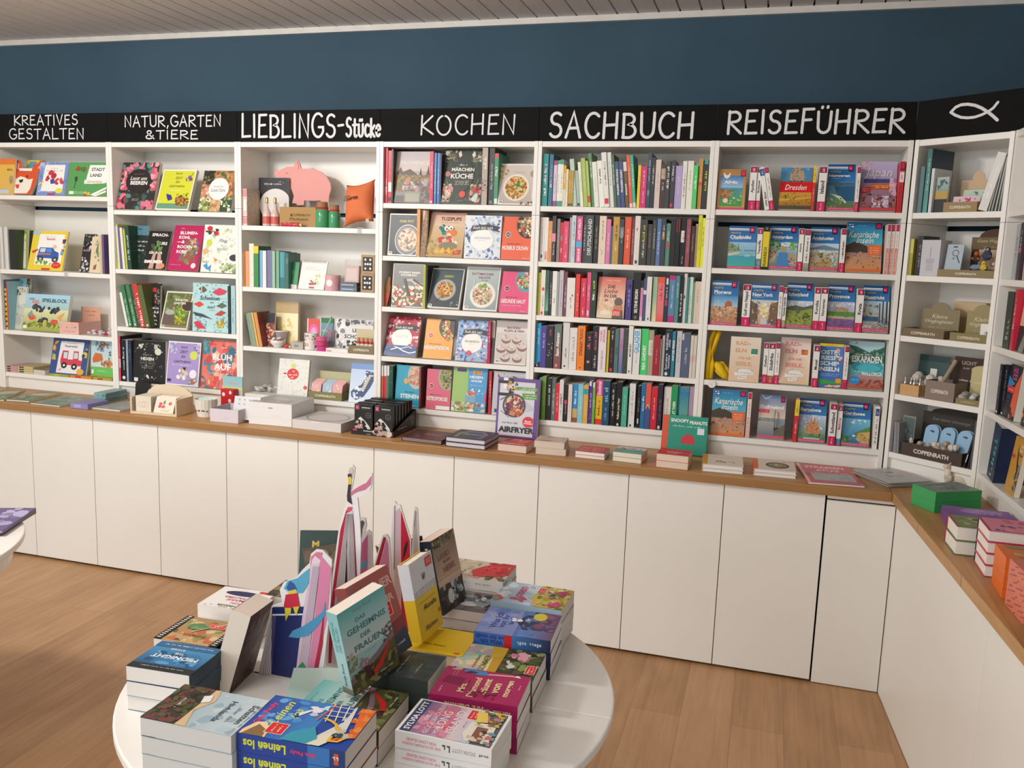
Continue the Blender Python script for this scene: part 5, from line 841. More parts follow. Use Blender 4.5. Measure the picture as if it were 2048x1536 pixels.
nface(.404, 'O', 492, 574, 612, 162, 'black book with a rose, leaning against the row of garden spines', '1e1c1b', 'S 70 72 40 18 30 14 8a4a48,a86a68,6a8a70,b89a98;r 4 84 50 94 c0303a;Z 50 47 80 6 e8e6e2;Z 50 37 90 6 e8e6e2;Z 46 28 80 6 e8e6e2;Z 46 19 76 6 e8e6e2;Z 46 10 76 6 e8e6e2', xt=488, lean=5, Y=.05)
nface(.404, 'O', 580, 866, 625, 240, 'white framed book lettered BALKON GARTEN with green plants', 'e6e2d4', 'r 4 4 96 96 6a6a4a;s 4 40 96 96 60 7 5a7a34,7a8a44,3f5a2c,8a9a54,a89870;e 88 62 24 14 4a3a30;E 88 62 24 14 c8b08a 10;T 60 78 44 6 eceadc BALKON;T 56 69 44 6 eceadc GARTEN;e 26 44 18 7 a8b0a8;p 6a5a50 4 36 40 34 50 4 4 4;S 66 42 24 14 40 6 8ab034,a8c84c,6a9430;S 70 22 22 10 30 6 e0c82c,d0b024,6a8a34;r 4 4 96 10 8a7a60;'+EMF, xt=803)
nface(.404, 'O', 926, 1304, 648, 145, 'pale blue fish book lettered Schwimm nicht', 'b4d8d8', 's 0 60 100 100 60 3 7aa8b8,5a94a8,9ac8cc;s 0 0 40 40 40 3 7aa8b8,5a94a8;s 60 0 100 40 40 3 7aa8b8,8ac0c4;p 6a5a48 16 88 30 94 40 86 30 80;r 24 82 26 92 e0d8c8;p d04058 54 82 74 92 96 86 84 78 70 76;p d8483c 2 56 20 62 32 56 18 50;p 5a6a5a 66 54 82 62 96 56 82 50;p b8483c 62 36 80 46 94 42 78 34;p 3f4a5a 2 40 30 36 58 26 30 30 8 32;p d0384c 4 18 16 22 34 10 40 6 14 6;S 78 18 12 8 26 4 c8b03a,a8942c,d8c868;i 48 70 56 9 4a6a70 Schwimm;t 54 61 16 4 6a8a8c mit;i 52 52 32 7 5a7a80 aus!;Z 56 45 20 1.6 7a9a9c', Tk=.022, lean=3, Y=.03)
nsp(.404, 'O', (656, 660), [(1308, 1334, 170, '2a3438', ''), (1340, 1385, 165, 'a8ccd0', 'z 40 50 60 40 7a9aa4')], n3, 6)
n4 = 'the bottom shelf under NATUR'
nsp(.097, 'O', (1185, 1190), [(152, 178, 700, 'd83a62', 'r 0 30 100 50 e8b0c0;z 50 70 30 40 f0b8c8', 0, '26201f'), (180, 222, 740, '1c1c1c', 'z 50 56 56 40 d8d8d4;e 50 9 40 4 e4e2dc'), (226, 248, 740, '8a9ab0', 'z 50 40 60 40 d0d8e4'), (252, 288, 745, '222c3c', 'z 50 70 40 40 5a6a84')], n4)
nface(.097, 'O', 290, 636, 1200, 750, 'black book lettered HEXEN GARTEN with pale ornaments', '1c1b1a', 's 6 6 94 94 50 2.4 8a8a84,5a5a54,b8b8b0;s 14 80 40 92 8 4 b8b8b0,d8d8d0;s 66 80 90 92 8 4 b8b8b0,d8d8d0;e 78 75 10 8 d8d8c4;i 46 66 42 6 8a8a80 Magie im;T 46 57 44 7.4 eceae4 HEXEN;t 46 48 48 7.4 6a6860 GARTEN;Z 46 40 40 1.8 a8a8a0;Z 46 36 36 1.8 a8a8a0;r 6 4 18 11 e4e2dc;e 12 4 6 2 e4e2dc;S 50 14 12 4 6 4 d8d8d0', Tk=.02, lean=3)
nface(.097, 'O', 640, 984, 1222, 768, 'lilac book lettered kurz ZEIT zu GÄRTNERN', 'eae8ee', 'r 3 3 97 97 a894cc;s 3 70 28 97 16 5 8a9ab8,c8c0dc;s 78 70 97 97 16 5 6a6a9a,c8c0dc;i 50 88 28 6 3a3048 kurz;t 50 77 30 6.4 3a3048 ZEIT;i 48 66 14 5 3a3048 zu;t 46 55 82 6.6 3a3048 GÄRTNERN;Z 46 47 60 2 e8e4f0;e 80 70 12 10 d0d85a;S 48 26 16 9 14 6 f0ece4,e8e4ec,d8c8b0;p e8c83a 44 38 58 36 54 30;p 2a2430 48 42 60 42 56 34;e 82 28 11 10 ece8f0;e 84 12 9 6 d84a60;s 70 3 97 16 14 5 6a9a5a,e8e4ec;r 5 8 16 14 3a3048', Tk=.02, xt=848)
nface(.097, 'O', 1012, 1388, 1248, 755, 'coral pink book lettered BLÜH AUF', 'e0746a', 's 0 0 100 100 90 12 e8806a,d85a50,f0a898,4a8a98,3a6a80,e8b8a0,c84a48;s 0 70 22 100 14 10 3a7a88,5a9aa0;p 3a8a9c 60 4 80 24 96 4;s 14 4 50 26 24 9 e8705a,d85048;Z 60 86 16 3 f0dcd0;T 56 67 86 15 f6f4f0 BLÜH;T 58 46 74 14 f6f4f0 AUF;Z 56 32 70 2.4 f0dcd4', Tk=.022, xt=1235)
# ------------------------------------------------------------------ KREATIVES GESTALTEN
def cface(zs, fr, x0, x1, yb, yt, label, cov, front, Tk=.012, xt=None, **k):
    return faceout(MAIN, fr, zs, x0, x1, yb, xt, yt, Tk, label, cov, front, name='craft_book', cat='craft book', group='craft books shown cover first', **k)
cface(1.109, 'Q', -60, 118, 788, 475, 'orange and yellow craft book at the edge of the top craft shelf', 'd8a040', 'r 0 84 100 100 e07a30;g 0 0 100 84 d8b060 e0b44a;T 70 70 40 7 8a6a20 MAL;e 80 42 14 12 a8906a;l 3a3028 2 76 40 86 36;r 4 4 70 14 b8ccd8', xt=70)
cface(1.109, 'Q', 160, 262, 785, 492, 'green craft book standing behind the fox shaped book', '8ab04a', 'r 0 88 100 100 e8c840;r 20 80 80 96 6aa0c8;r 60 80 96 88 d84a3a;g 0 0 100 78 5a9a3a 9cc45a', xt=300, Y=.05)
# the fox shaped book
def at2(fr, x, y, Y): return MAIN.at(*px(fr, x, y), Y)
o0 = at2('Q', 60, 788, .016); lf = math.radians(13)
r = thing('craft_book', 'orange fox shaped die cut book on the top craft shelf', 'craft book', T(o0.x, .02, HT+1.1128) @ RX(-lf), 'craft books shown cover first')
def foxp(pts, dY=.0):
    out = []
    for x, y in pts:
        p0 = Vector((o0.x, .02, 1.1095)); n = Vector((0, -math.cos(lf), math.sin(lf))); q = MAIN.i @ atP(*px('Q', x, y), MAIN.m @ p0, n); d = q-p0
        out.append((d.x, d.dot(Vector((0, math.sin(lf), math.cos(lf))))))
    return out
FXO = [(60, 788), (40, 700), (75, 650), (115, 590), (130, 520), (160, 484), (185, 500), (190, 552), (250, 560), (290, 560), (320, 520), (390, 486), (370, 560), (330, 600), (325, 650), (300, 720), (270, 788)]
mb = MB(); mb.prism(foxp(FXO), 0, .012, 'd9562c', 'c8c0b0')
def flat(pts, col, y): 
    pts = foxp(pts); ar = sum(pts[i][0]*pts[(i+1) % len(pts)][1]-pts[(i+1) % len(pts)][0]*pts[i][1] for i in range(len(pts)))
    mb.face([(x, y, z) for x, z in (pts if ar > 0 else pts[::-1])], C4(col))
flat([(70, 690), (150, 650), (180, 630), (215, 640), (250, 660), (290, 650), (265, 740), (235, 780), (100, 780)], 'f0e8d8', -.0003)
flat([(165, 665), (205, 655), (200, 680), (178, 690)], '2a2420', -.0006); flat([(135, 705), (170, 700), (165, 735), (145, 738)], 'd83a4c', -.0006)
flat([(135, 560), (150, 510), (170, 520), (165, 570)], 'e8a8a0', -.0003); flat([(330, 560), (372, 510), (350, 565)], 'e8a8a0', -.0003)
flat([(232, 625), (246, 622), (246, 640), (234, 640)], '2a2420', -.0006); flat([(170, 560), (285, 562), (280, 585), (172, 582)], 'f4ece0', -.0006)
mb.build('cover', 'print', r)
cface(1.109, 'Q', 316, 566, 795, 508, 'blue craft book with a red button butterfly', '7a94cc', 's 0 0 100 100 50 9 8aa4d8,6a84c0,a8bce4,98a8d8;p f0eee8 14 12 90 12 88 92 18 92;Z 54 82 30 3 a8a8a8;Z 54 75 56 5 d89a8a;S 40 57 14 16 10 9 c83a44,d84a50,b82c38;S 70 42 14 14 10 9 c83a44,d84a50,b82c38;e 40 57 4 4 f0ece4;e 72 42 4 4 f0ece4;p 3a5a94 42 46 56 50 60 36 46 34;e 78 14 13 8 e8d84a;p e8d04a 2 34 20 44 20 38 4 30;r 0 88 16 98 a8ccd8;r 40 1 66 6 c83a44', xt=486)
cface(1.109, 'Q', 582, 925, 802, 508, 'green craft book lettered STADT LAND Gartenliebe', '5a9c5a', 'p f0f2ec 52 92 96 92 98 40 90 38 56 36 46 50;T 74 79 44 10 4a4a44 STADT;T 70 62 42 10 4a4a44 LAND;p e8f0e4 42 48 94 50 94 38 42 36;i 68 43 48 7 d85a5a Gartenliebe;S 30 80 12 6 14 5 c83a3a,a82c30,4a7a3a;p 3a4a34 16 56 24 58 24 44 18 42;l 2a3a28 1.4 20 42 18 22;r 6 5 18 14 e4f0e0;Z 36 12 34 2.6 c8e4c8;Z 36 8 34 2.6 c8e4c8;p f0eee4 60 4 100 28 100 22 70 2;p f0eee4 66 0 100 18 100 12 76 0;S 52 6 6 4 8 4 d8c04a,a83a3a', xt=790)
c2 = 'the second craft shelf'
nsp(.69, 'Q', (1440, 1446), [(4+i*20, 22+i*20, 1070, 'd4d2cc', '') for i in range(4)]+[(92, 148, 1092, '24241f', '', 0, '3a4a30')], c2, 0, -1.6, 'craft book spines', 'craft_book', 'craft book')
cface(.69, 'Q', 158, 232, 1448, 1098, 'green kitchen craft book leaning behind the yellow one', '8ab04c', 'p e4dcc8 20 88 80 90 90 4 50 4;s 20 60 90 96 14 10 c83a3a,6ab0c8,3a3a3a,d8a040;Z 50 50 60 3 c07a80', xt=190, Y=.055, lean=6)
cface(.69, 'Q', 240, 544, 1450, 1112, 'yellow craft book with a blue police car', 'e8cc3a', 'p f2f0ea 16 14 92 14 92 92 20 92;T 54 80 68 6 c8504a Basteln;Z 52 86 30 2 a8a8a8;p 3a5aa8 20 32 84 30 82 46 70 50 64 58 26 58;p c8dce8 28 56 44 56 42 46 28 46;p 5a8acc 46 56 60 56 62 46 46 46;r 22 40 60 43 d88a3a;e 32 29 9 7 3a3a3a;e 74 28 9 7 3a3a3a;e 32 29 4 3 b8c0c8;e 74 28 4 3 b8c0c8;e 68 60 6 5 e8c0a0;s 88 40 99 80 8 6 c83a3a,6ab0c8,3a3a7a;p c8403a 4 48 22 54 22 50 8 42;S 50 20 30 4 14 5 6a9a3a,8ab84a;e 80 14 13 8 d8382f;Z 80 15 18 2 f4dcd8;r 40 1 64 6 c83a34;e 10 94 12 5 9ac8d8', xt=448)
cface(.69, 'Q', 696, 800, 1456, 1138, 'black and white forest craft book', '2a2626', 's 0 50 60 100 30 10 4a4644,1c1a1a,8a8684;s 50 60 100 100 20 10 e0dedc,3a3636;s 0 0 100 40 30 12 b8b4b4,8a8686,dcdad8;Z 40 58 60 7 e0b0b8', xt=800, Y=.06)
cface(.69, 'Q', 782, 880, 1462, 1160, 'cream craft book with a green feather, leaning by the purple spines', 'dcccaa', 'S 60 60 34 34 16 14 a8a088,8a8a70,c8b898;p 6a7a58 40 60 60 86 70 40;p a05a50 34 20 60 24 56 10 30 8', xt=878, Y=.04, lean=10)
nsp(.69, 'Q', (1470, 1470), [(884, 902, 1140, 'c8b890', ''), (906, 926, 1135, '6a5480', '')], c2, 5, -1.6, 'craft book spines', 'craft_book', 'craft book')
c3 = 'the third craft shelf'
nsp(.34, 'R', (632, 636), [(14, 44, 100, '5a7a90', ''), (52, 78, 195, 'd8b83a', ';'.join(f'e 50 {y} 30 2.6 1c1c1c' for y in range(8, 100, 12))), (80, 94, 120, 'c8382f', '', 0, '8ab8c4')], c3, 0, -1.6, 'craft book spines', 'craft_book', 'craft book')
cface(.34, 'R', 112, 300, 610, 92, 'light blue animal craft book behind the grey one', '8ac0d0', 'r 70 88 100 100 6a3a2c;s 60 80 100 96 14 8 5a8a4a,3a3028;Z 40 82 60 4 3a4a58;Z 20 90 30 3 3a4a58', xt=235, Y=.1, lean=6)
cface(.34, 'R', 108, 262, 628, 182, 'pale grey animal craft book with a mouse drawing', 'c8cabc', 'e 70 70 28 16 dcdad0;s 10 20 90 60 26 8 a8b09a,8a9a80,b8bcae;p 3a4034 6 94 40 92 20 60;s 40 80 100 96 12 6 4a5a44,a08060;e 50 20 20 10 b4b8a8', xt=290, Y=.055, lean=8)
cface(.34, 'R', 228, 694, 645, 270, 'wide picture pad lettered XXL SPIELBLOCK with crows and a red duck', 'a8cfe0', 'g 0 0 100 100 a8a84a a8d4ec;g 0 0 100 60 a0a444 dcdcb0;i 14 86 14 6 3a4a58 DER;T 24 79 20 9 e05a4a XXL;T 66 84 58 10 2f4a50 SPIELBLOCK;S 34 62 12 10 14 5 3a3a40,4a4a50,2c2c30;S 68 60 16 8 14 5 3a3a40,4a4a50,2c2c30;S 48 28 12 8 14 5 4a4a50,2c2c30;S 20 40 8 8 10 5 d84a3a,e06a4a;S 70 22 11 9 10 6 d84a3c,e0604a;p e8a060 76 40 92 54 84 30;p 7aa0a0 8 40 18 56 22 40;S 50 18 48 8 40 5 8a9a3a,b8b85a,6a7a2c;r 3 5 12 14 eceae2', Tk=.022, xt=512)
c4 = 'the lowest craft shelf'
cface(.092, 'R', 516, 898, 1078, 720, 'blue craft book with a red fire engine', '3a5086', 'p e4e4e6 18 8 84 8 86 90 22 90;Z 54 86 26 2.4 8a9098;T 52 78 54 6 8a4a50 Feuerwehr;p d0404e 26 40 30 66 46 66 46 44 60 44 60 66 74 66 76 44 86 42 84 28 28 30;p c8d8e0 33 62 44 62 44 46 34 46;p c8d8e0 62 62 72 62 74 48 62 46;e 38 28 8 8 2a2626;e 66 26 8 8 2a2626;e 38 28 3 3 f0ece4;e 66 26 3 3 f0ece4;e 84 14 10 8 e0a838;s 84 50 98 80 10 6 3a3a3a,c8c04a,8a9098;p e88aa8 22 14 32 22 30 14;s 2 40 18 90 10 7 c8b04a,6a9a9a,c85a3a', xt=762)
cface(.092, 'R', 958, 1192, 1098, 735, 'green craft book with a fox behind the end panel of the craft bookcase', '7ab46a', 'g 0 30 100 100 d0dcd8 a8ccd8;s 20 70 60 96 16 10 6a98a0,5a8a94;p c8703a 8 52 20 66 50 64 56 48 30 42 10 40;T 86 66 24 12 3a3a34 S;T 86 50 26 12 3a3a34 L;S 60 84 20 8 12 8 8a4a3c,a86a5a;S 70 40 26 10 20 7 c8803c,8a6a3c;p 6ac05a 2 28 96 26 100 12 4 10;r 4 12 14 22 e4f0e0;Z 50 20 40 3 c8e8c0', xt=1085, Y=.05)
# ------------------------------------------------------------------ gifts under LIEBLINGS-Stücke
FR.update({'X1': (240, 750, 7.877), 'X2': (470, 770, 5.689), 'X3': (680, 760, 11.818)})
def L3(fr, x, y, Y): return MAIN.at(*px(fr, x, y), Y)
def span(fr, x0, x1, yb, yt, Y):
    """left edge, width, height of what spans these pixels at depth Y"""
    a = L3(fr, x0, yb, Y); b = L3(fr, x1, yb, Y); t = L3(fr, (x0+x1)/2, yt, Y); c = L3(fr, (x0+x1)/2, yb, Y)
    return a.x, b.x-a.x, t.z-c.z
def vh(u, v0, v1, z0):
    """point on the level z0 under (u, v0) and the height at which v1 shows above it"""
    p = atZ(u, v0, z0); lo, hi = 0., 1.
    for _ in range(40):
        m_ = (lo+hi)/2; d = p+Vector((0, 0, m_))-CAM; v = 768-FPX*d.dot(UPV)/d.dot(FWD)
        if v > v1: lo = m_
        else: hi = m_
    return p, (lo+hi)/2
def lf_(zs, fr, x0, x1, yb, yt, label, cov, front, name='gift_book', cat='gift book', Tk=.012, xt=None, group='gift books and cards shown face on', **k):
    return faceout(MAIN, fr, zs, x0, x1, yb, xt, yt, Tk, label, cov, front, name=name, cat=cat, group=group, **k)
def single(mb, name, mat, label, cat, mw, group=None, smooth=False):
    o = mb.build(name, mat, None, smooth); o.matrix_world = mw; return tag(o, label, cat, group)
def lsp(zs, fr, vb, rows, where, n0=0): spines(MAIN, fr, zs, vb, rows, where, 'gift book spines', 'gift book', 'gift_book', depth=.12, wmin=0., noun_='gift book', n0=n0, Y=.014)
g1 = 'the top shelf under LIEBLINGS'
ging = ';'.join(f'r {x} 0 {x+7} 100 d88a8a' for x in (8, 26, 44, 62, 80))+';'+';'.join(f'r 0 {y} 100 {y+2.4} c85a64' for y in (6, 11, 16, 22, 80, 85, 90, 95))+';r 20 40 80 70 f0ece6'
lsp(.977, 'J', (1052, 1052), [(60, 108, 735, 'ece4de', ging, 0, 'c8b49a~4')], g1)
lf_(.977, 'J', 205, 470, 1046, 640, 'black card with a large white moon standing behind two bottles', '2a282c', 'Z 46 88 60 4 c8c8cc;e 56 44 52 34 dcd8d4;p 2a282c 0 0 100 0 100 12 60 16 20 10 0 20;s 0 84 100 98 10 1.4 e0e0e0;r 0 0 100 8 1c1a1e', xt=335, Tk=.004, Y=.13)
def bottle(fr, x0, x1, yb, yt, Y, zs, label, body, lab, cap, group):
    x, w, h = span(fr, x0, x1, yb, yt, Y); r = thing('bottle', label, 'bottle', T(x+w/2, Y, HT+zs+.0005), group); R = w/2
    MB().lathe([(R*.86, 0), (R, h*.03), (R, h*.4), (R*.7, h*.52), (R*.3, h*.66), (R*.27, h*.82)], body, 20).build('glass_body', 'shiny', r, smooth=True)
    MB().lathe([(R*1.01, h*.08), (R*1.01, h*.34)], lab, 20).build('paper_label', 'print', r)
    MB().lathe([(R*.3, h*.80), (R*.36, h*.83), (R*.34, h*.97), (R*.2, h)], cap, 16).build('cap', 'metal', r)
bottle('J', 248, 316, 1052, 800, .06, .977, 'small pink bottle with a gold cap, closer to the moon card edge', 'd8c0b8', 'c8645c', 'c8b060', 'pink bottles')
bottle('J', 320, 388, 1054, 802, .06, .977, 'small pink bottle with a gold cap beside the pig display tray', 'd8c0b8', 'c8645c', 'c8b060', 'pink bottles')
x, w_, h = span('J', 392, 708, 1057, 882, .06)
r = thing('gift_display', 'brown card tray with a pink pig cutout standing up behind it', 'display', T(x, .06, HT+.9775))
mb = MB().box((0, 0, 0), (w_, .003, h), 'b08c5c').box((0, .09, 0), (w_, .093, h), 'a88658').box((0, .003, 0), (.003, .09, h), 'a88658').box((w_-.003, .003, 0), (w_, .09, h), 'a88658').box((.003, .003, 0), (w_-.003, .09, .003), '9a7a50')
art(mb, 'p 6a5030 30 52 36 52 36 62 33 68 30 62;T 60 60 50 13 6a5030 COPPENRATH;T 58 38 44 12 6a5030 DIE SPIEGELBURG;s 28 30 38 46 6 3 6a5030', (0, -.0002, 0), (1, 0, 0), (0, 0, 1), w_, h)
mb.build('tray', 'matte', r)
PIG = [(505, 862), (520, 800), (500, 740), (460, 700), (430, 690), (395, 655), (375, 632), (350, 618), (348, 588), (362, 574), (385, 582), (420, 560), (460, 542), (520, 540), (528, 505), (545, 488), (560, 500), (575, 520), (582, 560), (640, 560), (700, 566), (760, 590), (810, 635), (842, 690), (845, 740), (828, 800), (825, 850), (830, 880), (760, 880), (755, 838), (700, 842), (612, 838), (606, 880), (545, 880), (545, 866)]
Yp = .155
pts = []
for px_, py_ in PIG: q = L3('J', px_, py_, Yp); pts.append((q.x-x, q.z-.9775))
mb = MB()
for lg in ((.35, .48), (.8, .95)): mb.box((w_*lg[0], Yp-.06-.004, .02), (w_*lg[1], Yp-.06+.002, h), 'e09a94')
mb.prism(pts, Yp-.06-.004, Yp-.06+.004, 'e4a29c', 'd8b8a8')
def pl_(ps, c, wd=.0022):
    q = [L3('J', *p, Yp-.0045) for p in ps]; 
    for i in range(len(q)-1): mb.tube([(q[i].x-x, Yp-.0645, q[i].z-.9775), (q[i+1].x-x, Yp-.0645, q[i+1].z-.9775)], wd/2, c, 5)
pl_([(412, 660), (425, 655), (434, 642)], '8a4a48'); pl_([(445, 595), (456, 600), (466, 598)], '8a4a48'); pl_([(545, 500), (560, 530), (556, 566)], 'c87a78', .003)
mb.build('pig_cutout', 'matte', r)
x, w_, h = span('J', 410, 588, 1058, 1022, .025)
mb = MB(); R = h/2
mb.tube([(0, 0, R), (w_*.9, 0, R)], R, 'c02430', 14)
for i in range(34): t = random.uniform(-.4, 2.6); xx = random.uniform(.03, .86)*w_; mb.ball((xx, -R*math.cos(t-.6)*.97, R+R*math.sin(t-.6)*.97), R*.14, 'f0e8e4', 6, 4)
mb.tube([(w_*.9, 0, R), (w_, 0, R)], R*.8, 'd8c080', 12)
single(mb, 'wrapped_roll', 'print', 'red roll with white dots lying before the pig display', 'gift roll', T(x, .025, HT+.9775))
def jar(x0, x1, yt, Y, label):
    x, w, h = span('J', x0, x1, 1068, yt, Y); R = w/2
    r = thing('jar', label, 'jar', T(x+R, Y, HT+.9775), 'green jars')
    MB().lathe([(R*.92, 0), (R, h*.04), (R, h*.66), (R*.86, h*.72), (R*.8, h*.76)], '4a9a68', 24).build('glass_body', 'shiny', r, smooth=True)
    MB().lathe([(R*.87, h*.70), (R*.9, h*.74), (R*.87, h*.79)], 'c02836', 20).build('red_ribbon', 'matte', r)
    MB().lathe([(R*.8, h*.78), (R*.8, h*.97), (R*.7, h)], '9a7a54', 20).build('lid', 'matte', r)
jar(714, 820, 842, .05, 'green jar with a red ribbon, standing right beside the pig display tray'); jar(826, 918, 864, .065, 'green jar with a red ribbon, half hidden by the orange cushion')
# the orange cushion
a = L3('J', 930, 1085, .01); b = L3('J', 1225, 1085, .01); cw = (b.x-a.x)
r = thing('cushion', 'orange cushion with pointed corners leaning at the end of the gift shelf', 'cushion', T(a.x+cw*.5-.008, .050, HT+.993+cw*.60) @ RX(math.radians(-14)) @ RZ(math.radians(-14)) @ RY(math.radians(-6)))
mb = MB(); N_ = 14; hw, hh = cw*.50, cw*.60; G_ = {}
for sgn in (-1, 1):
    for i in range(N_+1):
        for j in range(N_+1):
            u, v = 2*i/N_-1, 2*j/N_-1
            th = .052*((1-u*u)*(1-v*v))**.45
            G_[sgn, i, j] = (u*hw*(1-.16*(1-v*v)), sgn*th, v*hh*(1-.14*(1-u*u)))
    for i in range(N_):
        for j in range(N_):
            q = [G_[sgn, i, j], G_[sgn, i+1, j], G_[sgn, i+1, j+1], G_[sgn, i, j+1]]
            mb.face(q if sgn < 0 else q[::-1], C4('d8764a') if sgn < 0 else C4('b83a34'))
mb.build('cover', 'matte', r, smooth=True)
mb = MB(); art(mb, 'T 46 54 60 16 5a2a24 CHAPTER;Z 30 70 24 8 5a2a24', (-hw*.9, -.054, -hh*.4), (1, 0, 0), (0, 0, 1), hw*1.6, hh*.9); mb.build('lettering', 'matte', r)
MB().box((hw*.55, -.0125, -hh*1.02), (hw*.76, -.0115, -hh*.78), 'c8b8a0').build('care_label', 'matte', r)
# second shelf
g2 = 'the second shelf under LIEBLINGS'
lsp(.66, 'J', (1602, 1630), [(66, 84, 1280, 'e0a070', ''), (85, 102, 1280, 'e0a070', ''), (103, 122, 1280, 'e0a070', ''), (124, 166, 1215, 'e6e0d0', 's 10 20 90 90 12 10 c8c0b0,b0b8a8'), (168, 212, 1237, '3f8a4a', 'r 0 82 100 100 e0c83a', 0, '1f5a3a'), (216, 240, 1275, '8ab8d0', 'r 0 0 40 100 5a9ac8'), (242, 274, 1278, 'dfe3ea', ''), (277, 328, 1275, '78789a', 's 40 10 44 90 3 3 5a5a7c'), (331, 355, 1280, '9ac0a4', ''), (357, 384, 1280, '86b092', 'r 60 0 66 100 6a9478'), (387, 434, 1290, '4a9aa4', 'r 30 0 36 100 7ac0c8;r 0 0 100 30 2f7a7c', 0, '3a7a78'), (437, 474, 1298, '3f6a66', 'z 60 80 20 30 8ab0a8', 0, '3a6a60')], g2)
x, w_, h = span('L', 468, 592, 176, 136, .03)
single(MB().box((0, 0, 0), (w_, .06, h), 'dcdad2').box((w_*.2, -.0004, h*.3), (w_*.8, 0, h*.7), 'b8b8b0'), 'gift_box', 'print', 'flat white box carrying a small green book', 'gift box', T(x, .03, HT+.6605))
a_ = .66+h+.001
lf_(a_, 'L', 486, 596, 136, -74, 'small green book with a pale drawing on top of a white box', '4a9a68', 'e 45 54 16 10 a8d4b0;s 30 46 60 62 6 4 d8ecd8;Z 40 84 40 3 a8d4b0;e 46 36 3 2.4 d8ecd8;Z 44 12 30 2 e0a060', xt=560, Tk=.008, Y=.04)
cal = lf_(.66, 'L', 604, 850, 180, -80, 'white desk calendar with a wire binding and small plant drawings', 'eceae4', 'Z 40 78 50 3 d8a0a8;Z 50 70 60 3 d8a0a8;S 70 34 12 22 26 3.6 c8c87a,b8c04a,d8d898;p c84a3a 44 34 56 26 54 22 42 28;p 8a6a4a 38 22 70 24 66 16 42 14;r 42 3 62 9 c8384a;s 0 0 100 94 14 1.4 d8d4c8', xt=770, Tk=.006, Y=.03)
mb = MB()
cv = [c for c in cal.children][0]; W_ = max(v.co.x for v in cv.data.vertices); H_ = max(v.co.y for v in cv.data.vertices)
for i in range(14): mb.tube([(W_*(.07+.86*i/13), H_-.004+.006*math.sin(t), .003+.007*math.cos(t)) for t in [q*.7 for q in range(10)]], .0009, '4a4a4a', 5, False)
mb.build('wire_binding', 'matte', cal)
x, w_, h = span('L', 872, 1008, 190, 42, .05); R = w_/2
r = thing('tin', 'round pink tin with a white oval label beside the desk calendar', 'tin', T(x+R, .05, HT+.6605))
MB().lathe([(R*.97, 0), (R, .003), (R, h*.96), (R*.96, h)], 'd8a4aa', 28).build('tin_body', 'print', r)
mb = MB(); 
for i in range(20):
    t0, t1 = -2.05+i*.047, -2.05+(i+1)*.047; q = lambda t: math.sqrt(max(0, 1-((t+1.58)/.47)**2))*h*.22
    P_ = lambda t, z: (R*1.006*math.cos(t), R*1.006*math.sin(t), z)
    mb.face([P_(t0, h*.5-q(t0)), P_(t1, h*.5-q(t1)), P_(t1, h*.5+q(t1)), P_(t0, h*.5+q(t0))], C4('efe6e2'))
mb.build('oval_label', 'print', r)
x, w_, h = span('L', 1006, 1168, 204, 118, .04)
for i in range(2): single(MB().box((0, 0, 0), (w_, .07, h/2-.001), ['3a4a5c', '2c3440'][i]).box((w_*.1, -.0004, h*.15), (w_*.8, 0, h*.3), '8a9ab0'), 'gift_box', 'shiny', ['dark blue flat box below another, beside the dice boxes', 'dark blue flat box on top of its twin, beside the dice boxes'][i], 'gift box', T(x, .04, HT+.6605+i*h/2), 'dark blue boxes')
zz = .6605+h+.0006
x, w_, h = span('L', 1052, 1185, 118, -105, .05)
r = thing('soap_pack', 'clear pack with a pale pink soap standing on the blue boxes', 'gift pack', T(x, .05, HT+zz) @ RX(math.radians(-4)))
MB().box((0, 0, 0), (w_, .03, h*.72), 'd8b4b0').box((w_*.12, -.0004, h*.08), (w_*.88, 0, h*.6), 'e8cfca').build('soap', 'print', r)
MB().box((-.001, -.001, 0), (w_+.001, .031, h), '6a5a54').build('wrapper', 'clear', r)
x, w_, h = span('L', 1206, 1332, 212, 32, .04); dq = 'r 6 6 94 94 16130f;'+';'.join(f'e {cx_} {cy_} 9 7.5 e8e6e0' for cx_, cy_ in ((28, 78), (72, 78), (28, 50), (50, 50), (72, 50), (28, 22), (72, 22)))
for i in range(2):
    mb = MB().box((0, 0, 0), (w_, .07, h-.001), 'a88860'); art(mb, dq, (w_*.08, -.0004, h*.08), (1, 0, 0), (0, 0, 1), w_*.84, h*.84)
    single(mb, 'dice_box', 'print', ['brown box with a black dotted front, below its twin', 'brown box with a black dotted front, on top of its twin'][i], 'gift box', T(x+i*.002, .04, HT+.6605+i*h), 'dotted boxes')
# third shelf
g3 = 'the third shelf under LIEBLINGS'
lsp(.347, 'L', (740, 752), [(150, 170, 415, '8a9a84', '', -66), (172, 191, 412, '94a48c', '', -64), (193, 212, 410, '8a9a84', '', -62), (214, 231, 408, 'e0b468', '', -58), (233, 249, 408, 'dca858', '', -56), (251, 270, 408, 'dc8a50', '', -54, '8a4a40~5')], g3)
lf_(.347, 'L', 290, 372, 742, 410, 'dark floral book leaning beside the orange spines', '7a4038', 'r 0 70 100 100 2c2628;s 0 0 100 68 40 16 c86a4a,e0a080,a84a3c,d8b8a0', xt=262, Y=.06, lean=5)
lf_(.347, 'L', 388, 602, 708, 304, 'shiny gold folder reflecting the light on the third gift shelf', 'c8a868', 'r 0 74 100 100 b89a62;Z 50 94 16 1.4 8a7040;g 0 0 100 74 f0e0a8 f0e4b8;S 50 40 30 20 14 9 e0d088,d8c078', xt=495, mat='shiny', Y=.12, Tk=.02)  # pale gradient and blotches put the reflection into the cover colour
x, w_, h = span('L', 335, 470, 752, 640, .035); R = w_/2
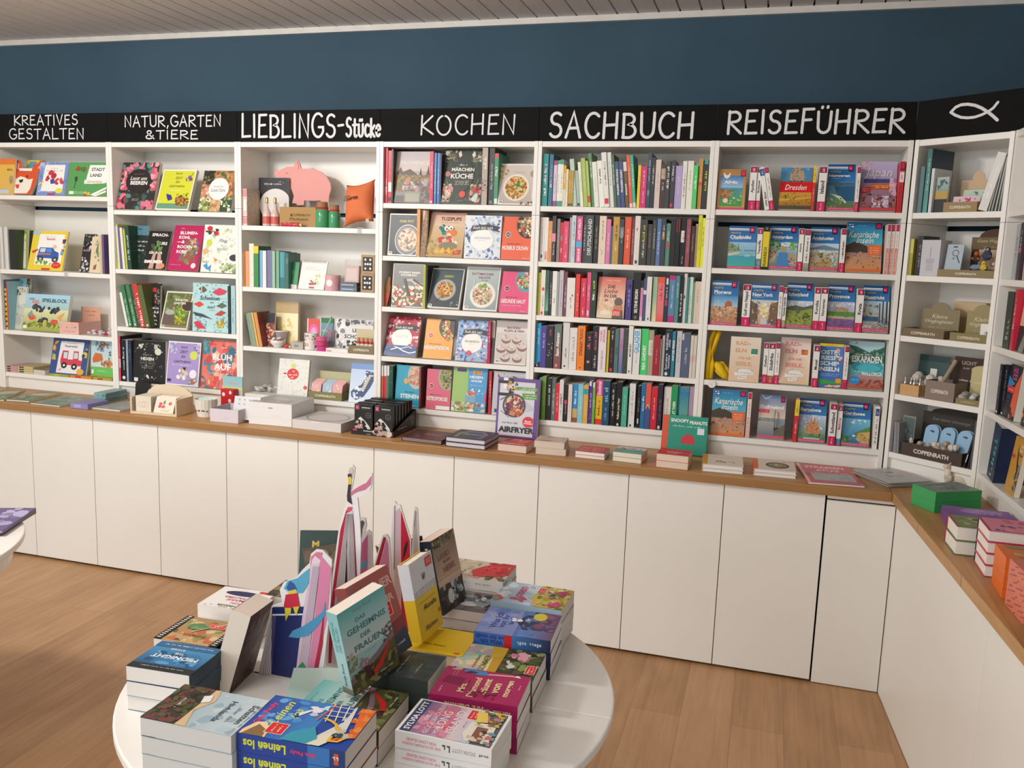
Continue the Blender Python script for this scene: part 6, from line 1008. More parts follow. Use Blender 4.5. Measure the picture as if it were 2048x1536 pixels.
r = thing('bowl', 'white bowl holding red and white sweets', 'bowl', T(x+R, .045, HT+.3475))
MB().lathe([(R*.45, 0), (R*.5, .004), (R*.85, h*.3), (R, h*.62), (R*.95, h*.62), (R*.78, h*.3), (R*.4, .008)], 'e6e2dc', 24).build('bowl_body', 'shiny', r, smooth=True)
mb = MB()
for i in range(14): t = random.uniform(0, 6.28); q = random.uniform(0, .75)*R; mb.ball((q*math.cos(t), q*math.sin(t), h*random.uniform(.45, .8)), R*.24, random.choice(['e8e4e0', 'ddd8d2', 'c8303a', 'e0dcd8']), 8, 6, (1, .8, .7))
mb.build('sweets', 'shiny', r)
x, w_, h = span('L', 420, 536, 650, 596, .13); single(MB().lathe([(w_*.3, 0), (w_*.46, h*2.6), (w_*.5, h*2.6), (w_*.5, h*2.75)], 'e4e0de', 20), 'cup', 'shiny', 'white cup standing before the gold folder', 'cup', T(x+w_/2, .115-.02, HT+.3475), None, True)
x, w_, h = span('L', 470, 538, 756, 718, .03); single(MB().ball((0, 0, h*.5), h*.5, 'c83440', 10, 6, (1.6, .8, 1)).ball((.02, 0, h*.4), h*.4, 'd8b0a8', 8, 6), 'wrapped_sweet', 'shiny', 'red wrapped sweet lying beside the white bowl', 'sweet', T(x+w_*.4, .03, HT+.3475))
x, w_, h = span('L', 540, 652, 770, 702, .02); mb = MB().box((0, 0, 0), (w_, .06, h), 'b4aca4').box((w_*.25, -.0004, h*.3), (w_*.6, 0, h*.6), '8a8480'); single(mb, 'gift_box', 'print', 'small grey box in front of the gold folder', 'gift box', T(x, .02, HT+.3475))
x, w_, h = span('L', 656, 772, 772, 612, .03); R = w_/2
r = thing('mug', 'white mug with small coloured drawings', 'mug', T(x+R, .05, HT+.3475))
mb = MB().lathe([(R*.9, 0), (R, .004), (R, h), (R*.92, h), (R*.9, .01)], 'e6e2dc', 28)
for i in range(30):
    t = random.uniform(-2.9, -.2); z = random.uniform(.12, .88)*h; q = random.uniform(.05, .11)*R*1.6; c = C4(random.choice(['d86a78', '5a9a7a', 'd8a050', '7a6a9a', 'd8b0a8', '3f7a6a']))
    mb.face([(R*1.01*math.cos(t+q/R*math.cos(k*1.05)), R*1.01*math.sin(t+q/R*math.cos(k*1.05)), z+q*math.sin(k*1.05)) for k in range(6)], c)
mb.build('mug_body', 'print', r)
x, w_, h = span('L', 768, 868, 780, 640, .02)
for i, c in enumerate(('d83a86', 'c84a7a', 'd8608e')):
    single(MB().lathe([(w_*.48, 0), (w_*.5, .002), (w_*.5, h/3-.003), (w_*.46, h/3-.001), (w_*.2, h/3-.001)], c, 24), 'tape_roll', 'shiny', 'round pink tape tin, '+['lowest', 'middle one', 'topmost'][i]+' of a pile of three', 'tape tin', T(x+w_/2+(.004, -.002, 0)[i], .035, HT+.3475+i*h/3), 'pink tape tins')
lf_(.347, 'L', 690, 806, 700, 468, 'orange red card with a pink sun disc behind the mug', 'e05a50', 'r 0 0 8 100 f0e8e0;e 54 52 40 30 e86ab0;e 54 52 24 18 f0a8d0', xt=752, Y=.13, Tk=.004)
lf_(.347, 'L', 822, 945, 735, 462, 'blue and green picture card behind the pink tins', '7a94a8', 'r 0 84 100 100 2f7a4a;Z 30 60 40 8 c8d0d8;S 66 40 26 30 20 10 d86a50,c8403a,8aa0b8;s 0 0 100 40 20 10 a8a8a0,8a94a0', xt=890, Y=.11, Tk=.004)
p0 = L3('L', 838, 640, .05); p1 = L3('L', 932, 446, .1)
r = thing('pencil', 'mint green pencil leaning behind the pink tins', 'pencil', T(0, 0, HT))
dv = (p1-p0); pb_ = p0-dv*((p0.z-.3478)/dv.z) if dv.z else p0
MB().tube([pb_, p0+dv*.9], .0038, '9acfc0', 6).build('shaft', 'print', r); MB().tube([p0+dv*.9, p0+dv*.97], [.0039, .0036], 'c8b070', 8).build('ferrule', 'metal', r); MB().tube([p0+dv*.97, p1], .0035, 'd8c8b0', 8).build('eraser', 'matte', r)
lf_(.347, 'L', 962, 1322, 742, 480, 'white book with black feather strokes lettered LESE SCHOKO', 'dcdad8', 's 0 0 40 100 26 8 3a3a3e,8a8a8c,f0eeec;s 40 84 100 100 14 8 5a5a5e,a8a8a8;r 26 20 86 76 e4e2e0;T 58 66 46 12 3a3a3c LESE;T 52 46 56 13 3a3a3c SCHOKO;s 30 14 60 34 10 7 3a3a3c', xt=1150, Y=.1, Tk=.012)
x, w_, h = span('L', 872, 1084, 798, 765, .012)
single(MB().box((0, 0, 0), (w_, .05, h*.6), 'e4e0da').box((0, .002, h*.6), (w_*.98, .052, h), 'ece9e4').box((w_*.05, -.0004, h*.1), (w_*.25, 0, h*.5), 'e08a98'), 'gift_box', 'print', 'flat white box lying at the shelf front before the bottle tray', 'gift box', T(x, .012, HT+.3475))
x, w_, h = span('L', 1090, 1328, 812, 735, .012)
def ctray(label, x, y, z, w_, h, d, col, hdr, hcol, txt='COPPENRATH', mw=None, group='khaki card display trays', tcol='e0dccc'):
    r = thing('display_tray', label, 'display', T(x, y, z) if mw is None else mw, group)
    t = .0015; mb = MB().box((0, 0, 0), (w_, t, h), col).box((0, d-t, 0), (w_, d, h), col).box((0, t, 0), (t, d-t, h), col).box((w_-t, t, 0), (w_, d-t, h), col).box((t, t, 0), (w_-t, d-t, .0015), col)
    art(mb, f'T 50 48 62 30 {tcol} {txt}', (0, -.0003, 0), (1, 0, 0), (0, 0, 1), w_, h); mb.build('tray', 'matte', r)
    if hdr:
        hh, tab, hop = hdr; mb = MB(); k = 12
        pts = [(0, h*.5), (w_, h*.5), (w_, hh)]+[(w_*(.5+.5*tab[0]*math.cos(math.pi*i/k)), hh+tab[1]*math.sin(math.pi*i/k)**.6) for i in range(k+1)]+[(0, hh)]
        mb.prism(pts, d-.004, d-.0018, hcol)
        if hop: art(mb, hop, (0, d-.0042, 0), (1, 0, 0), (0, 0, 1), w_, hh)
        mb.build('header', 'matte', r)
    return r
ctray('khaki tray of four small red and white bottles', x, .012, HT+.3475, w_, h, .09, '8a7c60', (h*2.9, (.9, .0), ''), 'd0c4a4')
for i in range(4):
    R = w_*.085; hb = h*1.9
    r = thing('small_bottle', 'tiny bottle with a white label, '+ORD[i]+' in the khaki tray', 'bottle', T(x+w_*(.3+.17*i), .04, HT+.3492), 'tiny bottles in the khaki tray')
    MB().lathe([(R, 0), (R, hb*.7), (R*.7, hb*.78)], 'b83a34', 14).build('glass_body', 'shiny', r, smooth=True); MB().lathe([(R*1.02, hb*.2), (R*1.02, hb*.62)], 'e6d8d0', 14).build('paper_label', 'print', r); MB().lathe([(R*.75, hb*.78), (R*.75, hb)], 'c8906a', 14).build('cap', 'matte', r)
# bottom shelf
mb = MB(); x, w_, h = span('L', 215, 400, 1200, 1120, .1)
for i in range(26): mb.ball((random.uniform(0, w_), random.uniform(-.04, .05), random.uniform(.008, h*.6)), random.uniform(.007, .013), random.choice(['c8c4bc', 'b4b0a8', 'd8d4cc', 'a8a49a', 'c84a4a' if i == 3 else 'd0ccc4']), 7, 5, (1.5, .8, .8))
o = single(mb, 'wrapped_sweets', 'shiny', 'heap of silver wrapped sweets on the lowest gift shelf', 'sweets', T(x, .1, HT+.0945)); o['kind'] = 'stuff'
lf_(.093, 'L', 402, 690, 1196, 862, 'white speckled book with a red bauble lettered faintly', 'e6e4dc', 's 2 2 98 98 70 2.4 c8d0c0,d8b8b0,b8c4b4,d8d0a8;e 48 60 19 15 d83a34;S 48 60 16 12 10 3 f0c8c0,e8a098;Z 48 58 30 4 f4e4e0;e 47 82 7 6 d8d870;e 92 26 6 5 d84a40;e 22 60 6 2 c83a38;r 0 0 100 3 8ac0b0', xt=575, Tk=.016)
x, w_, h = span('L', 704, 1025, 1250, 1175, .012)
ctray('khaki tray of pastel cards with a tabbed header', x, .012, HT+.0935, w_, h, .11, '8a8258', (h*3.3, (.0, 0), ''), 'c8c49c')
mb = MB()
for i, (xx, c, c2) in enumerate(((.03, 'e0a8a0', 'e8d8c0'), (.36, 'a8bccc', 'b8ccd8'), (.66, 'e0a8a0', 'e8b8b0'))):
    for j in range(5):
        r = thing('greeting_card', 'pastel card '+['pink and cream', 'pale blue', 'rose with brown stripes'][i]+', '+ORD[j]+' from the front in the khaki tray', 'greeting card', T(x+w_*xx+.002, .02+j*.012, HT+.0955) @ RX(math.radians(-12)), 'pastel cards in the khaki tray')
        mb = MB().box((0, 0, 0), (w_*.29, .001, h*2.0+.004*j), c)
        if j == 0: art(mb, f's 5 20 95 95 16 14 {c2},f0e0d0,{c}', (0, -.0003, 0), (1, 0, 0), (0, 0, 1), w_*.29, h*2)
        mb.build('card', 'print', r)
x2, w2, h2 = span('L', 800, 1100, 1050, 945, .11)
lf_(.093, 'L', 1088, 1322, 1262, 896, 'pale blue card with a dark blue dotted sock', 'a8bcd8', 'g 0 0 100 84 d8e4f0 c0d0e8;r 0 84 100 100 7a98c8;p 3a4a74 60 82 96 78 96 58 84 40 60 16 30 6 10 14 6 26 20 36 48 46 62 64;s 14 10 70 40 16 7 e8eef4,c8d4e8;s 56 44 94 78 10 6 e8eef4;p c8c0ac 70 66 86 72 62 34 46 32', xt=1240, Tk=.004, Y=.012)

# ------------------------------------------------------------------ small things on the craft shelves
x, w_, h = span('R', 632, 835, 680, 545, .012)
r = thing('display_box', 'pink card display box with a raised back board', 'display', T(x, .012, HT+.3405))
d = .17
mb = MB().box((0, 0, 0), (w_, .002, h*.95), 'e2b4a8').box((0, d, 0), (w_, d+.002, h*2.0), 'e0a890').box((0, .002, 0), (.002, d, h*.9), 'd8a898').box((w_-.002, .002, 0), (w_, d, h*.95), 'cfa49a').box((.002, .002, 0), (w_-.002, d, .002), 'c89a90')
art(mb, 's 10 50 90 80 8 5 b87a70;Z 50 24 60 7 c88a80', (0, -.0003, 0), (1, 0, 0), (0, 0, 1), w_, h*.95); art(mb, 'Z 50 84 60 6 c8584a;Z 50 68 40 5 c8584a', (0, d-.0003, 0), (1, 0, 0), (0, 0, 1), w_, h*2)
mb.build('box', 'matte', r)
mb = MB(); a = L3('R', 960, 690, .04); b = L3('R', 1185, 700, .04)
for i in range(22): mb.ball((random.uniform(0, b.x-a.x-.02), random.uniform(-.015, .06), random.uniform(.006, .02+.05*i/22*(i % 3 == 0))), random.uniform(.006, .011), random.choice(['c8c8c0', 'd8c8c8', 'c85a78', 'b8c0b8', 'a83a60', 'd0ccc8']), 7, 5, (1.4, .9, .8))
o = single(mb, 'wrapped_sweets', 'shiny', 'scattered clear wrapped sweets beside the pink display box', 'sweets', T(a.x, .035, HT+.3415)); o['kind'] = 'stuff'
for nm_, x0, x1, yb, yt, n, c, lab in (('a', 64, 182, 1078, 1012, 3, 'c89a94', 'pink edged pad'), ('b', 186, 350, 1088, 1015, 3, 'c8b888', 'cream edged pad')):
    x, w_, h = span('R', x0, x1, yb, yt, .012)
    for i in range(n):
        mb = MB().box((0, 0, 0), (w_, .16, h/n-.0008), c).box((w_*.1, -.0004, h/n*.25), (w_*.4, 0, h/n*.75), '2c2820')
        single(mb, 'pad', 'print', lab+', '+['lowest', 'middle', 'topmost'][i]+' of three on the lowest craft shelf', 'pad', T(x, .014, HT+.0925+i*h/n), 'pads on the lowest craft shelf')
x, w_, h = span('R', 355, 480, 1110, 1060, .008)
for i in range(2): single(MB().box((0, 0, 0), (w_*1.1, .2, h/2-.0008), 'd8d0c4').box((0, 0, h/2-.0008), (w_*1.1, .2, h/2-.0004), '9a8a78'), 'pad', 'print', 'white edged flat book, '+['lower', 'upper'][i]+' of two on the lowest craft shelf', 'pad', T(x, .01, HT+.0925+i*h/2) @ RZ(-.12), 'pads on the lowest craft shelf')
for x0, x1, yb, c1, c2, lab in ((520, 735, 1140, '9aa24a', 'b8b85a', 'green'), (740, 975, 1160, 'd88a2c', 'c83a2c', 'orange'), (985, 1190, 1170, 'b0a83c', 'c83a3c', 'yellow green')):
    x, w_, h = span('R', x0, x1, yb, yb-26, .006); mb = MB().box((0, 0, 0), (w_-.003, .05, h), c1).box((w_*.25, -.0004, h*.15), (w_*.5, 0, h*.85), c2)
    single(mb, 'booklet', 'print', f'flat {lab} booklet lying before the fire engine book', 'booklet', T(x, .006, HT+.0925), 'flat booklets')
def clip(fr, x, y, Y, zs, label):
    p = L3(fr, x, y, Y); r = thing('price_holder', label, 'price holder', T(p.x, -.002, HT+zs), 'price holders on shelf edges')
    MB().box((-.012, -.001, -.03), (.012, 0, .004), 'b0b0b0').build('clip', 'clear', r); MB().box((-.012, -.0005, .003), (.02, .012, .0045), 'e0ded8').build('price_card', 'print', r)
clip('R', 700, 50, 0, .69, 'clear price holder on the second craft shelf edge')
clip('J', 1090, 1180, 0, .977, 'clear price holder below the orange cushion')
# yellow pouch on the travel shelf
r = thing('yellow_bag', 'folded yellow fabric bag with a round white tag on the travel shelf', 'bag', T(.004, 0, HT+.007))
def lp(fr, pts, Y): return [L3(fr, a, b, Y+c) for a, b, c in pts]
mb = MB(); mb.tube(lp('E', [(58, 1048, 0), (70, 900, 0), (78, 790, 0), (100, 680, .005), (128, 606, .02), (138, 596, .03)], .03), [.0095, .0105, .0105, .0105, .011, .006], 'e0b81c', 10); mb.build('strap_roll', 'matte', r, smooth=True)
mb = MB(); mb.tube(lp('E', [(92, 1046, 0), (104, 900, 0), (118, 790, 0), (148, 680, .005), (174, 608, .02), (182, 598, .03)], .03), [.0095, .0105, .0105, .0105, .011, .006], 'dcb218', 10); mb.build('strap_roll', 'matte', r, smooth=True)
mb = MB(); q = L3('E', 185, 970, .05)
mb.tube(lp('E', [(128, 900, .01), (170, 930, 0), (225, 1020, -.01), (250, 1045, 0)], .035), [.012, .02, .017, .012], 'e2ba1e', 10); mb.tube(lp('E', [(140, 960, .01), (185, 1000, -.005), (235, 1046, 0)], .035), [.012, .013, .010], 'd4aa14', 10); mb.tube(lp('E', [(130, 900, .02), (200, 910, .01), (240, 960, 0), (258, 1030, 0)], .045), [.008, .014, .014, .012], 'e6c028', 10)
mb.build('folded_pouch', 'matte', r, smooth=True)
q = L3('E', 103, 1100, -.004); mb = MB(); mb.prism([(q.x+.0175*math.cos(t*.2618), q.z+.0175*math.sin(t*.2618)) for t in range(24)], -.0045, -.003, 'e6e4e0'); art(mb, 'Z 50 50 60 30 9a9a98', (q.x-.012, -.0047, q.z-.006), (1, 0, 0), (0, 0, 1), .024, .012); mb.build('round_tag', 'print', r)
# ------------------------------------------------------------------ the corner bookcase under the fish board
FR.update({'Y1': (1940, 420, 6.98), 'Y2': (1940, 620, 5.48), 'Y3': (1900, 880, 10.97), 'Y4': (1860, 940, 4.8)})
def F3(fr, x, y, Y): return FISH.at(*px(fr, x, y), Y)
def fspan(fr, x0, x1, yb, yt, Y):
    a = F3(fr, x0, yb, Y); b = F3(fr, x1, yb, Y); t = F3(fr, (x0+x1)/2, yt, Y); c = F3(fr, (x0+x1)/2, yb, Y)
    return a.x, b.x-a.x, t.z-c.z
def FL(x, y, z): return FM @ T(x, y, z)
def fsp(zs, fr, vb, rows, where, n0=0, depth=.16, nm='devotional_book', noun='devotional book', **k): spines(FISH, fr, zs, vb, rows, where, 'books in the corner bookcase', noun, nm, depth=depth, wmin=0., wmax=.4, noun_=noun, n0=n0, **k)
def ffo(zs, fr, x0, x1, yb, yt, label, cov, front, name='card_pack', cat='card pack', Tk=.01, xt=None, **k):
    return faceout(FISH, fr, zs, x0, x1, yb, xt, yt, Tk, label, cov, front, name=name, cat=cat, group='packs in the corner bookcase', **k)
f1 = 'the top shelf below the fish'
fsp(1.104, 'U', (950, 955), [(166, 196, 612, '5a7a80', ''), (200, 234, 480, '4a9088', 'g 0 0 100 100 5aa098 2f6a64;z 50 60 50 30 b8dcd4', 0, '1f3c48'), (240, 262, 625, 'd8d8dc', 'z 50 50 60 30 a8a8ac')], f1)
ffo(1.104, 'U', 285, 378, 950, 692, 'dark botanical card pack between the white spine and the card tray', '6a8680', 'g 0 50 100 100 7a9690 a8bcb4;S 50 78 40 16 14 12 2a4a48,34545a;r 0 36 100 60 b89a4a;r 0 0 100 38 1c1c1c', xt=350, Y=.03)
x, w_, h = fspan('U', 358, 610, 950, 875, .012)
ctray('khaki card tray with a peach arched header, top shelf below the fish', x, .012, 1.1045, w_, h, .12, 'a08a64', (h*3.4, (.36, h*.9), ''), 'd8b898', mw=FL(x, .012, 1.1045))
for i, (c, c2, yy, hh, lb) in enumerate((('c4d8c8', '4a8a6a', .075, 2.35, 'mint card with green flowers'), ('e4c8d0', 'd83a6a', .03, 1.6, 'pink card with red flowers'))):
    r = thing('greeting_card', lb+' in the tray with the peach header', 'greeting card', FL(x+w_*(.12 if i else .2), .012+yy, 1.1065) @ RX(math.radians(-10)), 'cards in the peach header tray')
    mb = MB().box((0, 0, 0), (w_*.8, .002, h*hh), c); art(mb, f'S 50 {78 if i else 80} 40 12 12 6 {c2},{c};e 50 {82 if i else 84} 5 7 {c2}', (0, -.0003, 0), (1, 0, 0), (0, 0, 1), w_*.8, h*hh); mb.build('card', 'print', r)
fsp(1.104, 'U', (930, 948), [(622, 688, 512, 'dcdcd8', 'z 50 50 60 24 f4f4f2', 150)]+[(696+i*24, 706+i*24, 530+i*4, ['a4a49e', '98a098', 'b0b0aa', 'a0a8a0', '94988f'][i], '', 114-11*i) for i in range(5)], f1, 3, depth=.12)
f2 = 'the second shelf below the fish'
fsp(.848, 'U', (1418, 1420), [(88, 122, 1152, 'a8a040', 'r 0 60 100 100 c8c468'), (136, 182, 1130, '2c2c2e', 'z 50 50 60 30 8a8a8c')], f2)
x, w_, h = fspan('U', 182, 320, 1420, 1150, .014)
r = thing('candle_box', 'pale grey box with an embossed candle stick, second shelf below the fish', 'gift box', FL(x, .014, .8485))
mb = MB().box((0, 0, 0), (w_, .08, h), 'c4c4ca'); art(mb, 'r 47 50 53 78 a4a4aa;p b4b4ba 30 14 70 14 66 36 34 36;r 28 36 72 48 aeaeb4;e 50 80 2.4 4 b0b0b6', (0, -.0003, 0), (1, 0, 0), (0, 0, 1), w_, h); mb.build('box', 'print', r)
x, w_, h = fspan('U', 314, 806, 1428, 1372, .012); w_ = min(w_, .3795-x)
tr = ctray('wide khaki tray of small felt animals with a dark arched header', x, .012, .8485, w_, h, .16, '8f8060', None, '', mw=FL(x, .012, .8485))
hb = min(h*5.6, shelf_room(.848)-.004-h*1.15); mb = MB(); k = 14
pts = [(w_*.2, h*.5), (w_, h*.5), (w_, hb)]+[(w_*(.62+.3*math.cos(math.pi*i/k)), hb+h*1.15*math.sin(math.pi*i/k)) for i in range(k+1)]+[(w_*.2, hb)]
mb.prism(pts, .155, .158, '5a4438'); mb.box((w_*.2, .150, h*3.9), (w_, .1545, hb), '7a6a50'); mb.box((w_*.34, .152, h*.6), (w_*.98, .1546, h*3.9), 'd8b89c')
art(mb, 'i 50 66 76 34 c8b898 Kleine Wegbegleiter;Z 50 22 44 12 b0a080', (w_*.2, .1497, h*3.9), (1, 0, 0), (0, 0, 1), w_*.8, hb-h*3.9); mb.build('header', 'matte', tr)
r = thing('keychain_card', 'grey blue card holding a silver key ring at the end of the felt animal tray', 'keychain card', FL(x+w_*.06, .03, .8515) @ RX(math.radians(-8)))
mb = MB().box((0, 0, 0), (w_*.29, .0015, h*4.4), 'a8b8c2'); art(mb, 'r 36 90 62 94 2a2a2a;Z 30 8 40 3 e0e4e8', (0, -.0003, 0), (1, 0, 0), (0, 0, 1), w_*.29, h*4.4); mb.build('card', 'print', r)
mb = MB(); cx_, cz_ = w_*.16, h*3.2; mb.tube([(cx_+.012*math.cos(t*.4), -.002, cz_+.012*math.sin(t*.4)) for t in range(17)], .0014, 'd0d0d0', 6, False); mb.ball((cx_-.006, -.003, cz_-.022), .004, 'd8d8d8', 8, 6); mb.tube([(cx_+.006, -.002, cz_-.01), (cx_+.022, -.002, cz_-.04)], .0013, '4a7a6a', 5); mb.build('key_ring', 'metal', r)
def felt(label, ux, uz, c1, c2, s, beak=None, eyes=False, lie=False):
    r = thing('felt_animal', label, 'felt animal', FL(x+w_*ux, .05+.04*(uz > 1), .8505), 'felt animals in the khaki tray'); z0 = h*uz
    mb = MB(); mb.tube([(0, 0, -z0*0), (0, 0, z0*.5)], s*.3, c1, 8) if uz > 1 else None
    mb.ball((0, 0, z0), s, c1, 12, 8, (1.25 if lie else .95, .7, .75 if lie else 1.1)); mb.build('body', 'matte', r, smooth=True)
    hd = (s*1.05, -.004, z0+s*.15) if lie else (0, -.002, z0+s*1.15); mb = MB().ball(hd, s*.62, c2, 10, 8); 
    if eyes:
        for e in (-1, 1): mb.ball((hd[0]+e*s*.3, hd[1]-s*.5, hd[2]+s*.08), s*.24, '9ac0e0', 8, 6)
    if beak: mb.ball((hd[0]+s*.2, hd[1]-s*.6, hd[2]-s*.08), s*.16, beak, 6, 5)
    mb.build('head', 'matte', r, smooth=True); mb = MB().ball((-s*.8, -.006, z0-s*.1), s*.45, c2, 8, 6, (1, .4, .7)).ball((s*.75, -.008, z0-s*.15), s*.42, c2, 8, 6, (1, .4, .7)); mb.build('wings', 'matte', r, smooth=True)
felt('navy felt owl with pale blue eyes in the khaki tray', .66, 3.0, '3a4a66', '6a5040', .019, 'd8a040', True); felt('dark and orange felt bird in the khaki tray', .48, 2.6, '4a3a34', 'c8602c', .015)
felt('grey blue felt bird lying at the tray front', .47, 1.35, '8494ac', '8ea0b6', .016, None, False, True); felt('yellow felt chick with a white wing in the khaki tray', .62, 1.35, 'e0bc44', 'e8c850', .015, 'd88a30')
felt('pink and white felt pig in the khaki tray', .85, 1.9, 'c89aa0', 'e4d4d0', .016, None, False, True); felt('grey felt mouse lying at the end of the khaki tray', .88, 1.1, '8a8a80', '94948a', .013, None, False, True)
f3 = 'third shelf below the fish'
def tray2(fr, x0, x1, yb, yt, zs, lab, col, d, hdrx, hdry0, hcol, arch, txt, tcol='d8d0b8', hop=''):
    x, w_, h = fspan(fr, x0, x1, yb, yt, .012); x = max(x, .0205); w_ = min(w_, .3795-x); r = thing('display_tray', lab, 'display', FL(x, .012, zs+.0005), 'card display trays in the corner bookcase')
    t = .0015; mb = MB().box((0, 0, 0), (w_, t, h), col).box((0, d-t, 0), (w_, d, h), col).box((0, t, 0), (t, d-t, h), col).box((w_-t, t, 0), (w_, d-t, h), col).box((t, t, 0), (w_-t, d-t, .0015), col)
    art(mb, f'T 50 46 58 34 {tcol} {txt}', (0, -.0003, 0), (1, 0, 0), (0, 0, 1), w_, h); mb.build('tray', 'matte', r)
    a = F3(fr, hdrx[0], yb, d); b = F3(fr, hdrx[1], yb, d); q = F3(fr, sum(hdrx)/2, hdry0, d); H = min(q.z-zs, shelf_room(zs)-.004-(arch[1] if arch else 0)); mb = MB(); k = 12; c0, c1 = max(a.x-x, .0205-x), min(b.x-x, .3795-x)
    pts = [(c0, h*.4), (c1, h*.4), (c1, H)]+([(c0+(c1-c0)*(.5+arch[0]*math.cos(math.pi*i/k)), H+arch[1]*math.sin(math.pi*i/k)) for i in range(k+1)] if arch else [])+[(c0, H)]
    mb.prism(pts, d-.005, d-.0022, hcol)
    if hop: art(mb, hop, (c0, d-.0054, h*.4), (1, 0, 0), (0, 0, 1), c1-c0, H-h*.4)
    mb.build('header', 'matte', r); return r, x, w_, h
weg = 'i 50 70 70 16 d8ccb0 Kleine;i 50 48 78 18 d8ccb0 Wegbegleiter;Z 50 26 56 8 b8a888'
tray2('W', 108, 412, 412, 352, .595, 'low khaki tray with an arched header lettered Kleine Wegbegleiter, beside the shelf end', '7a6a54', .10, (240, 525), 212, '8f8468', (.23, .028), 'COPPENRATH', hop=weg)
tray2('W', 470, 800, 440, 378, .595, 'low khaki tray behind the small white card with a round emblem', '8a8058', .10, (575, 812), 232, 'a0946c', (.3, .028), 'COPPENRATH', hop=weg)
x, w_, h = fspan('W', 492, 722, 330, 150, .2); single(MB().box((0, 0, 0), (w_, .05, .15), 'd0b48c'), 'gift_box', 'print', 'tan box standing behind the two low khaki trays', 'gift box', FL(x, .2, .5955))
x, w_, h = fspan('W', 715, 822, 372, 280, .035); r = thing('emblem_card', 'small white card with a round black emblem in front of the tray', 'card', FL(x, .016, .5955+.018))
mb = MB().box((0, 0, 0), (w_, .001, h+.01), 'e8e6e2'); art(mb, 'E 58 32 28 22 3a3a3a 10;S 58 32 16 13 6 10 4a4a4a', (0, -.0003, 0), (1, 0, 0), (0, 0, 1), w_, h+.01); mb.build('card', 'print', r); MB().box((w_*.2, .0015, -.0175), (w_*.8, .008, 0), 'c8b898').build('foot', 'matte', r)
# fourth shelf
for i, (x0, x1, yy, lb) in enumerate(((104, 242, .02, 'wooden block with small silver bells on top, at the shelf front'), (250, 275, .05, 'second wooden block, squeezed beside the grey tray'))):
    x, w_, h = fspan('W', x0, x1, 846, 768, yy); r = thing('bell_block', lb, 'ornament', FL(x, yy, .3455), 'wooden blocks with bells')
    MB().box((0, 0, 0), (w_, .05, h), 'c8a070~1').build('block', 'matte', r)
    if i == 0:
        for j in range(4):
            bx, by = w_*(.16+.24*j), .012+.01*(j % 2); MB().lathe([(.0065, 0), (.006, .004), (.003, .012), (.0045, .016), (.0025, .022), (.004, .026), (.001, .031)], 'd8d8d8', 12, (bx, by, h)).build('bell', 'metal', r, smooth=True)
x, w_, h = fspan('W', 140, 320, 800, 680, .1); mb = MB()
for i in range(16): mb.ball((w_*random.random(), random.uniform(-.02, .02), random.uniform(.024, h*1.2)), random.uniform(.014, .022), random.choice(['e0d8cc', 'd4ccc0', 'e8e2d8']), 8, 6)
single(mb, 'plush_sheep', 'matte', 'fluffy cream plush behind the bell block', 'plush toy', FL(max(x, .048), .10, .3462))
ffo(.345, 'W', 218, 440, 850, 552, 'dark teal folder behind the fluffy cream plush', '3a5452', 'r 0 84 100 100 24403e;p e4e4de 22 46 76 42 74 20 14 24;r 40 42 62 66 e0e2dc;s 40 30 64 50 8 4 4a4a48', xt=350, Y=.15, lean=4)
rr, x, w_, h = tray2('W', 284, 500, 882, 742, .345, 'tall grey brown tray with a dark board behind, lettered in cream', '8a7c70', .11, (474, 690), 565, '4a3c36', None, 'COPPENRATH', 'e0d8cc', 'T 50 84 60 10 a89c90 LICHT;Z 56 70 50 6 a89c90;Z 50 36 60 6 c8bca8')
p0 = F3('W', 425, 742, .06); p1 = F3('W', 520, 588, .09); dv = p1-p0; pb = p0-dv*.5
single(MB().tube([pb, p1], .0085, 'a89880~2', 8), 'incense_pack', 'matte', 'long beige pack leaning out of the tall grey brown tray', 'pack', FM)
rr, x, w_, h = tray2('W', 512, 748, 912, 868, .345, 'low khaki tray full of grey stones with a cream header', '8a8058', .1, (600, 780), 665, 'c8bc8c', (.5, .02), 'COPPENRATH', 'b8ac84', 'Z 44 60 60 8 e0d8b4')
for i in range(9):
    r_ = random.uniform(.012, .019); single(MB().ball((0, 0, 0), r_, ['8a8684', 'a4a09e', '6e6a6a', 'b4b0ae', 'dcd8d2', '7a7674', '98948f', 'b0a8a4', '84807e'][i], 9, 6, (1.2, .9, .75)), 'stone', 'matte', 'rounded stone, '+ORD[i]+' of the pile in the low khaki tray', 'stone', FL(x+w_*(.12+.78*((i*.37) % 1)), .03+.018*(i % 3), .345+h*.7+.012*(i//3)) @ RZ(i*1.3), 'stones in the khaki tray', True)
